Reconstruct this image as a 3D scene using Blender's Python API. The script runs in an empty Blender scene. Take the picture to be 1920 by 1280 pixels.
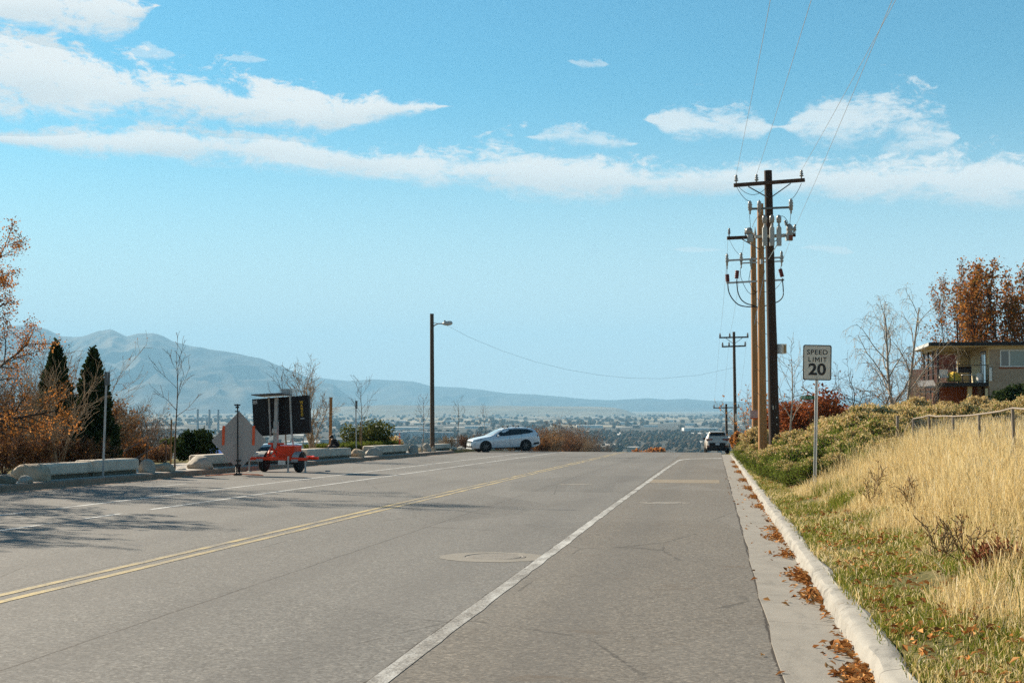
import bpy, math, random
import numpy as np
from mathutils import Vector, Matrix, noise as mnoise

# ------------------------------------------------------------------ camera, sky, sun, exposure
SC = bpy.context.scene
COL = SC.collection
FPX = 2667.0                       # focal length in pixels of a 1920 px wide picture (50 mm on 36 mm)
YAW = math.atan(380 / FPX)         # the road runs along +Y, the camera looks a little to its left
PITCH = math.atan((752 - 640) / FPX)
CAM = np.array([0.0, 0.0, 1.6])
RV = np.array([math.cos(YAW), math.sin(YAW), 0.0])
FV = np.array([-math.sin(YAW), math.cos(YAW), 0.0])
cd = bpy.data.cameras.new('camera'); cam = bpy.data.objects.new('camera', cd); COL.objects.link(cam)
cd.sensor_width = 36; cd.lens = 36 * FPX / 1920; cd.clip_start = 0.1; cd.clip_end = 90000
cam.location = CAM; cam.rotation_euler = (math.pi / 2 + PITCH, 0, YAW)
SC.camera = cam

SUN_EL = math.radians(29)
SUN_CCW = math.radians(56)         # anticlockwise from +Y, i.e. ahead and to the left
sd = np.array([-math.sin(SUN_CCW) * math.cos(SUN_EL), math.cos(SUN_CCW) * math.cos(SUN_EL), math.sin(SUN_EL)])
sl = bpy.data.lights.new('sun', 'SUN'); so = bpy.data.objects.new('sun', sl); COL.objects.link(so)
sl.energy = 5.0; sl.angle = math.radians(0.53); sl.color = (1.0, 0.87, 0.69)
so.location = (-60, 40, 60)
so.rotation_euler = Vector(sd).to_track_quat('Z', 'Y').to_euler()

SC.view_settings.view_transform = 'Standard'; SC.view_settings.look = 'None'
EXPOSURE = 1.38
SC.view_settings.exposure = EXPOSURE; SC.view_settings.gamma = 1
SC.cycles.use_denoising = False
SC.cycles.max_bounces = 6; SC.cycles.diffuse_bounces = 2; SC.cycles.glossy_bounces = 2
SC.cycles.transmission_bounces = 4; SC.cycles.volume_bounces = 0; SC.cycles.transparent_max_bounces = 6
SC.cycles.caustics_reflective = False; SC.cycles.caustics_refractive = False
SKY = 0.05

def azel(px, py):
    y = (640 - py) / FPX; x = (px - 960) / FPX
    fw = math.cos(PITCH) - y * math.sin(PITCH); up = math.sin(PITCH) + y * math.cos(PITCH)
    return math.atan2(x, fw), math.atan2(up, math.hypot(x, fw))

def make_world():
    w = bpy.data.worlds.new('World'); SC.world = w; w.use_nodes = True
    nt = w.node_tree; N = nt.nodes; L = nt.links; N.clear()
    out = N.new('ShaderNodeOutputWorld'); bg = N.new('ShaderNodeBackground'); L.new(bg.outputs[0], out.inputs[0])
    bg.inputs[1].default_value = SKY
    sky = N.new('ShaderNodeTexSky'); sky.sky_type = 'NISHITA'; sky.sun_disc = False
    sky.sun_elevation = SUN_EL; sky.sun_rotation = -SUN_CCW
    sky.altitude = 1400; sky.air_density = 1.25; sky.dust_density = 1.2; sky.ozone_density = 1.6
    def mth(op, a=None, b=None, c=None, clamp=False):
        n = N.new('ShaderNodeMath'); n.operation = op; n.use_clamp = clamp
        for i, v in enumerate((a, b, c)):
            if v is None: continue
            if isinstance(v, (int, float)): n.inputs[i].default_value = v
            else: L.new(v, n.inputs[i])
        return n.outputs[0]
    tc = N.new('ShaderNodeTexCoord')
    nrm = N.new('ShaderNodeVectorMath'); nrm.operation = 'NORMALIZE'; L.new(tc.outputs['Generated'], nrm.inputs[0])
    rot = N.new('ShaderNodeVectorRotate'); rot.rotation_type = 'Z_AXIS'; rot.inputs['Angle'].default_value = -YAW
    L.new(nrm.outputs[0], rot.inputs['Vector'])
    sep = N.new('ShaderNodeSeparateXYZ'); L.new(rot.outputs[0], sep.inputs[0])
    az = mth('ARCTAN2', sep.outputs[0], sep.outputs[1]); el = mth('ARCSINE', sep.outputs[2])
    A0, A1, E1 = -0.40, 0.40, 0.40
    ua = mth('DIVIDE', mth('SUBTRACT', az, A0), A1 - A0, clamp=True)
    cmb = N.new('ShaderNodeCombineXYZ')
    L.new(mth('MULTIPLY', az, 22.0), cmb.inputs[0]); L.new(mth('MULTIPLY', el, 46.0), cmb.inputs[1])
    def fbm(scale, detail, rough, off, dist=0.0, squash=None):
        mp = N.new('ShaderNodeMapping'); mp.inputs['Location'].default_value = (off, off * 0.7, off * 1.3)
        mp.inputs['Rotation'].default_value = (0, 0, 0.16)
        if squash: mp.inputs['Scale'].default_value = squash
        L.new(cmb.outputs[0], mp.inputs[0])
        n = N.new('ShaderNodeTexNoise'); n.inputs['Scale'].default_value = scale; n.inputs['Detail'].default_value = detail
        n.inputs['Roughness'].default_value = rough; n.inputs['Distortion'].default_value = dist
        L.new(mp.outputs[0], n.inputs['Vector']); return n.outputs[0]
    n1 = fbm(1.15, 9, 0.66, 3.1, 0.5); n2 = fbm(3.6, 8, 0.68, 8.7, 0.5); n3 = fbm(0.5, 4, 0.5, 17.0)
    # ragged billows
    rag = mth('ADD', mth('MULTIPLY', mth('SUBTRACT', n1, 0.5), 5.2), mth('MULTIPLY', mth('SUBTRACT', n2, 0.5), 3.0))
    def curve(pts, val):
        f = N.new('ShaderNodeFloatCurve'); c = f.mapping.curves[0]
        p = sorted(pts)
        while len(c.points) < len(p): c.points.new(0.5, 0.5)
        for q, (x, y) in zip(c.points, p): q.location = (x, y); q.handle_type = 'AUTO'
        f.mapping.use_clip = False; f.mapping.update()
        L.new(val, f.inputs['Value']); return f.outputs[0]
    masks = []; shades = []
    def band(tops, gain=1.0, soft=0.6, rg=1.0):
        """tops: (px, top py, bottom py): the upper and lower outline of one streak of cloud, as directions in the sky"""
        up, lo = [], []
        for px, t, b in tops:
            a, e1 = azel(px, t); e0 = azel(px, b)[1]; u = (a - A0) / (A1 - A0)
            up.append((u, e1 / E1)); lo.append((u, e0 / E1))
        t = mth('MULTIPLY', curve(up, ua), E1); b = mth('MULTIPLY', curve(lo, ua), E1)
        mid = mth('MULTIPLY', mth('ADD', t, b), 0.5); hw = mth('MAXIMUM', mth('MULTIPLY', mth('SUBTRACT', t, b), 0.5), 0.0004)
        s = mth('DIVIDE', mth('SUBTRACT', el, mid), hw)                 # -1 underside .. +1 top
        # the underside is flat and soft, the top billowy
        k = mth('MULTIPLY', mth('ADD', mth('MULTIPLY', s, 0.30), 0.78), rg)
        d = mth('ADD', mth('SUBTRACT', 1.0, mth('ABSOLUTE', s)), mth('MULTIPLY', rag, k))
        d = mth('ADD', d, 0.34)
        m = N.new('ShaderNodeMapRange'); m.interpolation_type = 'SMOOTHSTEP'
        m.inputs['From Min'].default_value = 0.0; m.inputs['From Max'].default_value = soft; m.inputs['To Max'].default_value = gain
        sh = N.new('ShaderNodeMapRange'); sh.interpolation_type = 'SMOOTHSTEP'; sh.inputs['From Min'].default_value = 0.45; sh.inputs['From Max'].default_value = -0.75; L.new(s, sh.inputs['Value'])
        shades.append(mth('MULTIPLY', sh.outputs[0], mth('LESS_THAN', mth('ABSOLUTE', s), 1.6)))
        L.new(d, m.inputs['Value']); masks.append(mth('MULTIPLY', m.outputs[0], mth('MULTIPLY', mth('SUBTRACT', t, b), 500.0, clamp=True), clamp=True)); return s
    far = lambda y: (y, y)
    band([(-400, 240, 250), (-60, 250, 262), (120, 244, 288), (300, 236, 302), (480, 243, 312), (620, 268, 326), (780, 284, 346), (950, 282, 362), (1100, 292, 374),
          (1250, 306, 368), (1400, 308, 364), (1550, 302, 370), (1700, 296, 378), (1850, 288, 382), (2100, 282, 392), (2400, 300, 380)], 0.95, 1.15, 0.8)
    band([(-400, 10, 190), (-60, 40, 205), (100, 74, 214), (200, 102, 214), (300, 126, 218), (400, 148, 232), (500, 168, 240), (620, 172, 246), (720, 182, 226), (800, 188, 212), (840, 198, 201), (900, 200, 198), (2400, 200, 190)], 0.97, 1.1)
    band([(-400, -90, 10), (0, -30, 44), (100, -40, 60), (200, -30, 70), (255, -8, 50), (300, 10, 12), (360, 12, 6), (2400, 12, 6)], 0.95, 1.0)
    band([(-400, 230, 222), (1180, 230, 222), (1215, 222, 228), (1270, 206, 262), (1340, 202, 262), (1420, 212, 260), (1455, 236, 240), (1490, 222, 252), (1540, 182, 266), (1620, 184, 276), (1700, 198, 286), (1770, 226, 280), (1810, 262, 256), (2400, 264, 256)], 0.78, 1.35)
    band([(-400, 260, 252), (960, 260, 252), (1000, 252, 262), (1060, 238, 270), (1130, 248, 276), (1180, 264, 276), (1215, 272, 264), (2400, 272, 264)], 0.62, 1.2)
    band([(-400, 110, 104), (230, 100, 96), (270, 86, 112), (310, 92, 112), (340, 108, 102), (390, 110, 106), (470, 104, 118), (520, 116, 112), (1040, 116, 108), (1110, 112, 130), (1160, 124, 118), (2400, 124, 118)], 0.40, 0.9)
    band([(-400, 470, 464), (1230, 470, 464), (1290, 464, 472), (1400, 470, 466), (1480, 468, 464), (1530, 456, 470), (1580, 464, 476), (1620, 478, 472), (2400, 478, 472)], 0.36, 0.9)
    tot = masks[0]
    for m in masks[1:]: tot = mth('MAXIMUM', tot, m)
    # sky colour: a little more cyan, paler towards the horizon as the film shows it
    hs = N.new('ShaderNodeMix'); hs.data_type = 'RGBA'; hs.blend_type = 'MULTIPLY'; hs.inputs[0].default_value = 1.0
    L.new(sky.outputs[0], hs.inputs[6]); hs.inputs[7].default_value = SKYTINT
    hz = N.new('ShaderNodeMapRange'); hz.interpolation_type = 'SMOOTHERSTEP'
    hz.inputs['From Min'].default_value = 0.25; hz.inputs['From Max'].default_value = -0.02; hz.inputs['To Max'].default_value = HORIZON_MIX
    L.new(el, hz.inputs['Value'])
    mixh = N.new('ShaderNodeMix'); mixh.data_type = 'RGBA'; L.new(hz.outputs[0], mixh.inputs[0]); L.new(hs.outputs[2], mixh.inputs[6])
    k = 1 / (SKY * 2 ** EXPOSURE)
    mixh.inputs[7].default_value = (HORIZON[0] * k, HORIZON[1] * k, HORIZON[2] * k, 1)
    # cloud colour: white, slightly greyer in its thick undersides
    cc = N.new('ShaderNodeMix'); cc.data_type = 'RGBA'; 
    cs = N.new('ShaderNodeMapRange'); cs.inputs['From Min'].default_value = 0.40; cs.inputs['From Max'].default_value = 0.66
    L.new(n3, cs.inputs['Value'])
    ts = shades[0]
    for q in shades[1:3]: ts = mth('MAXIMUM', ts, q)
    L.new(mth('MULTIPLY', ts, mth('ADD', mth('MULTIPLY', cs.outputs[0], 0.6), mth('MULTIPLY', n1, 0.7)), clamp=True), cc.inputs[0])
    cc.inputs[6].default_value = (0.95 * k, 0.95 * k, 0.92 * k, 1); cc.inputs[7].default_value = (0.70 * k, 0.755 * k, 0.77 * k, 1)
    fin = N.new('ShaderNodeMix'); fin.data_type = 'RGBA'
    L.new(tot, fin.inputs[0]); L.new(mixh.outputs[2], fin.inputs[6]); L.new(cc.outputs[2], fin.inputs[7])
    L.new(fin.outputs[2], bg.inputs[0])
SKYTINT = (0.30, 0.78, 0.88, 1.0)
HORIZON = (0.84, 0.94, 0.97)
HORIZON_MIX = 0.95
make_world()

# ------------------------------------------------------------------ where things are
def W(px, py, d):
    """the point seen at (px, py) at depth d metres in front of the camera"""
    y = (640 - py) / FPX; x = (px - 960) / FPX
    fw = math.cos(PITCH) - y * math.sin(PITCH); up = math.sin(PITCH) + y * math.cos(PITCH)
    return CAM + d * (FV + RV * (x / fw) + np.array([0, 0, up / fw]))

def at_side(px, x):
    """ground position on the line x = const (parallel to the road) seen at column px"""
    u = (px - 960) / FPX; d = FV + RV * u
    t = x / d[0]
    return x, t * d[1]

def xy(px, d):
    p = W(px, 752, d); return p[0], p[1]

def sm(a, b, t):
    t = np.clip((np.asarray(t, float) - a) / (b - a), 0, 1); return t * t * (3 - 2 * t)

SL = 0.0202
def zr(y):
    """the road's long profile: down at 2 %, a crest at 100 m, steeper beyond, then the valley"""
    y = np.asarray(y, float)
    z = -SL * y
    c = np.clip(y - 100, 0, 25); z = z - 0.0008 * c * c
    z = z - 0.04 * np.clip(y - 125, 0, 1e9)
    v = -80 - 0.0036 * np.clip(y - 1000, 0, 19500)
    return np.maximum(z, v)

KL, KR = -17.65, 1.06               # left and right kerb lines
def bank(x):
    x = np.asarray(x, float)
    return np.interp(x, [1.06, 1.35, 2.0, 3.2, 5.0, 9.0, 15.0, 25.0, 60.0], [0.15, 0.15, 0.24, 0.50, 0.74, 1.05, 1.55, 2.1, 2.8])

def gz(x, y):
    x = np.asarray(x, float); y = np.asarray(y, float)
    z = zr(y)
    f = 1 - sm(130, 420, y)
    r = bank(x) * f
    l = 0.17 * f + 0.0 * x
    drop = np.clip(-25.0 - x, 0, 160) * 0.24
    l = l - np.minimum(drop, 34) * (1 - sm(250, 900, y)) * sm(20, 60, y)
    out = np.where(x > KR, z + r, np.where(x < KL, z + l, z))
    return out

# ------------------------------------------------------------------ mesh building
class MB:
    def __init__(s): s.v = []; s.q = []; s.t = []; s.n = 0; s.ng = []
    def add(s, v, quads=None, tris=None, ngons=None):
        v = np.asarray(v, float).reshape(-1, 3); o = s.n; s.v.append(v); s.n += len(v)
        if quads is not None and len(quads): s.q.append(np.asarray(quads, np.int64) + o)
        if tris is not None and len(tris): s.t.append(np.asarray(tris, np.int64) + o)
        if ngons: s.ng += [[i + o for i in g] for g in ngons]
        return s
    def box(s, c, size, rz=0.0, ry=0.0, rx=0.0, taper=1.0):
        hx, hy, hz = [q / 2 for q in size]
        v = np.array([[-hx, -hy, -hz], [hx, -hy, -hz], [hx, hy, -hz], [-hx, hy, -hz],
                      [-hx * taper, -hy * taper, hz], [hx * taper, -hy * taper, hz], [hx * taper, hy * taper, hz], [-hx * taper, hy * taper, hz]])
        m = np.array(Matrix.Rotation(rz, 3, 'Z') @ Matrix.Rotation(ry, 3, 'Y') @ Matrix.Rotation(rx, 3, 'X'))
        return s.add(v @ m.T + np.asarray(c, float), [[0, 3, 2, 1], [4, 5, 6, 7], [0, 1, 5, 4], [1, 2, 6, 5], [2, 3, 7, 6], [3, 0, 4, 7]])
    def bar(s, a, b, w, h, up=(0, 0, 1)):
        """box beam from a to b, w wide and h tall"""
        a = np.asarray(a, float); b = np.asarray(b, float); t = b - a; t = t / np.linalg.norm(t)
        u = np.cross(t, up); nu = np.linalg.norm(u); u = u / nu if nu > 1e-6 else np.array([1.0, 0, 0]); k = np.cross(u, t)
        v = []
        for p in (a, b):
            for i, j in ((-1, -1), (1, -1), (1, 1), (-1, 1)): v.append(p + u * w / 2 * i + k * h / 2 * j)
        return s.add(v, [[0, 3, 2, 1], [4, 5, 6, 7], [0, 1, 5, 4], [1, 2, 6, 5], [2, 3, 7, 6], [3, 0, 4, 7]])
    def tube(s, pts, r, n=8, cap=True):
        pts = np.asarray(pts, float); m = len(pts)
        r = np.full(m, r, float) if np.isscalar(r) else np.asarray(r, float)
        t = np.empty_like(pts); t[1:-1] = pts[2:] - pts[:-2]; t[0] = pts[1] - pts[0]; t[-1] = pts[-1] - pts[-2]
        t /= np.maximum(np.linalg.norm(t, axis=1, keepdims=True), 1e-9)
        ref = np.array([0, 0, 1.0]) if abs(t[:, 2]).mean() < 0.8 else np.array([1.0, 0.13, 0])
        u = np.cross(t, ref); u /= np.maximum(np.linalg.norm(u, axis=1, keepdims=True), 1e-9); k = np.cross(t, u)
        a = np.arange(n) * 2 * math.pi / n
        v = pts[:, None] + r[:, None, None] * (u[:, None] * np.cos(a)[None, :, None] + k[:, None] * np.sin(a)[None, :, None])
        i = np.arange(m - 1)[:, None] * n; j = np.arange(n)[None]; j2 = (j + 1) % n
        q = np.stack([i + j, i + j2, i + n + j2, i + n + j], -1).reshape(-1, 4)
        s.add(v.reshape(-1, 3), q, ngons=[list(range(n))[::-1], list(range((m - 1) * n, m * n))] if cap else None)
        return s
    def lathe(s, c, prof, n=16, axis=(0, 0, 1)):
        """prof: (radius, height along axis)"""
        ax = Vector(axis).normalized(); m = np.array(ax.to_track_quat('Z', 'Y').to_matrix())
        a = np.arange(n) * 2 * math.pi / n
        v = np.array([[r * np.cos(a), r * np.sin(a), np.full(n, h)] for r, h in prof]).transpose(0, 2, 1).reshape(-1, 3)
        k = len(prof); i = np.arange(k - 1)[:, None] * n; j = np.arange(n)[None]; j2 = (j + 1) % n
        q = np.stack([i + j, i + j2, i + n + j2, i + n + j], -1).reshape(-1, 4)
        return s.add(v @ m.T + np.asarray(c, float), q, ngons=[list(range(n))[::-1], list(range((k - 1) * n, k * n))])
    def prism(s, poly, a, b, place):
        """poly in 2D, extruded from a to b; place(u, v, w) -> 3D"""
        n = len(poly)
        v = [place(u, w, a) for u, w in poly] + [place(u, w, b) for u, w in poly]
        q = [[i, (i + 1) % n, (i + 1) % n + n, i + n] for i in range(n)]
        return s.add(v, q, ngons=[list(range(n))[::-1], list(range(n, 2 * n))])
    def grid(s, P):
        P = np.asarray(P, float); a, b = P.shape[:2]
        i = np.arange(a - 1)[:, None] * b; j = np.arange(b - 1)[None]
        q = np.stack([i + j, i + j + 1, i + b + j + 1, i + b + j], -1).reshape(-1, 4)
        return s.add(P.reshape(-1, 3), q)
    def cards(s, c, u, v):
        """many quads: centres c, half-axes u and v"""
        n = len(c); P = np.stack([c - u - v, c + u - v, c + u + v, c - u + v], 1).reshape(-1, 3)
        return s.add(P, np.arange(4 * n).reshape(n, 4))
    def build(s, name, m, parent=None, smooth=False, label=None):
        v = np.concatenate(s.v) if s.v else np.zeros((0, 3))
        off = np.zeros(3); p = parent
        while p is not None: off += np.array(p.location); p = p.parent
        v = v - off
        loops, starts = [], []; pos = 0
        for arr, k in ((s.q, 4), (s.t, 3)):
            if arr:
                A = np.concatenate(arr); loops.append(A.ravel()); starts.append(pos + np.arange(len(A)) * k); pos += A.size
        for g in s.ng: loops.append(np.array(g)); starts.append(np.array([pos])); pos += len(g)
        me = bpy.data.meshes.new(name); me.vertices.add(len(v)); me.vertices.foreach_set('co', v.ravel())
        if loops:
            Lp = np.concatenate(loops); S = np.concatenate(starts)
            me.loops.add(len(Lp)); me.loops.foreach_set('vertex_index', Lp.astype(np.int32))
            me.polygons.add(len(S)); me.polygons.foreach_set('loop_start', S.astype(np.int32))
            me.polygons.foreach_set('use_smooth', np.full(len(S), bool(smooth)))
        me.update(calc_edges=True); me.validate()
        me.materials.append(m)
        o = bpy.data.objects.new(name, me); COL.objects.link(o)
        if parent is not None: o.parent = parent
        if label: o['label'] = label
        return o

def smooth_by_angle(o, deg=40):
    me = o.data
    me.polygons.foreach_set('use_smooth', np.ones(len(me.polygons), bool))
    try: me.set_sharp_from_angle(angle=math.radians(deg))
    except Exception: pass

def tag(o, label, cat, group=None, kind=None):
    o['label'] = label; o['category'] = cat
    if group: o['group'] = group
    if kind: o['kind'] = kind
    return o
def thing(name, loc, label, cat, group=None, rz=0.0):
    o = bpy.data.objects.new(name, None); COL.objects.link(o); o.location = [float(q) for q in loc]; o.rotation_euler = (0, 0, rz)
    o.empty_display_size = 0.3
    return tag(o, label, cat, group)
def dup(root, loc, rz=0.0, scale=1.0, label=None, group=None):
    def cp(o, par):
        c = o.copy(); COL.objects.link(c)
        if par is not None: c.parent = par
        for ch in o.children: cp(ch, c)
        return c
    r = cp(root, None); r.location = [float(q) for q in loc]; r.rotation_euler = (0, 0, rz)
    r.scale = (scale,) * 3 if np.isscalar(scale) else scale
    if label: r['label'] = label
    if group: r['group'] = group
    return r
def struct(o): o['kind'] = 'structure'; return o

# ------------------------------------------------------------------ materials
class NT:
    def __init__(s, m): m.use_nodes = True; s.t = m.node_tree; s.N = s.t.nodes; s.L = s.t.links; s.N.clear(); s.out = s.N.new('ShaderNodeOutputMaterial')
    def put(s, sock, v):
        if v is None: return
        if hasattr(v, 'node'): s.L.new(v, sock)
        elif isinstance(v, (tuple, list)) and len(v) == 3 and sock.type == 'RGBA': sock.default_value = (*v, 1)
        else: sock.default_value = v
    def math(s, op, a, b=None, c=None, clamp=False):
        n = s.N.new('ShaderNodeMath'); n.operation = op; n.use_clamp = clamp
        for i, v in enumerate((a, b, c)): s.put(n.inputs[i], v)
        return n.outputs[0]
    def coord(s, kind='Object', scale=(1, 1, 1)):
        if kind == 'World': o = s.N.new('ShaderNodeNewGeometry').outputs['Position']
        else: o = s.N.new('ShaderNodeTexCoord').outputs[kind]
        if scale == (1, 1, 1): return o
        mp = s.N.new('ShaderNodeMapping'); mp.inputs['Scale'].default_value = scale; s.L.new(o, mp.inputs[0]); return mp.outputs[0]
    def noise(s, vec, scale, detail=4, rough=0.55, dist=0):
        n = s.N.new('ShaderNodeTexNoise'); s.L.new(vec, n.inputs['Vector'])
        n.inputs['Scale'].default_value = scale; n.inputs['Detail'].default_value = detail; n.inputs['Roughness'].default_value = rough; n.inputs['Distortion'].default_value = dist
        return n.outputs[0]
    def voro(s, vec, scale, feat='F1', out='Distance'):
        n = s.N.new('ShaderNodeTexVoronoi'); n.feature = feat; s.L.new(vec, n.inputs['Vector']); n.inputs['Scale'].default_value = scale
        return n.outputs[out]
    def ramp(s, fac, stops, mode='LINEAR'):
        n = s.N.new('ShaderNodeValToRGB'); n.color_ramp.interpolation = mode; e = n.color_ramp.elements
        while len(e) < len(stops): e.new(0.5)
        for q, (p, c) in zip(e, stops): q.position = p; q.color = (*c, 1)
        s.L.new(fac, n.inputs[0]); return n.outputs[0]
    def mr(s, v, a, b, c=0.0, d=1.0, smooth=True):
        n = s.N.new('ShaderNodeMapRange'); n.interpolation_type = 'SMOOTHSTEP' if smooth else 'LINEAR'
        s.put(n.inputs['Value'], v); n.inputs['From Min'].default_value = a; n.inputs['From Max'].default_value = b
        n.inputs['To Min'].default_value = c; n.inputs['To Max'].default_value = d; return n.outputs[0]
    def mix(s, f, a, b, blend='MIX'):
        n = s.N.new('ShaderNodeMix'); n.data_type = 'RGBA'; n.blend_type = blend
        s.put(n.inputs[0], f); s.put(n.inputs[6], a); s.put(n.inputs[7], b); return n.outputs[2]
    def bump(s, h, strength=0.3, dist=0.02):
        n = s.N.new('ShaderNodeBump'); n.inputs['Strength'].default_value = strength; n.inputs['Distance'].default_value = dist
        s.L.new(h, n.inputs['Height']); return n.outputs[0]
    def bsdf(s, col, rough=0.8, metal=0.0, spec=0.3, normal=None, coat=0.0, **kw):
        n = s.N.new('ShaderNodeBsdfPrincipled')
        s.put(n.inputs['Base Color'], col); s.put(n.inputs['Roughness'], rough); n.inputs['Metallic'].default_value = metal
        n.inputs['Specular IOR Level'].default_value = spec; n.inputs['Coat Weight'].default_value = coat
        if normal is not None: s.L.new(normal, n.inputs['Normal'])
        for k, v in kw.items(): n.inputs[k].default_value = v
        s.L.new(n.outputs[0], s.out.inputs[0]); return n

def dk(c, k): return tuple(max(0.0, min(1.0, q * k)) for q in c)
def M(name, col, rough=0.8, var=0.2, scale=6.0, metal=0.0, spec=0.3, bump=0.0, bscale=None, coat=0.0, col2=None, stretch=(1, 1, 1), bdist=0.01):
    m = bpy.data.materials.new(name); t = NT(m); c = t.coord('Object', stretch)
    n = t.noise(c, scale, 6, 0.6)
    colr = t.ramp(n, [(0.25, dk(col, 1 - var)), (0.75, col2 or dk(col, 1 + var))])
    nm = t.bump(t.noise(c, bscale or scale * 5, 5, 0.65), bump, bdist) if bump else None
    t.bsdf(colr, rough, metal, spec, nm, coat)
    return m
def leafmat(name, cols, transl=0.4, rough=0.7):
    m = bpy.data.materials.new(name); t = NT(m)
    g = t.N.new('ShaderNodeNewGeometry')
    n = len(cols); c = t.ramp(g.outputs['Random Per Island'], [(i / max(1, n - 1), q) for i, q in enumerate(cols)])
    d = t.N.new('ShaderNodeBsdfDiffuse'); t.L.new(c, d.inputs[0])
    tr = t.N.new('ShaderNodeBsdfTranslucent'); t.L.new(c, tr.inputs[0])
    mx = t.N.new('ShaderNodeMixShader'); mx.inputs[0].default_value = transl
    t.L.new(d.outputs[0], mx.inputs[1]); t.L.new(tr.outputs[0], mx.inputs[2]); t.L.new(mx.outputs[0], t.out.inputs[0])
    return m
# ------------------------------------------------------------------ the ground and the road
def ground_mat():
    m = bpy.data.materials.new('ground'); t = NT(m)
    pos = t.coord('World'); sep = t.N.new('ShaderNodeSeparateXYZ'); t.L.new(pos, sep.inputs[0]); x, y = sep.outputs[0], sep.outputs[1]
    # near: soil with thin straw and green
    n1 = t.noise(pos, 1.3, 6, 0.65); n2 = t.noise(pos, 14, 5, 0.7)
    soil = t.ramp(n2, [(0.3, (0.10, 0.075, 0.035)), (0.55, (0.20, 0.155, 0.07)), (0.75, (0.30, 0.235, 0.11))])
    grn = t.ramp(n2, [(0.3, (0.05, 0.045, 0.018)), (0.55, (0.11, 0.10, 0.035)), (0.8, (0.20, 0.165, 0.075))])
    near = t.mix(t.mr(t.math('ADD', n1, t.mr(x, 3.2, 1.2, 0, 0.18)), 0.46, 0.62), soil, grn)
    # mid: hillside of dead scrub
    n3 = t.noise(pos, 0.06, 6, 0.6)
    mid = t.ramp(n3, [(0.3, (0.055, 0.045, 0.03)), (0.5, (0.10, 0.08, 0.05)), (0.7, (0.16, 0.125, 0.07))])
    # valley floor: fields, dark groves, pale yards
    na = t.noise(t.coord('World', (1, 0.55, 1)), 0.0011, 6, 0.62); nb = t.noise(pos, 0.008, 5, 0.65)
    cell = t.voro(t.coord('World', (1, 0.35, 1)), 0.0042, out='Color')
    sc = t.N.new('ShaderNodeSeparateColor'); t.L.new(cell, sc.inputs[0])
    field = t.ramp(sc.outputs[0], [(0.0, (0.07, 0.065, 0.05)), (0.3, (0.16, 0.135, 0.085)), (0.6, (0.25, 0.20, 0.12)), (0.85, (0.12, 0.105, 0.065)), (1.0, (0.34, 0.28, 0.19))])
    wood = t.ramp(nb, [(0.3, (0.032, 0.030, 0.024)), (0.7, (0.085, 0.072, 0.052))])
    val = t.mix(t.mr(t.math('ADD', na, t.mr(y, 3000, 7000, 0.30, -0.02)), 0.47, 0.56), field, wood)
    yard = t.voro(t.coord('World', (1, 0.45, 1)), 0.013, out='Color'); sy = t.N.new('ShaderNodeSeparateColor'); t.L.new(yard, sy.inputs[0])
    val = t.mix(t.mr(sy.outputs[1], 0.90, 0.93), val, (0.42, 0.39, 0.35))
    col = t.mix(t.mr(y, 90, 180), near, mid); col = t.mix(t.mr(y, 1300, 2300), col, val)
    t.bsdf(col, 0.95, 0, 0.1, t.bump(n2, 0.6, 0.03)); return m

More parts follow.
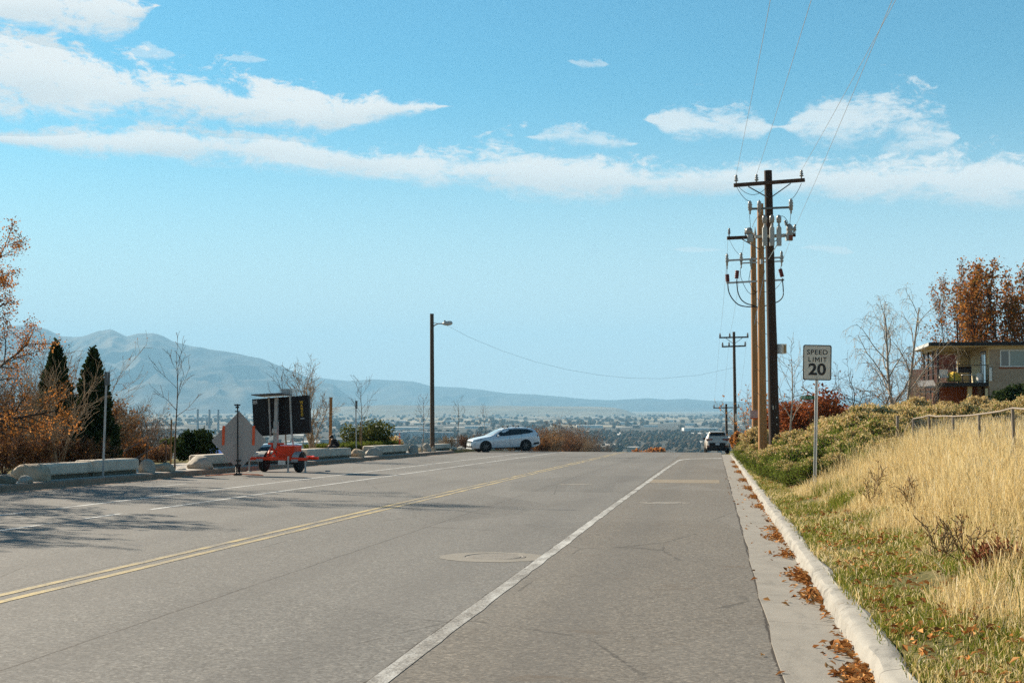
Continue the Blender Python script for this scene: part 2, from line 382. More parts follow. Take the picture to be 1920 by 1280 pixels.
def asphalt_mat():
    m = bpy.data.materials.new('asphalt'); t = NT(m)
    p = t.coord('World'); sep = t.N.new('ShaderNodeSeparateXYZ'); t.L.new(p, sep.inputs[0]); x, y = sep.outputs[0], sep.outputs[1]
    ag = t.voro(p, 46, out='Color'); sc = t.N.new('ShaderNodeSeparateColor'); t.L.new(ag, sc.inputs[0])
    fine = t.noise(p, 45, 4, 0.8); mid = t.noise(p, 3.0, 6, 0.7); big = t.noise(t.coord('World', (1, 0.25, 1)), 0.45, 5, 0.6)
    base = t.ramp(sc.outputs[0], [(0.0, (0.062, 0.056, 0.050)), (0.35, (0.125, 0.116, 0.104)), (0.7, (0.178, 0.166, 0.150)), (0.93, (0.25, 0.232, 0.206)), (1.0, (0.36, 0.33, 0.29))])
    base = t.mix(0.30, base, t.ramp(fine, [(0.3, (0.075, 0.07, 0.064)), (0.7, (0.225, 0.21, 0.19))]))
    # parking lane: browner, older
    lane = t.math('MULTIPLY', t.mr(x, -2.25, -2.15), 0.75)
    base = t.mix(lane, base, t.mix(1.0, base, (0.99, 0.90, 0.79), 'MULTIPLY'))
    base = t.mix(1.0, base, (0.75, 0.765, 0.78), 'MULTIPLY')
    # wheel tracks polished darker, and broad worn areas
    for cx in (-2.95, -4.55, -8.0, -9.7, -1.2):
        d = t.math('ABSOLUTE', t.math('SUBTRACT', x, cx)); base = t.mix(t.mr(d, 0.55, 0.05, 0, 0.28), base, (0.070, 0.066, 0.062))
    pv_ = t.voro(t.coord('World', (0.35, 0.12, 1)), 1.0, out='Color'); spv = t.N.new('ShaderNodeSeparateColor'); t.L.new(pv_, spv.inputs[0])
    base = t.mix(t.mr(spv.outputs[2], 0.0, 1.0, 0, 0.34, False), base, (0.19, 0.18, 0.165))
    crk = t.voro(t.coord('World', (0.5, 0.22, 1)), 0.55, 'DISTANCE_TO_EDGE')
    crw = t.math('ADD', crk, t.math('MULTIPLY', t.math('SUBTRACT', t.noise(p, 5, 5, .7), .5), .03))
    base = t.mix(t.math('MULTIPLY', t.mr(t.math('ABSOLUTE', crw), 0.0045, 0.001, 0, 0.6), t.mr(t.noise(p, 0.35, 3, .6), .48, .58)), base, (0.03, 0.026, 0.022))
    base = t.mix(t.mr(big, 0.38, 0.72, 0, 0.45), base, t.mix(1.0, base, (0.80, 0.79, 0.79), 'MULTIPLY'))
    base = t.mix(t.mr(mid, 0.46, 0.72, 0, 0.4), base, t.mix(1.0, base, (1.2, 1.17, 1.12), 'MULTIPLY'))
    # oil drips along the lane centres
    for cx, w in ((-3.4, 0.35), (-6.0, 0.3), (-9.0, 0.5), (-0.9, 0.4)):
        d = t.math('DIVIDE', t.math('ABSOLUTE', t.math('SUBTRACT', x, cx)), w)
        f = t.math('MULTIPLY', t.mr(d, 1.6, 0.0), t.mr(t.noise(t.coord('World', (1, 0.2, 1)), 1.1, 5, 0.7), 0.45, 0.75, 0, 0.35))
        base = t.mix(f, base, (0.075, 0.068, 0.06))
    # brown stains in the parking lane
    st = t.math('MULTIPLY', t.mr(t.noise(t.coord('World', (1, 1.6, 1)), 0.9, 5, 0.6), 0.60, 0.72, 0, 0.55), t.mr(x, -2.0, -1.5))
    base = t.mix(st, base, (0.085, 0.06, 0.038))
    # long seams and hair cracks
    wob = t.math('MULTIPLY', t.math('SUBTRACT', t.noise(t.coord('World', (0, 1, 0)), 0.9, 6, 0.75), 0.5), 0.10)
    wob2 = t.math('MULTIPLY', t.math('SUBTRACT', t.noise(t.coord('World', (0, 1, 0)), 6, 4, 0.7), 0.5), 0.03)
    xw = t.math('ADD', x, t.math('ADD', wob, wob2))
    gate = t.noise(t.coord('World', (0.2, 1, 0)), 0.55, 4, 0.6)
    for cx, w, s, g0 in ((-4.70, 0.013, 0.85, 0.30), (-2.205, 0.013, 0.9, 0.1), (-6.97, 0.012, 0.8, 0.1), (-9.9, 0.010, 0.6, 0.35), (0.415, 0.018, 0.9, 0.1)):
        f = t.math('MULTIPLY', t.mr(t.math('ABSOLUTE', t.math('SUBTRACT', xw, cx)), w, w * 0.35, 0, s), t.mr(gate, g0, g0 + 0.12))
        base = t.mix(f, base, (0.022, 0.016, 0.012))
    t.bsdf(base, t.mr(fine, 0.3, 0.7, 0.78, 0.95), 0, 0.25, t.bump(sc.outputs[0], 0.35, 0.006)); return m

def paint_mat(name, col, lo, hi):
    m = bpy.data.materials.new(name); t = NT(m); p = t.coord('World')
    ag = t.voro(p, 62, out='Color'); sc = t.N.new('ShaderNodeSeparateColor'); t.L.new(ag, sc.inputs[0])
    under = t.ramp(sc.outputs[0], [(0.0, (0.07, 0.064, 0.057)), (0.5, (0.14, 0.13, 0.117)), (1.0, (0.26, 0.24, 0.21))])
    w = t.math('ADD', t.math('MULTIPLY', t.noise(p, 60, 3, 0.75), 0.45), t.math('MULTIPLY', t.noise(t.coord('World', (1, 0.3, 1)), 2.6, 6, 0.72), 0.55))
    c = t.ramp(t.noise(t.coord('World', (1, 0.3, 1)), 7, 5, 0.7), [(0.3, dk(col, 0.72)), (0.7, col)])
    t.bsdf(t.mix(t.mr(w, lo, hi), under, c), 0.8, 0, 0.25); return m

def conc_mat(name, col, joints=None, stain=0.4, jcol=(0.05, 0.042, 0.035), dirt=0.0):
    m = bpy.data.materials.new(name); t = NT(m); p = t.coord('World')
    n = t.noise(p, 2.2, 6, 0.7); f = t.noise(p, 55, 4, 0.7)
    c = t.ramp(n, [(0.28, dk(col, 1 - stain)), (0.55, col), (0.8, dk(col, 1.12))])
    c = t.mix(0.3, c, t.ramp(f, [(0.3, dk(col, 0.6)), (0.7, dk(col, 1.3))]))
    if joints:
        sep = t.N.new('ShaderNodeSeparateXYZ'); t.L.new(p, sep.inputs[0])
        yy = t.math('ADD', sep.outputs[1], t.math('MULTIPLY', t.noise(p, 3, 4, 0.6), 0.06))
        fr = t.math('ABSOLUTE', t.math('SUBTRACT', t.math('FRACT', t.math('DIVIDE', yy, joints)), 0.5))
        c = t.mix(t.mr(fr, 0.5 - 0.012 / joints, 0.5, 0, 0.9), c, jcol)
    if dirt:
        dn = t.noise(t.coord('World', (1.6, .5, 1)), 3.0, 7, .75); c = t.mix(t.mr(dn, .50, .66, 0, dirt), c, dk(col, .38)); c = t.mix(t.mr(t.noise(p, 9, 5, .7), .60, .70, 0, dirt), c, (.10, .075, .05))
    t.bsdf(c, 0.88, 0, 0.25, t.bump(f, 0.4, 0.008)); return m

MAT = {}
MAT['ground'] = ground_mat(); MAT['asphalt'] = asphalt_mat()
MAT['white_paint'] = paint_mat('white road paint', (0.47, 0.465, 0.44), 0.41, 0.59)
MAT['thin_white'] = paint_mat('worn white road paint', (0.58, 0.58, 0.56), 0.36, 0.52)
MAT['yellow_paint'] = paint_mat('worn yellow road paint', (0.48, 0.37, 0.17), 0.41, 0.60)
MAT['gutter'] = conc_mat('gutter concrete', (0.255, 0.232, 0.198), 3.05, 0.25, dirt=.3)
MAT['kerb'] = conc_mat('kerb concrete', (0.27, 0.255, 0.225), 3.05, 0.45, dirt=.8)
MAT['kerb_left'] = conc_mat('shade brown kerb concrete', (0.27, 0.185, 0.13), 3.05, 0.35)  # reddish brown carries the shade on the left kerb's face
MAT['walk'] = conc_mat('pavement concrete', (0.42, 0.375, 0.32), 1.52, 0.25)

def spaced(parts):
    return np.unique(np.concatenate([np.linspace(a, b, n) for a, b, n in parts]).round(4))
def build_ground():
    xs = np.concatenate([-np.geomspace(60, 24000, 55)[::-1], np.linspace(-58, -19, 40), [-17.75, -17.62, 1.02, 1.19, 1.25, 1.4], np.linspace(-16, 0.5, 12), np.linspace(1.6, 12, 28), np.linspace(12.6, 60, 50), np.geomspace(62, 24000, 55)])
    ys = np.concatenate([np.linspace(-40, -6, 12), np.linspace(-5, 60, 110), np.linspace(61, 200, 110), np.geomspace(203, 27000, 110)])
    xs = np.unique(xs); ys = np.unique(ys)
    X, Y = np.meshgrid(xs, ys); Z = gz(X, Y)
    rg = np.random.default_rng(3)
    road = (X > KL - 0.02) & (X < KR + 0.1) & (Y < 210); Z = np.where(road, Z - 0.12, Z - 0.02)
    Z = np.where((X > 0.95) & (X < 1.22) & (Y < 97), Z - 0.07, Z)
    bumpy = (X > 1.9) & (Y < 140) & (X < 60)
    Z = Z + np.where(bumpy, rg.normal(0, 0.035, X.shape), 0)
    Z = Z + np.where(X < -21.5, rg.normal(0, 0.05, X.shape) * (Y < 300), 0)
    b = MB(); b.grid(np.stack([X, Y, Z], -1)); o = b.build('ground', MAT['ground'], smooth=True); struct(o)
build_ground()

YR = np.concatenate([np.linspace(-10, 95, 60), np.linspace(96, 205, 80)])
def strip(name, x0, x1, ys, m, dz, kind=True):
    ys = np.asarray(ys, float); P = np.zeros((len(ys), 2, 3))
    x0 = np.broadcast_to(x0, ys.shape); x1 = np.broadcast_to(x1, ys.shape)
    P[:, 0, 0] = x0; P[:, 1, 0] = x1; P[:, :, 1] = ys[:, None]; P[:, :, 2] = zr(ys)[:, None] + dz
    b = MB(); b.grid(P); return b
def lay(name, b, m): return struct(b.build(name, MAT[m]))
b = MB(); P = np.zeros((len(YR), 2, 3)); P[:, 0, 0] = KL + 0.0; P[:, 1, 0] = 0.43; P[:, :, 1] = YR[:, None]; P[:, :, 2] = zr(YR)[:, None]
b.grid(P); lay('road', b, 'asphalt')
# the side street that joins from the left at the crest
b = MB(); ya = np.linspace(97.5, 112, 16); P = np.zeros((16, 2, 3)); P[:, 0, 0] = -45; P[:, 1, 0] = KL - 0.002; P[:, :, 1] = ya[:, None]; P[:, 0, 2] = gz(np.full(16, -45.), ya) + 0.05; P[:, 1, 2] = zr(ya)
b.grid(P); lay('side_road', b, 'asphalt')

def jit(n, s, seed): return np.random.default_rng(seed).normal(0, s, n)
yl = np.linspace(-8, 77, 170)
lx = -2.13 + np.interp(yl, [0, 30, 60, 77], [0, 0.0, 0.10, 0.22])
lay('edge_line', strip('', lx - 0.07 + jit(170, .004, 1), lx + 0.07 + jit(170, .006, 2), yl, None, 0.004), 'white_paint')
# where the line bends in to the kerb
yc = np.array([77.0, 79.0, 80.6, 81.6, 82.2, 82.6]); xc = np.array([-1.91, -1.72, -1.4, -0.9, -0.3, 0.40])
b = MB(); P = np.zeros((6, 2, 3))
for i in range(6): P[i, 0] = (xc[i] - 0.06, yc[i] + 0.12 + i * 0.03, zr(yc[i] + .12) + 0.004); P[i, 1] = (xc[i] + 0.06, yc[i] - 0.12 - i * 0.03, zr(yc[i] - .12) + 0.004)
b.grid(P); lay('parking_line', b, 'thin_white')
yy = np.linspace(-8, 120, 200)
b = strip('', -6.86 + jit(200, .004, 4), -6.75 + jit(200, .004, 5), yy, None, 0.004); b2 = strip('', -6.60 + jit(200, .004, 6), -6.49 + jit(200, .004, 7), yy, None, 0.004)
b.add(np.concatenate(b2.v), b2.q[0]); lay('yellow_centre_line', b, 'yellow_paint')
def line_at(x, px0, px1=None):
    return at_side(px0, x)[1]
b = MB()
for x, w, segs in ((-11.1, 0.10, [(0, 101), (160, 230), (285, None)]), (-13.05, 0.10, [(0, 48), (112, None)])):
    for p0, p1 in segs:
        y0 = at_side(p0, x)[1] if p0 else 2.0; y1 = at_side(p1, x)[1] if p1 else (112.0)
        if p0 == 0: y0 = y1 - 3.2 if x < -12 else y1 - 5
        ys = np.linspace(y0, y1, 40); s = strip('', x - w / 2, x + w / 2, ys, None, 0.004); b.add(np.concatenate(s.v), s.q[0])
lay('bike_lane_line', b, 'thin_white')
b = MB(); s = strip('', -15.35, -15.27, np.linspace(at_side(280, -15.3)[1], at_side(352, -15.3)[1], 12), None, 0.004); b.add(np.concatenate(s.v), s.q[0]); lay('bay_line', b, 'thin_white')

# manholes with their pale collars of patching
def disc(b, cx, cy, r, dz, n=40, rj=0.0, seed=0, sy=1.0):
    a = np.arange(n) * 2 * math.pi / n; rr = r * (1 + jit(n, rj, seed))
    v = [(cx, cy, zr(cy) + dz)] + [(cx + q * math.cos(k), cy + sy * q * math.sin(k), zr(cy + sy * q * math.sin(k)) + dz) for q, k in zip(rr, a)]
    b.add(v, tris=[[0, 1 + i, 1 + (i + 1) % n] for i in range(n)])
MAT['patch'] = conc_mat('patched asphalt', (0.20, 0.182, 0.155), None, 0.2)
MAT['patch_dark'] = conc_mat('tan asphalt patch', (0.20, 0.165, 0.12), None, 0.2)
MAT['iron'] = M('cast iron cover', (0.17, 0.155, 0.135), 0.85, 0.3, 9, metal=0.0, bump=0.5, bscale=60)
def road_xy(px, py):
    p0 = W(px, py, 1.0) - CAM; lo, hi = 1.0, 140.0
    for _ in range(60):
        mid = (lo + hi) / 2; q = CAM + p0 * mid
        if q[2] > zr(q[1]): lo = mid
        else: hi = mid
    return q[0], q[1]
for (px, py, r, sy) in ((926, 1044, 0.68, 1.0), (1245, 942.5, 0.55, 0.8), (1080, 908, 0.50, 0.9)):
    cx, cy = road_xy(px, py)
    b = MB(); disc(b, cx, cy, r * 1.02, 0.003, 40, 0.03, int(px), sy); lay('manhole_collar', b, 'patch')
    b = MB(); zc = zr(cy) + 0.004
    b.lathe((cx, cy, zc), [(0.40, -.003), (0.40, 0.004), (0.36, 0.006), (0.355, 0.003), (0.33, 0.003), (0.33, 0.008), (0.0, 0.009)] if False else [(0.40, -0.01), (0.40, 0.004), (0.37, 0.007), (0.36, 0.001), (0.345, 0.001), (0.34, 0.006), (0.02, 0.007)], 36)
    for i in range(-3, 4):
        for j in range(-3, 4):
            if i * i + j * j < 0: b.box((cx + i * 0.09, cy + j * 0.09, zc + 0.0075), (0.06, 0.06, 0.004))
    o = b.build('manhole_cover', MAT['iron'])
    tag(o, {926: 'round iron manhole cover in a pale collar beside the white edge line', 1245: 'iron manhole cover in the parking lane half hidden by its patch', 1080: 'small iron manhole cover in the driving lane, farthest up the road'}[px], 'manhole cover')
b = MB(); cx, cy = road_xy(1280, 902); P = []
for k in np.linspace(0, 1, 8): P.append([(cx - 1.1 + 0.05 * math.sin(k * 9), cy - 1.5 + 3 * k, zr(cy - 1.5 + 3 * k) + 0.003), (cx + 1.15, cy - 1.5 + 3 * k, zr(cy - 1.5 + 3 * k) + 0.003)])
b.grid(P); lay('trench_patch', b, 'patch_dark')

# right gutter and kerb
yk = np.arange(-10, 96, 0.25); rgk = np.random.default_rng(11)
edge = 0.43 + np.interp(yk, np.arange(-10, 97, 1.0), rgk.normal(0, 0.012, 107))
P = np.zeros((len(yk), 3, 3)); P[:, 0, 0] = edge; P[:, 1, 0] = 0.8; P[:, 2, 0] = 1.0; P[:, :, 1] = yk[:, None]
P[:, 0, 2] = zr(yk) + 0.012; P[:, 1, 2] = zr(yk) - 0.005; P[:, 2, 2] = zr(yk) - 0.018
b = MB(); b.grid(P); Q = np.stack([P[:, 0], P[:, 0] - [0, 0, 0.1]], 1); b.grid(Q); lay('gutter', b, 'gutter')
prof = [(0.99, -0.06), (0.995, 0.02), (1.015, 0.10), (1.04, 0.13), (1.075, 0.142), (1.13, 0.146), (1.17, 0.148), (1.205, 0.135), (1.22, 0.02)]
P = np.zeros((len(yk), len(prof), 3))
chip = np.interp(yk, np.arange(-10, 97, 0.5), np.clip(rgk.normal(0, 0.010, 214) - .03 * (rgk.uniform(0, 1, 214) > .93), -0.05, 0.05))
wid = np.interp(yk, np.arange(-10, 97, 0.8), rgk.normal(0, 0.03, 134))
for i, (px_, pz_) in enumerate(prof):
    P[:, i, 0] = px_ + (chip * 0.35 if i >= 1 else 0) + (wid if i >= 6 else 0) + rgk.normal(0, 0.004, len(yk))
    P[:, i, 2] = zr(yk) + pz_ + (np.where(i in (3, 4, 5), -np.abs(chip) * 0.7, 0)) + rgk.normal(0, 0.003, len(yk))
    P[:, i, 1] = yk
b = MB(); b.grid(P); o = lay('kerb', b, 'kerb'); smooth_by_angle(o, 22)
# the kerb bends away at the corner at the crest
b = MB(); A = np.linspace(0, math.pi / 2, 10); P = np.zeros((10, len(prof), 3))
for i, (px_, pz_) in enumerate(prof):
    rr = 4.0 - (px_ - 0.99)
    P[:, i, 0] = 4.99 - rr * np.cos(A); P[:, i, 1] = 95.8 + rr * np.sin(A); P[:, i, 2] = zr(P[:, i, 1]) + pz_ + 0.02
b.grid(P); lay('corner_kerb', b, 'kerb')
# left kerb and the pavement behind it
yk = np.arange(-8, 96.2, 0.8)
prof = [(KL + 0.42, 0.004), (KL + 0.40, 0.008), (KL + 0.03, 0.0), (KL, 0.02), (KL - 0.02, 0.15), (KL - 0.05, 0.175), (KL - 0.18, 0.18)]
P = np.zeros((len(yk), len(prof), 3))
for i, (px_, pz_) in enumerate(prof): P[:, i] = np.stack([np.full(len(yk), px_), yk, zr(yk) + pz_], 1)
b = MB(); b.grid(P[:, ::-1]); 
A = np.linspace(0, math.pi / 2, 8); P = np.zeros((8, len(prof), 3))
for i, (px_, pz_) in enumerate(prof):
    rr = 3.0 + (px_ - KL); P[:, i, 0] = KL - 3.0 + rr * np.cos(A); P[:, i, 1] = 96 + rr * np.sin(A); P[:, i, 2] = zr(P[:, i, 1]) + pz_
lay('left_kerb', b, 'kerb_left')
b = MB(); P = np.zeros((len(yk), 3, 3)); P[:, :, 0] = [KL - 4.2, KL - 2, KL - 0.175]; P[:, :, 1] = yk[:, None]; P[:, :, 2] = zr(yk)[:, None] + 0.183
b.grid(P); lay('pavement', b, 'walk')

# ------------------------------------------------------------------ mountains
def mountain_mat(name, a, b_, c):
    m = bpy.data.materials.new(name); t = NT(m); p = t.coord('World')
    n = t.noise(p, 0.0016, 8, 0.66); n2 = t.noise(p, 0.0005, 5, 0.6)
    col = t.ramp(t.math('ADD', t.math('MULTIPLY', n, 0.6), t.math('MULTIPLY', n2, 0.4)), [(0.36, a), (0.5, b_), (0.62, c)])
    t.bsdf(col, 0.95, 0, 0.1); return m
def ridge(name, outline, dist, thick, seed, m, rough, gul):
    """a range as a height field: its crest runs through the outline, spurs fall to the valley in front"""
    px = np.array([p for p, _ in outline], float); cols = np.linspace(px[0], px[-1], 760)
    el = np.interp(cols, px, [azel(960, q)[1] for _, q in outline])
    az = np.array([azel(c, 752)[0] for c in cols]) - YAW * 0
    T = np.concatenate([np.linspace(-1, 0, 90), np.linspace(0.03, 0.6, 14)])
    base = float(zr(dist - thick)) - 12
    V = np.zeros((len(T), len(cols), 3)); r2 = np.random.default_rng(seed)
    for j, tt in enumerate(T):
        d = dist + tt * thick
        crest = 1.6 + np.tan(el) * dist * (1 + 0.0 * el)
        wx = np.tan(az) * d
        for i in range(len(cols)):
            q = (wx[i] * gul, d * gul * 0.55, seed * 3.7)
            rn = mnoise.multi_fractal((wx[i] * gul, d * gul * 0.30 + 2 * mnoise.noise((wx[i] * gul * .4, d * gul * .4, 1.0)), seed * 3.7), 0.9, 2.1, 5) if False else 0
            rd = 1 - abs(mnoise.noise((wx[i] * gul + 1.3 * mnoise.noise((d * gul * 0.7, wx[i] * gul * 0.5, seed)), d * gul * 0.33, seed))) * 2
            r3 = 1 - abs(mnoise.noise((wx[i] * gul * 2.7 + 0.8 * mnoise.noise((d * gul * 1.7, wx[i] * gul, seed + 5)), d * gul * 1.1, seed + 9))) * 2
            r4 = mnoise.noise((wx[i] * gul * 7, d * gul * 4, seed + 20))
            k = abs(tt) if tt < 0 else abs(tt) * 0.9
            prof = (1 - k) ** 1.25
            env = math.sin(min(1, k * 1.02) * math.pi) ** 0.8 if k < 1 else 0
            h = prof + env * rough * (0.55 * (rd - 0.35) + 0.34 * (r3 - 0.3) + 0.12 * r4); h = min(h, 1 - 0.35 * k)
            fine = 0.016 * r4 * (1 - k)
            z = base + (crest[i] - base) * max(0.0, h + fine)
            p = FV * d + RV * wx[i]
            V[j, i] = (p[0], p[1], z)
    b = MB(); b.grid(V); o = b.build(name, m, smooth=True); return struct(o)
MM1 = mountain_mat('scrub mountain', (0.018, 0.018, 0.015), (0.035, 0.032, 0.024), (0.15, 0.115, 0.075))
MM2 = mountain_mat('far mountain', (0.025, 0.025, 0.022), (0.05, 0.045, 0.035), (0.10, 0.085, 0.065))
ridge('mountains', [(-260, 640), (-120, 628), (-60, 618), (0, 612), (50, 608), (85, 616), (115, 630), (138, 632), (165, 628), (185, 620), (205, 617), (222, 624), (236, 629), (258, 625), (285, 624), (305, 630), (330, 641), (352, 648), (375, 650), (410, 657), (450, 663), (490, 673), (525, 686), (555, 698), (585, 710), (610, 718), (625, 720), (645, 735), (668, 750), (690, 764), (705, 774)], 19500, 5200, 4, MM1, 0.36, 0.00075)
ridge('far_mountains', [(470, 730), (560, 712), (600, 708), (650, 714), (700, 711), (740, 713), (775, 715), (810, 724), (860, 726), (900, 730), (950, 737), (1000, 739), (1050, 743), (1100, 748), (1140, 750), (1180, 748), (1215, 746), (1250, 749), (1285, 747), (1330, 751), (1390, 753), (1450, 752), (1530, 747), (1600, 745), (1700, 750), (1900, 756), (2150, 768)], 24500, 3300, 8, MM2, 0.5, 0.0006)
# the long low bench in the valley
ridge('bench_hill', [(560, 770), (640, 762), (720, 759), (900, 760), (1000, 761), (1120, 762), (1155, 764), (1175, 769), (1190, 775)], 13500, 1900, 15, mountain_mat('bench', (0.10, 0.09, 0.06), (0.15, 0.125, 0.08), (0.22, 0.18, 0.12)), 0.25, 0.0011)
# ------------------------------------------------------------------ plants
def in_view(x, y, z=0.0, margin=220):
    q = np.stack([np.asarray(x, float), np.asarray(y, float)], -1)
    d = q @ FV[:2]; u = (q @ RV[:2]) / np.maximum(d, 0.1) * FPX + 960
    return (d > 3) & (u > -margin) & (u < 1920 + 4 * margin)

def unit(v): return v / np.maximum(np.linalg.norm(v, axis=-1, keepdims=True), 1e-9)

def grow(rng, p, d, length, r, lev, o, out, tips):
    """one branch and, from it, its children; o: dict of habits per level"""
    n = o['n'][lev]; pts = [p]; rad = [r]; cur = d.copy(); L = length / n
    for i in range(n):
        cur = cur + rng.normal(0, o['wob'][lev], 3); cur[2] += o['up'][lev]; cur = cur / np.linalg.norm(cur)
        pts.append(pts[-1] + cur * L); rad.append(max(o['rmin'], r * (1 - (i + 1) / n * (1 - o['end'][lev]))))
    pts = np.array(pts); rad = np.array(rad); out.append((pts, rad, lev))
    if lev + 1 >= o['levels']:
        tips.append((pts, lev)); return
    k = int(round(o['kids'][lev] * rng.uniform(0.8, 1.2))); s0 = o['start'][lev]
    ph = rng.uniform(0, 6.28)
    for c in range(k):
        s = s0 + (1 - s0) * ((c + rng.uniform(0.1, 0.9)) / k); f = s * n; i = min(n - 1, int(f)); f -= i
        q = pts[i] * (1 - f) + pts[i + 1] * f; t = pts[i + 1] - pts[i]; t = t / np.linalg.norm(t)
        ph += 2.4 + rng.normal(0, 0.5)
        a = np.cross(t, [0.3, 0.1, 1.0] if abs(t[2]) < 0.9 else [1.0, 0, 0]); a /= np.linalg.norm(a); b = np.cross(t, a)
        side = a * math.cos(ph) + b * math.sin(ph); an = o['ang'][lev] * rng.uniform(0.75, 1.25)
        dd = t * math.cos(an) + side * math.sin(an)
        ll = length * o['len'][lev] * (1 - o['fall'][lev] * (s - s0) / max(1e-6, 1 - s0)) * rng.uniform(0.75, 1.2)
        grow(rng, q, dd, ll, max(o['rmin'], rad[i] * o['rr'][lev]), lev + 1, o, out, tips)

HAB = dict(levels=4, n=[7, 5, 4, 3], wob=[0.06, 0.14, 0.2, 0.25], up=[0.02, 0.05, 0.05, 0.0], end=[0.3, 0.3, 0.3, 0.4], rmin=0.004,
           kids=[12, 7, 6], start=[0.25, 0.2, 0.15], ang=[0.75, 0.75, 0.7], len=[0.55, 0.5, 0.5], fall=[0.5, 0.4, 0.3], rr=[0.5, 0.55, 0.6])
def habit(**k): h = dict(HAB); h.update(k); return h

def wood_mesh(b, out, sides=(8, 6, 4, 3, 3)):
    for pts, rad, lev in out: b.tube(pts, rad, sides[lev], cap=lev == 0)

def leaf_cards(b, rng, c, size, n_per=1, spread=0.0, flat=0.0):
    c = np.repeat(c, n_per, 0); n = len(c)
    if spread: c = c + rng.normal(0, spread, (n, 3))
    u = unit(rng.normal(0, 1, (n, 3))); w = rng.normal(0, 1, (n, 3)); v = unit(np.cross(u, w))
    if flat: u[:, 2] *= 1 - flat; u = unit(u)
    s = size * rng.uniform(0.6, 1.3, (n, 1))
    b.cards(c, u * s * 0.5, v * s * 0.36)

def tip_points(rng, tips, n, lo=0.2):
    k = rng.integers(0, len(tips), n); f = rng.uniform(lo, 1, n); P = np.empty((n, 3))
    for a, (i, q) in enumerate(zip(k, f)):
        pts = tips[i][0]; g = q * (len(pts) - 1); j = min(len(pts) - 2, int(g)); g -= j; P[a] = pts[j] * (1 - g) + pts[j + 1] * g
    return P

def tree(name, loc, label, cat, bark, hab, height, r, seed, leaf=None, n_leaf=0, leaf_size=0.08, spread=0.05, lean=(0, 0), group=None, stems=1, splay=0.3, leaf_filter=None, stem_phase=None):
    """a tree as trunk (all its wood) and, when in leaf, crown"""
    rng = np.random.default_rng(seed); root = thing(name, loc, label, cat, group); base = np.array(root.location)
    out, tips = [], []
    for s in range(stems):
        a = rng.uniform(0, 6.28) if stem_phase is None else stem_phase + s * 6.28 / stems + rng.normal(0, 0.3)
        sp = splay * rng.uniform(0.3, 1.0) if stems > 1 else 0
        d = np.array([math.cos(a) * sp + lean[0], math.sin(a) * sp + lean[1], 1.0]); d /= np.linalg.norm(d)
        o0 = np.array([math.cos(a), math.sin(a), 0]) * (r * 1.2 if stems > 1 else 0)
        grow(rng, base + o0 - [0, 0, 0.12], d, height * (rng.uniform(0.72, 1.0) if stems > 1 else 1.0), r * (rng.uniform(0.7, 1) if stems > 1 else 1), 0, hab, out, tips)
    b = MB(); wood_mesh(b, out); b.build('trunk', bark, root, smooth=True)
    if leaf is not None:
        P = tip_points(rng, tips, n_leaf, 0.1)
        if leaf_filter is not None: P = P[leaf_filter(P - base, rng)]
        b = MB(); leaf_cards(b, rng, P, leaf_size, 1, spread); b.build('crown', leaf, root)
    return root

BARK = {'grey': M('grey bark', (0.13, 0.105, 0.085), 0.9, 0.35, 9, bump=0.5), 'dark': M('dark bark', (0.045, 0.034, 0.026), 0.9, 0.35, 9, bump=0.5),
        'brown': M('brown bark', (0.15, 0.10, 0.065), 0.9, 0.35, 9, bump=0.5), 'pale': M('pale bark', (0.40, 0.34, 0.27), 0.9, 0.3, 5, bump=0.4),
        'white': M('white birch bark', (0.28, 0.235, 0.185), 0.85, 0.35, 4, bump=0.4), 'red': M('reddish twigs', (0.17, 0.085, 0.05), 0.9, 0.3, 9), 'tan': M('tan twigs', (0.27, 0.19, 0.115), 0.9, 0.3, 9)}
LEAF = {'orange': leafmat('orange leaves', [(0.30, 0.10, 0.02), (0.42, 0.17, 0.04), (0.50, 0.24, 0.08), (0.24, 0.08, 0.025)], 0.45),
        'rust': leafmat('rust leaves', [(0.25, 0.08, 0.02), (0.36, 0.135, 0.03), (0.40, 0.19, 0.055), (0.18, 0.065, 0.022), (0.15, 0.11, 0.035)], 0.42),
        'crimson': leafmat('crimson leaves', [(0.17, 0.04, 0.018), (0.26, 0.075, 0.028), (0.33, 0.12, 0.045), (0.11, 0.03, 0.014)], 0.35),
        'evergreen': leafmat('evergreen sprays', [(0.018, 0.032, 0.014), (0.035, 0.055, 0.02), (0.055, 0.07, 0.028), (0.025, 0.028, 0.012)], 0.15),
        'darkgreen': leafmat('dark green leaves', [(0.015, 0.028, 0.010), (0.03, 0.05, 0.015), (0.05, 0.07, 0.02), (0.02, 0.024, 0.01)], 0.15),
        'olive': leafmat('olive leaves', [(0.05, 0.065, 0.018), (0.09, 0.105, 0.028), (0.13, 0.13, 0.04), (0.06, 0.06, 0.02)], 0.3),
        'goldgreen': leafmat('rabbitbrush leaves', [(0.07, 0.115, 0.016), (0.13, 0.18, 0.028), (0.19, 0.235, 0.042), (0.10, 0.135, 0.026), (0.22, 0.22, 0.06)], 0.4),
        'straw': leafmat('straw flower heads', [(0.42, 0.29, 0.11), (0.58, 0.44, 0.22), (0.68, 0.55, 0.32), (0.48, 0.33, 0.12), (0.36, 0.25, 0.09)], 0.35),
        'brownleaf': leafmat('dead brown leaves', [(0.15, 0.065, 0.025), (0.24, 0.11, 0.04), (0.31, 0.16, 0.06), (0.10, 0.05, 0.02)], 0.3)}

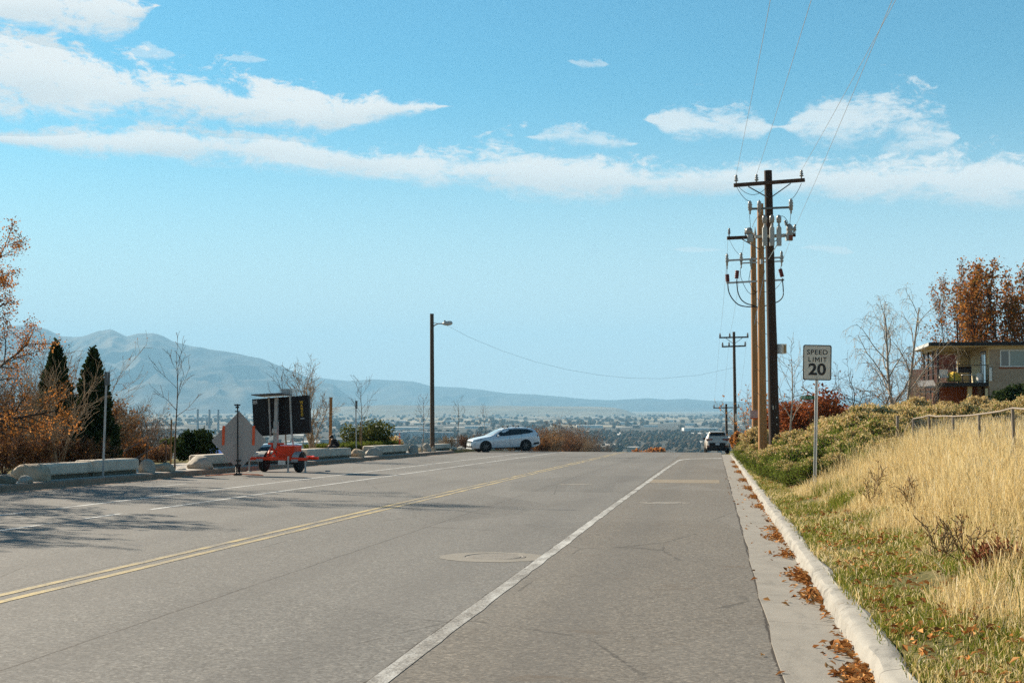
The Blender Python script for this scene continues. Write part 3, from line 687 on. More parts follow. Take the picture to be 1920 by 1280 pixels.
def conifer(loc, h, rad, seed, label, tilt=0.0):
    rng = np.random.default_rng(seed); root = thing('conifer_tree', loc, label, 'conifer', None); base = np.array(root.location)
    b = MB(); b.tube([base - [0, 0, .1], base + [0, 0, h * 0.5], base + [tilt * h, 0, h * 0.97]], [rad * 0.13, rad * 0.08, 0.015], 7)
    for k in range(90):
        z = h * rng.uniform(0.05, 0.95); a = rng.uniform(0, 6.28); q = rad * (1 - z / h) ** 0.8 * 0.8
        b.tube([base + [tilt * z, 0, z], base + [tilt * z + q * math.cos(a), q * math.sin(a), z + q * 0.7]], [0.02, 0.006], 3, cap=False)
    b.build('trunk', BARK['dark'], root)
    n = 13000; z = h * (1 - np.sqrt(rng.uniform(0.0, 1, n))) * 1.0; z = np.clip(z + rng.normal(0, .05, n), 0.08, h)
    prof = rad * np.clip((1 - z / h), 0, 1) ** 0.78 * (0.86 + 0.14 * np.minimum(1, z / (0.15 * h)))
    a = rng.uniform(0, 6.28, n); lump = 1 + 0.16 * np.sin(3 * a + z * 5.0) + 0.12 * np.sin(7 * a - z * 9) + 0.09 * np.sin(13 * a + z * 15)
    rr = prof * lump * np.sqrt(rng.uniform(0.25, 1, n))
    c = base + np.stack([rr * np.cos(a) + tilt * z, rr * np.sin(a), z + rng.normal(0, .04, n)], 1)
    u = unit(np.stack([np.cos(a) * 0.45, np.sin(a) * 0.45, np.full(n, 1.0)], 1) + rng.normal(0, .28, (n, 3))); v = unit(np.cross(u, rng.normal(0, 1, (n, 3))))
    s = rng.uniform(0.06, 0.15, (n, 1))
    b = MB(); b.cards(c, u * s, v * s * 0.33); b.build('crown', LEAF['evergreen'], root); return root

def bush(loc, rad, h, seed, label, leaf, name='shrub', cat='shrub', n=4200, size=0.09, bark=None, lumps=7, group=None, stems=26, hollow=0.35, flat=(1, 1)):
    """leafy shrub of several overlapping lobes with an uneven outline"""
    rng = np.random.default_rng(seed); root = thing(name, loc, label, cat, group); base = np.array(root.location)
    C = np.stack([rng.uniform(-.6, .6, lumps) * rad * flat[0], rng.uniform(-.6, .6, lumps) * rad * flat[1], rng.uniform(.3, .72, lumps) * h], 1)
    R = rng.uniform(.34, .56, lumps) * min(rad, h) * 0.95
    k = rng.integers(0, lumps, n); d = unit(rng.normal(0, 1, (n, 3))); q = rng.uniform(hollow, 1, n) ** 0.6
    P = C[k] + d * (R[k] * q)[:, None] * (1 + rng.normal(0, .10, n))[:, None]; P = P[P[:, 2] > 0.03]
    b = MB()
    for s in range(stems):
        t = C[rng.integers(0, lumps)] + rng.normal(0, .12, 3) * rad; m = t * 0.5 + rng.normal(0, .05, 3) * rad; m[2] = t[2] * 0.55
        b.tube([base - [0, 0, .08], base + m, base + t], [0.03 * h, 0.018 * h, 0.006], 4, cap=False)
    b.build('stem', bark or BARK['brown'], root)
    b = MB(); leaf_cards(b, rng, base + P, size, 1, 0.02); b.build('foliage', leaf, root); return root

def twiggy(loc, h, seed, label, bark, stems=14, splay=0.7, leaf=None, n_leaf=0, leaf_size=.06, group=None, name='bare_shrub', cat='shrub', r=0.03, kids=(7, 5), lean=(0, 0)):
    return tree(name, loc, label, cat, bark, habit(levels=3, n=[6, 4, 3], wob=[.10, .15, .2], up=[.03, .05, .04], kids=list(kids), start=[.2, .2], ang=[.5, .6], len=[.5, .5], fall=[.4, .3], rr=[.5, .6], rmin=0.005),
                h, r, seed, leaf, n_leaf, leaf_size, .06, group=group, stems=stems, splay=splay, lean=lean)

# rabbitbrush: four bushes built, then copied along the bank
def rabbitbrush(seed, tops, green):
    rng = np.random.default_rng(seed); root = thing('rabbitbrush', (0, 0, 0), 'green rabbitbrush with straw coloured seed heads on the bank', 'shrub', 'rabbitbrush on the bank')
    n = 420; a = rng.uniform(0, 6.28, n); tilt = np.abs(rng.normal(0, .42, n)); L = rng.uniform(.72, 1.05, n) * (1 - .12 * tilt)
    d = np.stack([np.cos(a) * np.sin(tilt), np.sin(a) * np.sin(tilt), np.cos(tilt)], 1); b0 = np.stack([rng.normal(0, .10, n), rng.normal(0, .10, n), np.full(n, -.05)], 1)
    e = b0 + d * L[:, None] + np.array([0, 0, 0.05]); 
    b = MB()
    for i in range(n): 
        m = (b0[i] + e[i]) / 2 + rng.normal(0, .025, 3); b.tube([b0[i], m, e[i]], [0.008, 0.006, 0.003], 3, cap=False)
    b.build('stem', BARK['tan'], root)
    k = rng.integers(0, n, green); f = rng.uniform(.22, 1.0, green); P = b0[k] + (e[k] - b0[k]) * f[:, None] + rng.normal(0, .045, (green, 3)); P[:, 2] = np.maximum(P[:, 2], .02)
    u = unit(d[k] + rng.normal(0, .5, (green, 3))); v = unit(np.cross(u, rng.normal(0, 1, (green, 3)))); s = rng.uniform(.018, .048, (green, 1))
    b = MB(); b.cards(P, u * s, v * s * .22); b.build('foliage', LEAF['goldgreen'], root)
    if tops:
        hi = np.where(L * np.cos(tilt) > np.quantile(L * np.cos(tilt), .12 if tops > 3000 else .5))[0]
        k = hi[rng.integers(0, len(hi), tops)]; P = e[k] + rng.normal(0, .035, (tops, 3)) + np.array([0, 0, -.01]); 
        u = unit(rng.normal(0, 1, (tops, 3))); v = unit(np.cross(u, rng.normal(0, 1, (tops, 3)))); s = rng.uniform(.007, .020, (tops, 1))
        b = MB(); b.cards(P, u * s, v * s); b.build('blossoms', LEAF['straw'], root)
    return root

# grass: blades as three triangles each
def blades(name, x, y, h, w, lean, m, seed, heads=0.0):
    rng = np.random.default_rng(seed); n = len(x); z = gz(x, y) - 0.03
    base = np.stack([x, y, z], 1); a = rng.uniform(0, 6.28, n); s = np.stack([np.cos(a), np.sin(a), np.zeros(n)], 1) * w[:, None] * .5
    ln = np.stack([rng.normal(0.10, .55, n), rng.normal(-0.1, .55, n), np.zeros(n)], 1) * (lean * h)[:, None]
    up = np.array([0, 0, 1.0])
    m1 = base + up * (h * .55)[:, None] + ln * .35; tip = base + up * h[:, None] * (1 - .25 * lean ** 2)[:, None] + ln
    V = np.stack([base - s, base + s, m1 - s * .8, m1 + s * .8, tip], 1).reshape(-1, 3)
    k = (np.arange(n) * 5)[:, None]
    T = np.concatenate([k + [0, 1, 2], k + [1, 3, 2], k + [2, 3, 4]])
    b = MB(); b.add(V, tris=T)
    if heads:
        q = rng.uniform(0, 1, n) < heads; c = tip[q] - ln[q] * .1; c[:, 2] -= .04; u = unit(np.stack([ln[q, 0], ln[q, 1], h[q] * .8], 1)); t = unit(np.cross(u, rng.normal(0, 1, (q.sum(), 3))))
        b.cards(c, u * .06, t * .0028)
    o = b.build(name, m); return o

GRASSMAT = {'gold': leafmat('dry golden grass', [(0.48, 0.34, 0.12), (0.66, 0.52, 0.25), (0.78, 0.66, 0.40), (0.54, 0.39, 0.15), (0.72, 0.58, 0.31), (0.32, 0.21, 0.075), (0.80, 0.71, 0.50)], 0.42),
            'green': leafmat('short green grass', [(0.075, 0.115, 0.012), (0.13, 0.17, 0.020), (0.20, 0.215, 0.032), (0.27, 0.21, 0.06), (0.10, 0.14, 0.015)], 0.42),
            'lawn': leafmat('hedge green', [(0.05, 0.075, 0.014), (0.09, 0.11, 0.022), (0.13, 0.14, 0.03)], 0.35)}
def scatter(n, xr, yr, seed, power=1.0):
    rng = np.random.default_rng(seed)
    y = yr[0] + (yr[1] - yr[0]) * rng.uniform(0, 1, n) ** power; x = rng.uniform(xr[0], xr[1], n)
    k = in_view(x, y); return x[k], y[k]
def clump(x, y, sc, seed):
    """smooth patchiness, 0..1"""
    rng = np.random.default_rng(seed); f = np.zeros(len(x))
    for i in range(7):
        a = rng.uniform(0, 6.28); k = sc * rng.uniform(.5, 2.2); f += np.sin((x * math.cos(a) + y * math.sin(a)) * k + rng.uniform(0, 6.28))
    return np.clip(f / 7 * 1.3 + .5, 0, 1)

def plant_bank():
    rng = np.random.default_rng(77)
    # short grass along the kerb
    x, y = scatter(360000, (1.12, 4.2), (4.5, 60), 1, 1.9)
    c = clump(x, y, 2.2, 4); c2 = clump(x, y, 0.9, 9); keep = (rng.uniform(0, 1, len(x)) < (.25 + .9 * c) * np.clip((4.4 - x) / 1.5, .15, 1)) & (rng.uniform(0, 1, len(x)) < np.clip((x - 1.08) / .22, 0.1, 1))
    x, y, c, c2 = x[keep], y[keep], c[keep], c2[keep]
    h = rng.uniform(.035, .10, len(x)) * (.6 + .8 * c); dry = rng.uniform(0, 1, len(x)) < (.16 + .55 * np.clip(c2 - .45, 0, 1) * 2 + .25 * np.clip((x - 2.0) / 1.5, 0, 1))
    o = blades('short_grass', x[~dry], y[~dry], h[~dry], rng.uniform(.004, .008, (~dry).sum()) * (1 + y[~dry] / 30), rng.uniform(.3, 1.2, (~dry).sum()), GRASSMAT['green'], 5)
    tag(o, 'short green grass growing between the kerb and the tall dry grass', 'grass', kind='stuff')
    o = blades('dry_turf', x[dry], y[dry], h[dry] * 1.3, rng.uniform(.004, .007, dry.sum()) * (1 + y[dry] / 30), rng.uniform(.4, 1.4, dry.sum()), GRASSMAT['gold'], 6)
    tag(o, 'short dry straw coloured turf mixed in by the kerb', 'grass', kind='stuff')
    # tall dry grass up the bank, on both sides of the fence
    x, y = scatter(800000, (1.7, 19), (6, 58), 2, 1.35)
    c = clump(x, y, 1.6, 14); e = 2.35 + .55 * (clump(x, y, 1.1, 31) - .5) * 2 + np.clip((y - 33) / 12, 0, 1) * 1.0
    keep = (x > e - .5 * rng.uniform(0, 1, len(x)) ** 2.5) & (rng.uniform(0, 1, len(x)) < .35 + .8 * c) & ((x < 9) | (rng.uniform(0, 1, len(x)) < .6))
    keep &= ~((y > 31) & (x < 4.6) & (rng.uniform(0, 1, len(x)) < np.clip((y - 31) / 6, 0, .95)))
    x, y, c, e = x[keep], y[keep], c[keep], e[keep]
    rise = np.clip((x - e + .45) / 1.6, .2, 1); h = rng.uniform(.45, 1.0, len(x)) * (.7 + .5 * c) * rise
    o = blades('tall_dry_grass', x, y, h, rng.uniform(.0020, .0040, len(x)) * (1 + y / 40), rng.uniform(.15, .85, len(x)), GRASSMAT['gold'], 7, .3)
    tag(o, 'tall dry golden grass covering the bank behind the speed sign', 'grass', kind='stuff')
    # a sparse undergrowth of green at the foot of the tall grass
    x, y = scatter(60000, (2.0, 6.5), (6, 40), 22, 1.5); c = clump(x, y, .8, 51); k = rng.uniform(0, 1, len(x)) < np.clip((c - .5) * 2.2, 0, .9); x, y = x[k], y[k]
    o = blades('weedy_grass', x, y, rng.uniform(.12, .40, len(x)), rng.uniform(.005, .010, len(x)) * (1 + y / 40), rng.uniform(.3, 1.0, len(x)), GRASSMAT['green'], 8)
    tag(o, 'green weedy tufts showing through the dry grass', 'grass', kind='stuff')
plant_bank()

def leaf_litter():
    rng = np.random.default_rng(5); P = []
    piles = [(1627, 1272, 260), (1585, 1216, 70), (1520, 1085, 150), (1540, 1118, 110), (1505, 1078, 60), (1478, 1040, 60), (1456, 1008, 90), (1450, 993, 40), (1428, 950, 60), (1418, 932, 90), (1408, 915, 80), (1400, 900, 90), (1393, 885, 90), (1388, 875, 80), (1384, 866, 60)]
    for px, py, n in piles:
        cx, cy = road_xy(px, py); cx = min(cx, 0.94); n = int(.62 * n * (1 + cy / 22)); L = .13 + cy * .010
        x = np.minimum(cx + .05 + np.abs(rng.normal(0, .10, n)) * -1 + rng.normal(0, .03, n), 0.98); y = cy + rng.normal(0, L, n)
        hgt = np.abs(rng.normal(0, .022, n)); P.append(np.stack([x, y, zr(y) - .005 + hgt], 1))
    n = 260; y = 6 + 70 * rng.uniform(0, 1, n) ** 1.5; x = 0.98 - np.abs(rng.normal(0, .035, n)); P.append(np.stack([x, y, zr(y) + .0 + np.abs(rng.normal(0, .008, n))], 1))
    n = 60; y = rng.uniform(6, 50, n); x = rng.uniform(.3, 1.0, n); P.append(np.stack([x, y, zr(y) + .012], 1))
    n = 3000; y = 5 + 40 * rng.uniform(0, 1, n) ** 2.2; x = 1.24 + np.abs(rng.normal(0, .9, n)); c = clump(x, y, 1.9, 61); k = rng.uniform(0, 1, n) < c * 1.1; x, y = x[k], y[k]
    P.append(np.stack([x, y, gz(x, y) + rng.uniform(.0, .06, len(x))], 1))
    n = 500; y = rng.uniform(5.2, 7.6, n); x = rng.uniform(1.5, 3.4, n); P.append(np.stack([x, y, gz(x, y) + rng.uniform(.0, .07, n)], 1))
    c = np.concatenate(P); n = len(c); s = rng.uniform(.018, .038, n)[:, None]
    a = rng.uniform(0, 6.28, n); up = unit(np.stack([rng.normal(0, .45, n), rng.normal(0, .45, n), np.ones(n)], 1))
    u = unit(np.cross(up, np.stack([np.cos(a), np.sin(a), np.zeros(n)], 1))); v = np.cross(up, u)
    # a leaf: two halves folded along the midrib, pointed at both ends
    t0, t1 = c - u * s * 1.3, c + u * s * 1.3; l = c + v * s * .7 + up * s * .45; r = c - v * s * .7 + up * s * .45
    V = np.stack([t0, l, t1, r], 1).reshape(-1, 3); k = (np.arange(n) * 4)[:, None]
    b = MB(); b.add(V, tris=np.concatenate([k + [0, 2, 1], k + [0, 3, 2]])); o = b.build('fallen_leaves', leafmat('fallen leaves', [(0.27, 0.10, 0.03), (0.42, 0.19, 0.06), (0.55, 0.30, 0.12), (0.34, 0.13, 0.035), (0.20, 0.08, 0.03)], .15))
    tag(o, 'brown and orange fallen leaves drifted along the kerb', 'leaves', kind='stuff')
leaf_litter()

# ---- rabbitbrush along the bank
RB = [rabbitbrush(1, 2600, 13000), rabbitbrush(2, 4600, 10500), rabbitbrush(3, 900, 14500), rabbitbrush(4, 8500, 4600)]
def place_brush():
    rng = np.random.default_rng(12); spots = []
    def front_top(px): return np.interp(px, [1395, 1420, 1445, 1470, 1500, 1525, 1560, 1600, 1640, 1680, 1720, 1760, 1800, 1850, 1920, 2000], [838, 826, 815, 808, 796, 781, 772, 752, 746, 752, 757, 752, 746, 752, 742, 740])
    # (depth, columns, kind): rows nearest the road first
    rows = [(34, range(1500, 1700, 30), (2, 2, 0)), (38, range(1462, 1690, 26), (0, 2)), (42, range(1440, 1700, 24), (0, 0, 2, 1)), (46.5, range(1425, 1740, 24), (1, 1, 0)), (51, range(1560, 1960, 27), (1, 3, 1)), (56, range(1640, 2010, 26), (3, 1, 3)), (62, range(1690, 2020, 27), (3, 3, 1)), (57, range(1404, 1470, 22), (3, 1)), (64, range(1410, 1440, 12), (3,))]
    for d, cols, kinds in rows:
        for px in cols:
            p = px + rng.normal(0, 7); dd = d + rng.normal(0, .8); x, y = xy(p, dd); z = float(gz(x, y))
            if x < 1.75: continue
            top = front_top(p) + {34: 62, 38: 36, 42: 20, 46.5: 6, 51: 10, 56: 4, 62: -3, 57: 2, 64: -25}[d] + rng.normal(0, 5)
            if d == 34 and p < 1540: top += 18
            if d == 34 and p > 1640: top += 14
            h = (W(p, top, dd)[2] - z) * .87; h = float(np.clip(h * rng.uniform(.80, 1.10), .4, 2.1)); spots.append((x, y, z, h, kinds[rng.integers(0, len(kinds))]))
    # low brush by the crest end of the kerb
    for px, d, h in ((1400, 62, .8), (1392, 70, .7), (1398, 78, .9), (1412, 52, .7), (1425, 47, .65), (1440, 43, .6), (1455, 40, .55), (1470, 37, .6), (1487, 35, .55)):
        x, y = xy(px, d); spots.append((x, y, float(gz(x, y)), h, int(rng.choice([0, 2, 2]))))
    used = set()
    for x, y, z, h, k in spots:
        lab = ['green rabbitbrush with straw coloured seed heads on the bank', 'rabbitbrush covered in straw coloured seed heads on the bank', 'mostly green rabbitbrush with few seed heads on the bank', 'dry pale rabbitbrush, all straw seed heads, on the bank'][k]
        wd = h * rng.uniform(.78, 1.0) if h > 1.2 else h * rng.uniform(1.0, 1.25)
        if k not in used:
            used.add(k); o = RB[k]; o.location = (x, y, z); o.rotation_euler = (0, 0, rng.uniform(0, 6.28)); o.scale = (wd, wd, h); o['label'] = lab
        else: dup(RB[k], (x, y, z), rng.uniform(0, 6.28), (wd, wd, h), lab)
place_brush()
x, y = xy(1868, 12.2)
twiggy((x, y, gz(x, y)), .42, 91, 'rust brown dead weed at the right edge of the grass', M('rust weed', (0.22, 0.075, 0.03), .9, .3, 9), 30, 1.0, LEAF['brownleaf'], 700, .022, name='dead_weed', cat='weed', r=.004)
for i, (px, d, h, lab) in enumerate(((1720, 19, .75, 'thin brown weed stalk standing in the dry grass'), (1635, 23, .7, 'thin brown weed stalk standing in the dry grass'), (1805, 14, .6, 'thin brown weed stalk standing in the dry grass'), (1760, 14.5, .5, 'thin brown weed stalk standing in the dry grass'))):
    x, y = xy(px, d); twiggy((x, y, gz(x, y)), h, 95 + i, lab, M('weed stalk', (0.24, 0.16, 0.08), .9, .3, 9), 3, .30, LEAF['brownleaf'], 110, .018, name='weed_stalk', cat='weed', r=.004, kids=(5, 3), group='brown weed stalks')
# ------------------------------------------------------------------ poles, wires, lamps
MAT.update({
 'pole_dark': M('creosoted pole wood', (0.040, 0.024, 0.016), 0.85, 0.4, 3, bump=0.5, bscale=20, stretch=(6, 6, .4)),
 'pole_brown': M('weathered pole wood', (0.33, 0.165, 0.065), 0.85, 0.35, 3, bump=0.5, bscale=20, stretch=(6, 6, .4)),
 'pole_grey': M('grey brown pole wood', (0.085, 0.06, 0.042), 0.85, 0.35, 3, bump=0.4, bscale=20, stretch=(6, 6, .4)),
 'arm_wood': M('crossarm wood', (0.065, 0.034, 0.020), 0.85, 0.35, 4, bump=0.4, bscale=20),
 'steel': M('galvanised steel', (0.36, 0.36, 0.35), 0.5, 0.2, 9, metal=0.6), 'arm_steel': M('grey fibreglass arm', (0.12, 0.125, 0.12), 0.6, 0.2, 9),
 'ceramic': M('grey porcelain', (0.27, 0.255, 0.23), 0.3, 0.2, 9, spec=.5), 'brown_ceramic': M('brown porcelain', (0.12, 0.075, 0.05), 0.3, 0.25, 9, spec=.5),
 'can_grey': M('grey equipment paint', (0.34, 0.34, 0.315), 0.5, 0.12, 4), 'red_rubber': M('dark red arrester', (0.10, 0.015, 0.012), 0.5, 0.25, 9),
 'black': M('black cable', (0.012, 0.012, 0.012), 0.55, 0.2, 9), 'wire': M('line wire', (0.42, 0.42, 0.42), 0.5, 0.1, 9, metal=0.3), 'white_box': M('white painted metal', (0.66, 0.64, 0.58), 0.5, 0.08, 5),
 'rust_box': M('rusty box', (0.20, 0.06, 0.03), 0.7, 0.3, 9), 'lamp': M('lamp housing', (0.42, 0.41, 0.38), 0.45, 0.1, 5), 'glass_lamp': M('lamp lens', (0.5, 0.5, 0.48), 0.2, 0.05, 5, spec=.6),
 'pole_sign_white': M('faded board', (0.50, 0.40, 0.38), 0.7, 0.2, 9), 'orange_paint': M('orange red board edge', (0.50, 0.09, 0.03), 0.6, 0.2, 9)})
def insul(b, c, h=.28, r=.09, axis=(0, 0, 1), n=12):
    b.lathe(c, [(.02, -.12), (.02, 0), (r * .5, .01), (r, .05 * h / .28), (r * .45, .08 * h / .28), (r * .85, .13 * h / .28), (r * .4, .17 * h / .28), (r * .6, .21 * h / .28), (r * .45, .26 * h / .28), (.015, h)], n, axis)
def sag(a, c, s, n=24):
    a = np.asarray(a, float); c = np.asarray(c, float); t = np.linspace(0, 1, n)[:, None]
    p = a + (c - a) * t; p[:, 2] -= (4 * s * t * (1 - t))[:, 0]; return p
def pole_thing(name, base, top, r0, r1, m, label, cat='utility pole'):
    root = thing(name, base, label, cat); b = MB()
    a = np.asarray(base, float) - [0, 0, .3]; t = np.linspace(0, 1, 8)[:, None]; pts = a + (np.asarray(top) - a) * t
    b.tube(pts, r0 + (r1 - r0) * t[:, 0], 16); b.build('pole', MAT[m], root, smooth=False); smooth_by_angle(root.children[0]); return root
def pole_base(px, d):
    x, y = xy(px, d); return np.array([x, y, float(gz(x, y))])
FD = FV * -1                                   # towards the camera

# the dark pole nearest the camera
d = 49.0; P = lambda px, py, dd=d: W(px, py, dd)
pa = pole_thing('utility_pole', pole_base(1452.5, d), P(1440, 320), .195, .135, 'pole_dark', 'tall dark creosoted utility pole with a wooden crossarm, nearest of the poles')
off = FD * .16
b = MB(); b.bar(P(1374.5, 349) + off, P(1507, 339) + off, .10, .125); b.build('crossarm', MAT['arm_wood'], pa)
for a_, c_ in (((1401, 352), (1437, 371)), ((1480, 346), (1446, 370))):
    b = MB(); b.bar(P(*a_) + off * 1.5, P(*c_) + off, .03, .035); b.build('brace', MAT['arm_steel'], pa)
for px, py, m in ((1379, 342, 'ceramic'), (1417, 341, 'ceramic'), (1501, 333, 'ceramic')):
    b = MB(); insul(b, P(px, py) + off, .24, .085); b.build('insulator', MAT[m], pa, smooth=True)
b = MB(); b.bar(P(1405, 393) + off, P(1480, 390) + off, .07, .07); b.build('steel_arm', MAT['arm_steel'], pa)
for px, t0, b0 in ((1404, 378, 404), (1421.5, 377, 406), (1480.5, 374, 403)):
    b = MB(); c = P(px, b0) + off * 1.6; hh = P(px, t0)[2] - P(px, b0)[2]
    b.lathe(c, [(.02, 0), (.035, .05), (.03, .12), (.065, .14), (.06, hh * .45), (.085, hh * .5), (.06, hh * .6), (.085, hh * .68), (.055, hh * .8), (.07, hh * .88), (.03, hh * .92), (.025, hh)], 12); b.build('fuse_cutout', MAT['ceramic'], pa, smooth=True)
b = MB(); b.bar(P(1414, 445) + off, P(1478, 442) + off, .08, .09); b.build('equipment_arm', MAT['can_grey'], pa)
for px in (1430.5, 1444, 1457):
    b = MB(); c = P(px, 463) + off * 2.3; s = 49 / FPX; H = 34 * s
    b.box(c + [0, 0, H / 2], (.15, .13, H), rz=YAW); b.lathe(c + [0, 0, H], [(.075, 0), (.05, .05), (.035, .10), (.03, .16)], 12)
    o = b.build('capacitor', MAT['can_grey'], pa)
    b = MB(); b.lathe(c + [0, 0, H + .16], [(.05, 0), (.085, .03), (.075, .08), (.09, .11), (.085, .2), (.06, .26), (.01, .285)], 14); b.build('bushing', MAT['ceramic'], o, smooth=True)
b = MB(); b.box(P(1478, 446) + off, (.22, .2, .22), rz=YAW); o = b.build('switch_box', MAT['can_grey'], pa)
b = MB(); b.box(P(1480, 447) + off * 1.75, (.13, .03, .17), rz=YAW); b.build('box_door', MAT['rust_box'], o)
b = MB(); b.lathe(P(1479, 441) + off, [(.10, 0), (.12, .06), (.09, .1), (.12, .16), (.11, .26), (.07, .34), (.02, .38)], 14); insul(b, P(1474, 424) + off, .2, .08, (-.4, 0, 1)); insul(b, P(1487, 432) + off, .2, .07, (.25, 0, 1)); b.build('switch_bushing', MAT['ceramic'], pa, smooth=True)
b = MB(); b.bar(P(1466, 440) + off * 2.2, P(1439, 487) + off * 1.2, .025, .025); b.build('strut', MAT['white_box'], pa)
b = MB(); b.box(P(1461, 654) + RV * .09, (.24, .22, .34), rz=YAW + .6); o = b.build('meter_box', MAT['white_box'], pa); b = MB(); b.box(P(1465.5, 654) + RV * .075 + FD * .10, (.02, .17, .27), rz=YAW + .6); b.build('meter_shade_face', M('meter shade tan', (.42, .27, .13), .6, .1), o)  # tan plate puts the shade of the box's right face into colour
b = MB()
for a_, c_, s_ in (((1379, 350), (1403, 380), .1), ((1384, 352), (1436, 352), .28), ((1501, 345), (1482, 375), .06), ((1404, 404), (1405, 434), .0), ((1481, 402), (1478, 422), -.03), ((1458, 410), (1475, 420), -.14), ((1430, 410), (1408, 428), -.2)): b.tube(sag(P(*a_) + off, P(*c_) + off * 1.8, s_, 12), .009, 5)
b.build('jumper_wire', MAT['black'], pa)
b = MB(); b.box(P(1450, 764) + off * 1.05, (.10, .012, .13), rz=YAW); b.box(P(1453, 782) + off * 1.05, (.10, .012, .04), rz=YAW); b.box(P(1452, 795) + off * 1.05, (.13, .012, .03), rz=YAW); b.build('pole_tag', MAT['white_box'], pa)
b = MB(); b.tube([P(1457.8, 815), P(1456.5, 650), P(1449.5, 480), P(1447, 400)], .022, 6); b.build('edge_tube', MAT['steel'], pa)  # thin steel tube up the right edge of the pole

# two lighter poles behind it
d = 57.0; pb_ = pole_thing('utility_pole', pole_base(1429.5, d), P(1425.5, 382, d), .185, .125, 'pole_brown', 'brown utility pole with a dark crossarm, middle of the three close together'); off = FD * .16
b = MB(); b.bar(P(1362, 447.5, d) + off, P(1490, 441.5, d) + off, .10, .13); b.build('crossarm', MAT['arm_wood'], pb_)
for a_, c_ in (((1390, 450), (1424, 469)), ((1462, 446), (1431, 467))):
    b = MB(); b.bar(P(*a_, d) + off * 1.5, P(*c_, d) + off, .03, .035); b.build('brace', MAT['arm_steel'], pb_)
for px, py in ((1366, 440), (1397, 440), (1489, 434)):
    b = MB(); insul(b, P(px, py, d) + off, .25, .07); b.build('insulator', MAT['brown_ceramic'], pb_, smooth=True)
b = MB(); b.lathe(P(1405, 456, d) + off * 1.4, [(.10, 0), (.13, .05), (.13, .30), (.10, .34)], 16); o = b.build('transformer', MAT['can_grey'], pb_, smooth=False)
b = MB(); b.lathe(P(1404, 440, d) + off * 1.4, [(.08, 0), (.14, .03), (.15, .16), (.11, .24), (.02, .27)], 14, (-.25, 0, 1)); b.build('bushing', MAT['ceramic'], o, smooth=True)
b = MB(); b.lathe(P(1414.5, 441, d) + off, [(.06, 0), (.05, .05), (.025, .2), (.01, .32)], 10); b.build('arrester', MAT['can_grey'], pb_)
b = MB(); b.bar(P(1426, 496, d) + off, P(1426, 487, d) + off, .2, .1); b.build('clamp', MAT['steel'], pb_)
for q in range(9):
    b = MB(); py = 560 + q * 22; b.bar(P(1427 + (py - 382) * .01, py, d), P(1427 + (py - 382) * .01, py, d) + RV * (.28 if q % 2 else -.28), .018, .018); b.build('step_bolt', MAT['arm_steel'], pb_)
b = MB(); b.tube(sag(P(1433, 507, d) + off, P(1413, 608, d) + off, .0, 6), .012, 5); b.tube(sag(P(1366, 449, d) + off, P(1385, 478, d) + off, .08, 8), .008, 5); b.build('jumper_wire', MAT['wire'], pb_)

d = 65.0; pc_ = pole_thing('utility_pole', pole_base(1416.5, d), P(1412, 437, d), .17, .12, 'pole_brown', 'light brown utility pole with hanging black cables and red arresters, left of the three'); off = FD * .15
for (x0, y0), (x1, y1), w in (((1363, 489), (1468, 483), .08), ((1390, 494), (1468, 490), .06), ((1361, 531), (1469, 525), .08)):
    b = MB(); b.bar(P(x0, y0, d) + off, P(x1, y1, d) + off, w, w); b.build('steel_arm', MAT['steel'], pc_)
for px, t0, b0 in ((1362, 476, 506), (1388.5, 474, 504), (1407, 482, 506), (1464, 471, 500)):
    b = MB(); c = P(px, b0, d) + off * 1.4; hh = P(px, t0, d)[2] - c[2]
    b.lathe(c, [(.015, 0), (.03, .05), (.025, hh * .2), (.05, hh * .25), (.045, hh * .4), (.085, hh * .5), (.05, hh * .58), (.085, hh * .66), (.05, hh * .75), (.07, hh * .85), (.02, hh)], 12); b.build('fuse_cutout', MAT['ceramic'], pc_, smooth=True)
for (xa, ya), (xb, yb) in (((1362, 515), (1363, 529)), ((1381, 508), (1379.5, 523)), ((1461, 505), (1465, 520))):
    b = MB(); q0, q1 = P(xa, ya, d) + off * 1.5, P(xb, yb, d) + off * 1.5; dv = q1 - q0
    b.tube([q0 + dv * k for k in np.linspace(0, 1, 9)], [.085, .095] * 4 + [.08], 12); b.build('arrester', MAT['red_rubber'], pc_)
cab = [[(1363, 530), (1365, 547), (1372, 561), (1384, 572), (1400, 575.5), (1416, 575)], [(1380, 524), (1381.5, 545), (1387, 560), (1397, 569), (1410, 573), (1420, 577)], [(1465, 522), (1467, 545), (1466, 556), (1460, 564), (1450, 569), (1436, 573), (1420, 577)]]
for c in cab:
    b = MB(); pts = np.array([P(*q, d) + off * 1.5 for q in c]); tt = np.linspace(0, len(c) - 1, 26)
    i = np.minimum(tt.astype(int), len(c) - 2); f = (tt - i)[:, None]; p0 = pts[np.maximum(i - 1, 0)]; p1 = pts[i]; p2 = pts[i + 1]; p3 = pts[np.minimum(i + 2, len(c) - 1)]
    b.tube(.5 * ((2 * p1) + (p2 - p0) * f + (2 * p0 - 5 * p1 + 4 * p2 - p3) * f ** 2 + (3 * p1 - p0 - 3 * p2 + p3) * f ** 3), .026, 7); b.build('cable', MAT['black'], pc_, smooth=True)
b = MB()
for a_, c_, s_ in (((1362, 506), (1362, 516), 0), ((1387, 503), (1388, 520), 0), ((1388, 520), (1424, 538), .55), ((1406, 507), (1403, 525), .0), ((1403, 525), (1424, 540), .35), ((1464, 499), (1462, 506), 0), ((1465, 527), (1432, 547), .2)): b.tube(sag(P(*a_, d) + off, P(*c_, d) + off, s_, 12), .012, 5)
b.build('jumper_wire', MAT['black'], pc_)
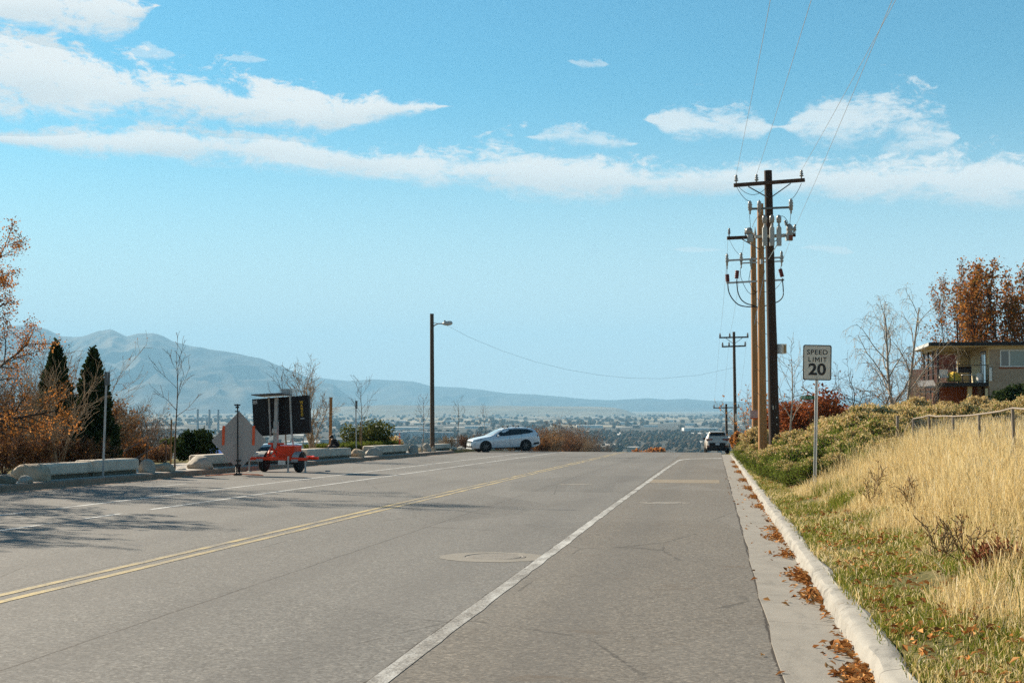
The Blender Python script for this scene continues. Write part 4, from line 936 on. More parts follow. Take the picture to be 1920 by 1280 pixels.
b = MB(); c = P(1415, 776, d) + off * 1.3; b.box(c, (.50, .02, .34), rz=YAW); o = b.build('notice_board', MAT['pole_sign_white'], pc_)
b = MB(); b.box(P(1415, 783.5, d) + off * 1.3 + FD * .02, (.50, .02, .06), rz=YAW); 
for k in (0, 1, 2): b.box(P(1415, 771 + k * 4, d) + off * 1.3 + FD * .013, (.42, .01, .025), rz=YAW)
b.build('printed_band', MAT['orange_paint'], o)

# the pole line going on over the crest
def small_pole(px, d, base, top, arms, label, tagpy=None, r=.15):
    root = pole_thing('utility_pole', base, W(*top, d), r, r * .75, 'pole_grey', label); o_ = FD * .14
    for (x0, y0), (x1, y1), ins in arms:
        b = MB(); b.bar(W(x0, y0, d) + o_, W(x1, y1, d) + o_, .10, .12); b.build('crossarm', MAT['arm_wood'], root)
        for q in ins: b = MB(); insul(b, W(x0 + (x1 - x0) * q, y0 + (y1 - y0) * q - 1.5, d) + o_, .3, .1, n=8); b.build('insulator', MAT['brown_ceramic'], root)
    (x0, y0), (x1, y1), _ = arms[0]
    for q in (.22, .78): b = MB(); xm = (x0 + x1) / 2; b.bar(W(x0 + (x1 - x0) * q, y0 + 1, d) + o_ * 1.4, W(xm, y0 + 12, d) + o_, .03, .04); b.build('brace', MAT['arm_steel'], root)
    if tagpy: b = MB(); b.box(W(px + .8, tagpy, d) + o_ * 1.2, (.16, .02, .62), rz=YAW); b.build('pole_tag', MAT['white_box'], root)
    return root
x, y = xy(1379, 118); pd_ = small_pole(1379, 118., (x, y, float(zr(y)) + .15), (1376, 622), [((1348, 633), (1403, 632), (.03, .36, .97)), ((1353, 650), (1398, 648.5), (.03, .3, .97))], 'thin dark utility pole with two crossarms beyond the three big poles', 782)
x, y = xy(1362.5, 165); small_pole(1362.5, 165., (x, y, float(zr(y)) + .1), (1361.5, 757), [((1337, 764.5), (1386, 763.5), (.03, .3, .97))], 'farthest utility pole with one crossarm, low behind the parked grey car', r=.17)
b = MB(); x, y = xy(1386.5, 116); p = W(1386.5, 838, 116); b.tube([W(1387.5, 836, 116), W(1384, 807, 116.5)], .05, 8); o = b.build('guy_guard', M('pale guy guard', (.60, .42, .36), .6, .1)); tag(o, 'pale pink guy wire guard leaning beside the thin dark pole', 'guy guard')

# wires
def wire(pts, r, label, group=None, name='power_line'):
    b = MB(); b.tube(pts, r, 5); o = b.build(name, MAT['wire']); return tag(o, label, 'wire', group)
def beyond(a, q, yend=-16.0):
    k = (yend - a[1]) / (q[1] - a[1]); return a + (q - a) * k
for s_, q_, lab in ((W(1379, 330, 49), W(1440, 0, 26), 'overhead wire rising from the left insulator of the dark pole'), (W(1417, 329, 49), W(1514, 0, 26), 'overhead wire rising from the middle insulator of the dark pole'), (W(1501, 321, 49), W(1667, 0, 26), 'overhead wire rising from the right insulator of the dark pole'), (W(1489, 428, 57), W(1662, 0, 25), 'overhead wire rising steeply from the middle brown pole')):
    s_ = s_ + off; wire(sag(s_, beyond(s_, q_), .25, 30), .0055, lab, 'wires on the pole line')
for a_, c_, lab in ((W(1366, 434, 57), W(1350, 627, 118), 'faint wire dropping from the brown pole to the far thin pole, leftmost'), (W(1397, 434, 57), W(1368, 628, 118), 'faint wire dropping from the brown pole to the far thin pole, in the middle'), (W(1489, 430, 57), W(1402, 627, 118), 'faint wire dropping from the brown pole to the far thin pole, rightmost')):
    wire(sag(a_, c_, .5), .006, lab, 'wires on the pole line')
for k in (0.03, .36, .97):
    a_ = W(1348 + 55 * k, 629, 118); c_ = W(1337 + 49 * k, 760, 165); wire(sag(a_, c_, .3), .006, 'faint wire between the two far poles', 'wires between the far poles')

# street lamp and its wire
d = 93.0; x, y = xy(811, d); bs = np.array([x, y, float(gz(x, y))])
lp = pole_thing('street_lamp', bs, W(809.7, 588, d), .155, .125, 'pole_grey', 'street lamp on a tall wooden pole by the left kerb', 'street lamp')
b = MB(); b.tube([W(811, 613, d), W(816, 609, d), W(822, 606.5, d), W(832, 607, d)], .04, 8); b.tube([W(811.5, 605, d), W(822, 606.5, d)], .02, 6); b.build('arm', MAT['steel'], lp)
b = MB(); a_ = W(830, 606.8, d); v_ = W(848.5, 605.0, d) - a_; b.tube([a_ + v_ * q for q in (0, .15, .4, .75, .95, 1)], [.06, .11, .15, .15, .10, .02], 12)
o = b.build('lamp_head', MAT['lamp'], lp, smooth=True)
b = MB(); b.lathe(W(841, 607.6, d), [(.01, -.08), (.09, -.06), (.12, 0.0)], 12); b.build('lens', MAT['glass_lamp'], o, smooth=True)
b = MB(); b.lathe(W(834, 604.2, d), [(.05, 0), (.05, .12), (.03, .14)], 10); b.build('photocell', MAT['black'], lp)
q0 = W(836, 609, 93); q1 = W(1377, 689, 118); ctl = [(836, 609), (880, 632), (940, 657), (1000, 677), (1060, 692), (1120, 702.5), (1180, 708.5), (1240, 709.5), (1310, 703), (1377, 689)]
wire([W(px, py, 93 + 25 * (px - 836) / 541) for px, py in ctl], .0075, 'single drooping wire from the street lamp across the road to the far pole', name='lamp_wire')

# ------------------------------------------------------------------ signs
def text_mesh(b, s, place, size, bold=0.0, depth=.002, align='CENTER', spacing=1.0, line=1.0):
    cu = bpy.data.curves.new('lettering', 'FONT'); cu.body = s; cu.size = size; cu.align_x = align; cu.align_y = 'CENTER'; cu.extrude = depth / 2; cu.offset = bold; cu.space_character = spacing; cu.space_line = line; cu.resolution_u = 4
    o = bpy.data.objects.new('lettering', cu); COL.objects.link(o); dg = bpy.context.evaluated_depsgraph_get(); me = bpy.data.meshes.new_from_object(o.evaluated_get(dg))
    v = np.array([q.co[:] for q in me.vertices]); f = [list(p.vertices) for p in me.polygons]
    bpy.data.objects.remove(o); bpy.data.curves.remove(cu); bpy.data.meshes.remove(me)
    return b.add(np.array([place(*q) for q in v]), ngons=f)
def rrect(w, h, r, n=5):
    P = []
    for cx, cy, a0 in ((w / 2 - r, h / 2 - r, 0), (-w / 2 + r, h / 2 - r, 90), (-w / 2 + r, -h / 2 + r, 180), (w / 2 - r, -h / 2 + r, 270)):
        for k in range(n + 1): a = math.radians(a0 + 90 * k / n); P.append((cx + r * math.cos(a), cy + r * math.sin(a)))
    return P
MAT.update({'sign_white': M('speed sign face', (0.60, 0.55, 0.47), .55, .07, 3), 'sign_black': M('sign black', (0.02, 0.02, 0.022), .5, .1, 5), 'post_steel': M('galvanised post', (.40, .40, .39), .5, .2, 6, metal=.35), 'sign_green': M('street sign green', (.02, .14, .06), .5, .1, 5), 'sign_back': M('sign back aluminium', (.36, .34, .31), .55, .1, 6)})
d = 30.7; x, y = xy(1525.5, d); z0 = float(gz(x, y)); rt = thing('speed_limit_sign', (x, y, z0), 'white speed limit 20 sign on a steel post in the dry grass', 'road sign')
c = W(1532.3, 679.5, d); ang = YAW - math.radians(3)
ux = np.array([math.cos(ang), math.sin(ang), 0.]); uy = np.array([-.03 * math.sin(ang), .03 * math.cos(ang), 1.]); tilt = .022
uxt = ux * math.cos(tilt) + np.array([0, 0, -1.]) * math.sin(tilt) * -1 * -1; uyt = np.array([0, 0, 1.]) * math.cos(tilt) + ux * math.sin(tilt)
nf = np.cross(uxt, uyt); nf /= np.linalg.norm(nf)                # points to the viewer
pl = lambda u, v, w=0.: c + uxt * u + uyt * v + nf * w
w_, h_ = .612, .762
b = MB(); b.prism(rrect(w_, h_, .045), -.006, .0, pl); face = b.build('sign_panel', MAT['sign_white'], rt)
b = MB(); o_, i_ = rrect(w_ - .006, h_ - .006, .043), rrect(w_ - .045, h_ - .045, .03); n = len(o_); b.add([pl(*q, .002) for q in o_] + [pl(*q, .002) for q in i_], [[k, (k + 1) % n, n + (k + 1) % n, n + k] for k in range(n)]); b.build('border', MAT['sign_black'], face)
b = MB(); text_mesh(b, 'SPEED', lambda u, v, w: pl(u * 1.08, v + .218, w + .002), .148, .0018, spacing=1.06); 
def stroke(b, u0, v0, u1, v1, t=.0185):
    a = np.array([u0, v0]); c_ = np.array([u1, v1]); q = c_ - a; q = q / np.linalg.norm(q); n_ = np.array([-q[1], q[0]]) * t / 2
    b.add([pl(*(a + n_), .003), pl(*(a - n_), .003), pl(*(c_ - n_), .003), pl(*(c_ + n_), .003)], quads=[[0, 1, 2, 3]])
y0_, y1_ = .013, .118; u = -.188
stroke(b, u + .009, y0_, u + .009, y1_); stroke(b, u + .018, y0_ + .009, u + .062, y0_ + .009); u += .062 + .030
stroke(b, u + .009, y0_, u + .009, y1_); u += .018 + .030
stroke(b, u + .009, y0_, u + .009, y1_); stroke(b, u + .091, y0_, u + .091, y1_); stroke(b, u + .018, y1_ - .006, u + .050, y0_ + .03, .015); stroke(b, u + .082, y1_ - .006, u + .050, y0_ + .03, .015); u += .100 + .030
stroke(b, u + .009, y0_, u + .009, y1_); u += .018 + .026
stroke(b, u + .038, y0_, u + .038, y1_ - .0185); stroke(b, u, y1_ - .009, u + .076, y1_ - .009)
text_mesh(b, '20', lambda u, v, w: pl(u * 1.10, v * 1.0 - .158, w + .002), .345, .010, spacing=1.0); b.build('lettering', MAT['sign_black'], face)
b = MB()
for v in (.325, -.325): b.lathe(pl(0, v, .001), [(.011, 0), (.011, .006), (.004, .009)], 8, nf)
b.build('bolt', MAT['steel'], rt)
b = MB(); pt = pl(0, .36, -.03); pb2 = np.array([x, y, z0 - .3]); ax_ = pt - pb2; 
for s_ in (-.028, 0, .028): b.bar(pb2 + ux * s_ + (nf * .018 if s_ == 0 else 0), pt + ux * s_ + (nf * .018 if s_ == 0 else 0), .034 if s_ == 0 else .012, .006 if s_ == 0 else .03, up=nf)
b.build('post', MAT['post_steel'], rt)
# green street name sign beyond it
d = 66.0; x, y = xy(1528, d); z0 = float(gz(x, y)); rt = thing('street_name_sign', (x, y, z0), 'small green street name sign partly behind the speed limit post', 'street sign'); c = W(1514, 745, d); g = YAW + .2; gx = np.array([math.cos(g), math.sin(g), 0.]); gn = np.array([math.sin(g), -math.cos(g), 0.])
b = MB(); b.prism(rrect(.70, .17, .02), -.004, .004, lambda u, v, w: c + gx * u + np.array([0, 0, v]) + gn * w); pnl = b.build('name_plate', MAT['sign_green'], rt)
b = MB()
for u, w0 in ((-.20, .22), (-.02, .07), (.13, .14)): b.box(c + gx * (u + .02) + gn * .006, (w0, .003, .05), rz=g)
b.build('lettering', M('sign lettering', (.35, .5, .38), .5, .1), pnl)
b = MB(); b.tube([(x, y, z0 - .2), (x, y, c[2] + .08)], .03, 8); b.build('post', MAT['post_steel'], rt)

# thin posts with signs seen edge-on along the left kerb
def edge_sign(px, top, bot, x, label, s_top, s_bot, lean=0.0):
    x, y = at_side(px, x); z0 = float(gz(x, y)); d = np.dot(np.array([x, y, 0]), FV); rt = thing('parking_sign', (x, y, z0), label, 'sign post')
    p1 = W(px + lean, top, d); b = MB(); b.bar((x, y, z0 - .2), p1, .055, .035, up=(0, 1, 0)); b.build('post', MAT['post_steel'], rt)
    ca, cb = W(px + lean + 1.2, s_top, d), W(px + lean + .8, s_bot, d); b = MB(); m = (ca + cb) / 2
    b.box(m, (.305, .012, ca[2] - cb[2]), rz=YAW + math.radians(90 - 14)); b.build('sign_panel', M('dark sign edge', (.10, .09, .08), .6, .2), rt)
    return rt
edge_sign(195, 698, 894, KL - .35, 'grey sign post in front of the long concrete block, its sign edge-on', 697, 722, 5)
edge_sign(669, 752, 840, KL - 1.0, 'short grey sign post by the tan boulder, its sign edge-on', 751, 766, -1.8)

# portable construction sign, seen from behind
MAT.update({'fabric_back': M('roll-up sign back', (.47, .385, .33), .85, .08, 2), 'hot_orange': M('fluorescent orange', (.95, .13, .04), .55, .08, 6), 'black_metal': M('black metal', (.018, .018, .018), .5, .2, 6), 'orange_leg': M('orange stand leg', (.62, .13, .035), .55, .12, 6)})
d = 49.0; x, y = xy(447, d); z0 = float(zr(y)); rt = thing('portable_sign', (x, y, z0), 'diamond roll-up road work sign on a black spring stand, seen from behind', 'road work sign')
ctr = W(448, 826, d + .12); e1 = np.array([RV[0], RV[1], 0]) * .99
ps = lambda u, v, w=0.: ctr + RV * u + np.array([.0, .0, v]) + FD * w
k = 49 / FPX; Rr = 50.5 * k; poly = []
for a0 in (0, 90, 180, 270):
    for q in (-7, 0, 7): a = math.radians(a0 + q); rr = Rr * (1 - .03 * abs(q) / 7 * 1.2) if q else Rr * .985; poly.append((rr * math.cos(a) / (1 if True else 1), rr * math.sin(a) * 1.05))
poly = [(Rr, -.03), (Rr, .03), (.035, Rr * 1.06), (-.035, Rr * 1.06), (-Rr, .03), (-Rr, -.03), (-.035, -Rr * 1.06), (.035, -Rr * 1.06)]
b = MB(); b.prism(poly, -.008, .0, ps); pn = b.build('sign_panel', MAT['fabric_back'], rt)
for u in (-29, 27.5): b = MB(); b.box(ps(u * k, 10 * k, .012) , (.085, .02, 36 * k), rz=YAW, ry=.02); b.build('reflective_strip', MAT['hot_orange'], pn)
b = MB(); b.tube([(x, y, z0 + .12), W(445.5, 757, d)], .024, 8); b.box(W(445, 759, d), (.20, .05, .05), rz=YAW); b.box(W(445, 763, d), (.12, .05, .06), rz=YAW); b.box(W(445, 771, d), (.16, .05, .04), rz=YAW); b.box(W(447, 863, d), (.18, .05, .05), rz=YAW); b.build('mast', MAT['black_metal'], rt)
b = MB()
for u in (-.055, .055):
    pts = [np.array([x, y, z0]) + RV * (u + .028 * math.cos(a)) + FV * .028 * math.sin(a) + np.array([0, 0, .06 + .28 * a / 50.3]) for a in np.linspace(0, 50.3, 90)]; b.tube(pts, .010, 4)
b.box((x, y, z0 + .05), (.26, .18, .07), rz=YAW); b.box((x, y, z0 + .36), (.2, .08, .06), rz=YAW); b.build('spring_base', MAT['black_metal'], rt)
for u, v in ((-.95, -.75), (.88, -.05), (-.55, .6), (.6, .7)):
    e = np.array([x, y, 0]) + RV * u + FD * (-v); e[2] = float(zr(e[1])) + .02; b = MB(); b.bar((x, y, z0 + .06), e, .05, .03); b.build('leg', MAT['orange_leg'], rt)

# ------------------------------------------------------------------ message board trailer
MAT.update({'board_black': M('black board back', (.010, .010, .011), .5, .25, 3), 'trailer_orange': M('orange red trailer paint', (.74, .055, .016), .42, .12, 4), 'tyre': M('tyre rubber', (.018, .018, .018), .9, .2, 12), 'rim_grey': M('white wheel', (.48, .47, .44), .5, .1, 6), 'mast_grey': M('worn grey mast', (.42, .40, .36), .6, .25, 5), 'wanco_yellow': M('yellow lettering', (.62, .36, .03), .5, .05), 'logo_grey': M('pale logo', (.45, .45, .43), .5, .05), 'solar': M('solar panel', (.05, .055, .07), .25, .2, 6, spec=.6), 'fender': M('grey fender', (.32, .31, .29), .6, .15, 6)})
tr = thing('message_board_trailer', (0, 0, 0), 'orange trailer with a big black message board, parked at the left kerb', 'trailer')
s = 54 / FPX
def wheel(parent, c, r, w, axis, rim, name='wheel', spokes=0):
    ax = np.asarray(axis, float); b = MB(); b.lathe(np.asarray(c) - ax * w / 2, [(r * .62, 0), (r * .9, -.0), (r * .985, w * .12), (r, w * .3), (r, w * .7), (r * .985, w * .88), (r * .9, w), (r * .62, w)], 28, axis); o = b.build(name, MAT['tyre'], parent, smooth=True)
    b = MB(); b.lathe(np.asarray(c) - ax * w * .42, [(r * .64, 0), (r * .64, w * .80), (r * .58, w * .84), (r * .5, w * .74), (r * .2, w * .80), (r * .12, w * .88), (.005, w * .9)], 24, axis); 
    b.build('rim', rim, o)
    if spokes:
        b = MB(); t = unit(np.cross(ax, [0, 0, 1.])); u2 = np.array([0, 0, 1.])
        for q in range(spokes):
            a = q * 6.283 / spokes; dr = t * math.cos(a) + u2 * math.sin(a); b.bar(np.asarray(c) + ax * w * .46 + dr * r * .1, np.asarray(c) + ax * w * .44 + dr * r * .6, r * .11, .03, up=ax)
        b.build('spoke', MAT['alloy'], o)
    return o
for u in (-.62, .82):
    wheel(tr, (u, 0.1, .34), .34, .20, (1 if u > 0 else -1, 0, 0), MAT['rim_grey'])
    b = MB(); a = np.linspace(.1, math.pi - .1, 9); P_ = np.array([[(u + q, .1 + .42 * math.cos(t), .34 + .42 * math.sin(t)) for q in (-.14, .14)] for t in a]); b.grid(P_); b.grid(P_ + np.array([0, 0, .012])); b.build('fender', MAT['fender'], tr)
b = MB(); b.bar((-.62, .1, .33), (.82, .1, .33), .07, .07); b.build('axle', MAT['black_metal'], tr)
b = MB(); b.bar((-1.02, -.25, .50), (1.3, -.25, .50), .08, .11); b.bar((-.5, -.25, .50), (-.5, 1.5, .50), .08, .1); b.bar((.7, -.25, .50), (.7, 1.5, .5), .08, .1); b.bar((-.5, 1.5, .5), (.1, 2.9, .5), .08, .1); b.bar((.7, 1.5, .5), (.1, 2.9, .5), .08, .1); b.bar((-.9, 1.2, .5), (1.1, 1.2, .5), .07, .1); b.build('frame', MAT['trailer_orange'], tr)
b = MB(); b.box((.33, .25, .72), (.72, .62, .46)); o = b.build('battery_box', MAT['trailer_orange'], tr); b = MB(); b.box((.33, .25, .965), (.76, .66, .03)); b.build('box_lid', MAT['trailer_orange'], o)
b = MB(); b.bar((-.42, -.1, .55), (-.28, .1, 1.02), .06, .06); b.bar((.12, -.1, .55), (-.02, .1, 1.02), .06, .06); b.bar((-.45, .1, 1.05), (.18, .1, 1.05), .12, .07); b.bar((-.25, 0, .9), (.0, -.05, .55), .05, .05); b.bar((-.05, 0, .9), (-.3, -.05, .55), .05, .05); b.build('mast_support', MAT['trailer_orange'], tr)
b = MB(); b.bar((-.15, .1, .5), (-.15, .1, 1.9), .15, .15); b.bar((-.15, .1, 1.9), (-.15, .1, 2.80), .11, .11); b.bar((-.15, -.0, 1.45), (-.15, -.0, 1.62), .2, .08); b.build('mast', MAT['mast_grey'], tr)
b = MB(); b.box((-.08, .42, 2.115), (2.34, .16, 1.40)); b.bar((-1.25, .335, 1.415), (1.09, .335, 1.415), .05, .05); bd = b.build('message_board', MAT['board_black'], tr)
for u in (-.52, .36): b = MB(); b.bar((u, .30, 1.36), (u, .30, 2.84), .055, .06); b.build('board_rail', MAT['mast_grey'], bd)
b = MB(); 
for i, ch in enumerate('WANCO'): text_mesh(b, ch, lambda u, v, w, i=i: (.80 + u * .95, .337 - w, 2.56 - i * .118 + v), .135, .006)
b.build('lettering', MAT['wanco_yellow'], bd)
b = MB(); b.box((.81, .336, 1.955), (.15, .006, .035)); b.build('web_line', MAT['logo_grey'], bd)
b = MB(); text_mesh(b, 'W', lambda u, v, w: (-1.13 + u * 1.1, .337 - w, 2.70 + v), .15, .008)
a = np.linspace(math.radians(200), math.radians(340), 12); b.add([(-1.13 + q * math.cos(t), .336, 2.70 + .02 + q * .9 * math.sin(t)) for t in a for q in (.09, .115)], [[2 * i, 2 * i + 1, 2 * i + 3, 2 * i + 2] for i in range(11)]); b.build('logo', MAT['logo_grey'], bd)
b = MB(); b.box((-.28, -.05, 2.88), (1.2, 1.0, .035), rx=-.05, ry=-.05); b.build('solar_panel', MAT['solar'], tr); bd.rotation_euler = (0, -.065, 0); bd.location = (.137, 0, 0)
b = MB(); b.box((.12, .42, 2.99), (.36, .22, .26)); b.box((.04, .305, 2.97), (.07, .012, .05)); b.box((.22, .305, 2.97), (.07, .012, .05)); b.build('camera_box', MAT['mast_grey'], tr)
for u, v in ((-1.06, -.25), (1.24, -.25), (.62, -.42)):
    b = MB(); b.tube([(u, v, .0), (u, v, .60)], .035, 8); b.lathe((u, v, 0), [(.09, 0), (.09, .02), (.03, .04)], 10); b.build('jack', MAT['mast_grey'], tr)
b = MB(); b.bar((-1.06, -.25, .60), (-.62, -.25, .60), .06, .04); b.build('jack_handle', MAT['rim_grey'], tr)
b = MB(); b.box((.30, -.30, .36), (.30, .02, .16)); b.build('licence_plate', MAT['white_box'], tr)
b = MB(); b.tube(sag((.42, .3, 1.4), (.48, .3, .95), 0), .03, 6); b.tube(sag((.9, .35, 1.4), (.85, .3, .95), 0), .02, 6); b.build('support_tube', MAT['mast_grey'], tr)
x, y = xy(522, 53.5); tr.location = (x, y, float(zr(y))); tr.rotation_euler = (-.016, -.0, YAW - math.radians(17))

# orange traffic delineator by the hedge
x, y = xy(749.5, 86); z0 = float(gz(x, y)); rt = thing('traffic_delineator', (x, y, z0), 'orange tubular delineator with white bands behind the concrete blocks', 'delineator'); zt = W(749, 812, 86)[2]
b = MB(); hh = zt - z0; b.lathe((x, y, z0), [(.16, 0), (.16, .08), (.07, .10), (.06, .12), (.055, hh - .1), (.03, hh - .06), (.03, hh)], 14); o = b.build('tube', MAT['hot_orange'], rt)
for q in (.72, .86): b = MB(); b.lathe((x, y, z0 + hh * q), [(.060, 0), (.0605, .001), (.0605, .08), (.058, .081)], 14); b.build('reflective_band', MAT['white_box'], rt)
# ------------------------------------------------------------------ cars
def paint(name, col, metal=.25, rough=.28): return M(name, col, rough, .03, 3, metal=metal, spec=.5, coat=.6)
MAT.update({'car_glass': M('dark car glass', (.012, .013, .014), .06, .1, 3, spec=.7, coat=.0), 'screen_glass': M('windscreen glass', (.30, .36, .38), .05, .1, 3, spec=.9), 'alloy': M('alloy wheel', (.16, .16, .155), .4, .1, 6, metal=.6), 'trim_black': M('black trim', (.012, .012, .012), .6, .1, 6), 'tail_red': M('tail lamp red', (.13, .008, .008), .2, .1, 6, spec=.6, coat=.5), 'chrome': M('chrome', (.6, .6, .58), .18, .05, 6, metal=1.), 'headlamp': M('headlamp', (.35, .36, .36), .12, .1, 6, spec=.8, coat=.5), 'plate': M('number plate', (.55, .56, .57), .5, .1, 30), 'amber': M('amber reflector', (.5, .12, .02), .3, .05)})
def car(name, label, body_mat, L, Wd, prof, belt, roofw, wheels, r, clear):
    """prof: (x, top z) silhouette, front at x = 0, rear at x = L; belt: (x, z); roofw: narrowing of the cabin at roof height"""
    root = thing(name, (0, 0, 0), label, 'car'); px, pz = zip(*prof); bx, bz = zip(*belt)
    xs = np.unique(np.concatenate([np.linspace(0, L, 61), px])); N_ = len(xs)
    zt = np.interp(xs, px, pz); zb = np.minimum(np.interp(xs, bx, bz), zt - .02)
    u = xs / L; hw = Wd / 2 * (1 - .30 * np.clip((.10 - u) / .10, 0, 1) ** 2.2 - .10 * np.clip((.22 - u) / .22, 0, 1) ** 2 - .20 * np.clip((u - .90) / .10, 0, 1) ** 2.4 - .06 * np.clip((u - .75) / .25, 0, 1) ** 2)
    zl = np.full(N_, clear) + .13 * np.clip((.07 - u) / .07, 0, 1) + .18 * np.clip((u - .9) / .1, 0, 1)
    gh = np.clip((zt - zb) / .45, 0, 1); wt = hw * (1 - roofw * gh)
    secs = []
    for i in range(N_):
        H = zb[i] - zl[i]; w = hw[i]; k = zt[i] - zb[i]
        secs.append([(0, zl[i]), (w * .80, zl[i]), (w * .955, zl[i] + .06), (w * .985, zl[i] + .22 * H), (w * 1.0, zl[i] + .52 * H), (w * .995, zl[i] + .78 * H), (w * .96, zb[i]), (wt[i] * .955 if gh[i] > .2 else w * .93, zb[i] + k * .80), (wt[i] * .84 if gh[i] > .2 else w * .80, zb[i] + k * .97), (wt[i] * .5, zt[i] + .012 * gh[i]), (0, zt[i] + .016 * gh[i])])
    S = np.array(secs); m = S.shape[1]
    V = np.zeros((N_, 2 * m - 1, 3))
    V[:, :m, 0] = xs[:, None]; V[:, :m, 1] = -S[:, :, 0]; V[:, :m, 2] = S[:, :, 1]
    V[:, m:, 0] = xs[:, None]; V[:, m:, 1] = S[:, :-1, 0][:, ::-1]; V[:, m:, 2] = S[:, :-1, 1][:, ::-1]
    b = MB(); b.grid(V); b.ng += [list(range(2 * m - 1)), list(range((N_ - 1) * (2 * m - 1), N_ * (2 * m - 1)))[::-1]]
    bo = b.build('body', body_mat, root); smooth_by_angle(bo, 38)
    f = lambda x: (np.interp(x, xs, zt), np.interp(x, xs, zb), np.interp(x, xs, hw), np.interp(x, xs, wt))
    def side(x, z, s, out=.006):
        t, bb, w, wtt = f(x); k = max(t - bb, .01)
        if z <= bb:
            H = bb - np.interp(x, xs, zl); q = (z - np.interp(x, xs, zl)) / H; ww = w * np.interp(q, [0, .06, .22, .52, .78, 1], [.9, .955, .985, 1, .995, .96])
        else: ww = np.interp((z - bb) / k, [0, .8, .97], [w * .96, wtt * .955, wtt * .84])
        return np.array([x, s * (ww + out), z])
    def patch(poly, s, m_, nm, parent, out=.006, sub=4):
        b = MB(); P_ = []
        for i in range(len(poly)):
            (x0, z0), (x1, z1) = poly[i], poly[(i + 1) % len(poly)]
            for q in range(sub): P_.append((x0 + (x1 - x0) * q / sub, z0 + (z1 - z0) * q / sub))
        cx = np.mean([p[0] for p in P_]); cz = np.mean([p[1] for p in P_])
        v = [side(cx, cz, s, out)] + [side(*p, s, out) for p in P_] + [side(cx + (p[0] - cx) * .55, cz + (p[1] - cz) * .55, s, out) for p in P_]; n = len(P_)
        b.add(v, quads=[[1 + i, 1 + (i + 1) % n, 1 + n + (i + 1) % n, 1 + n + i] for i in range(n)], tris=[[0, 1 + n + i, 1 + n + (i + 1) % n] for i in range(n)])
        return b.build(nm, m_, parent, smooth=True)
    def top(x0, x1, wf, m_, nm, parent, lift=.008, n=8):
        """a pane lying on the upper surface between two stations"""
        b = MB(); P_ = np.zeros((n, 7, 3))
        for i, x in enumerate(np.linspace(x0, x1, n)):
            t, bb, w, wtt = f(x); W_ = (wtt * .84) * wf
            for j, q in enumerate(np.linspace(-1, 1, 7)): P_[i, j] = (x, q * W_, t + .016 * (1 - q * q) + lift)
        b.grid(P_); return b.build(nm, m_, parent, smooth=True)
    for x in wheels:
        for s in (-1, 1):
            w_ = float(np.interp(x, xs, hw))
            b = MB(); b.lathe((x, s * (w_ - .10), r + .015), [(r * 1.17, 0), (r * 1.17, .112), (.01, .112)], 30, (0, s, 0)); b.build('wheel_arch', MAT['trim_black'], root)
            wheel(root, (x, s * (w_ - .085), r), r, .22, (0, s, 0), MAT['alloy'], spokes=7)
    return root, side, patch, top, f
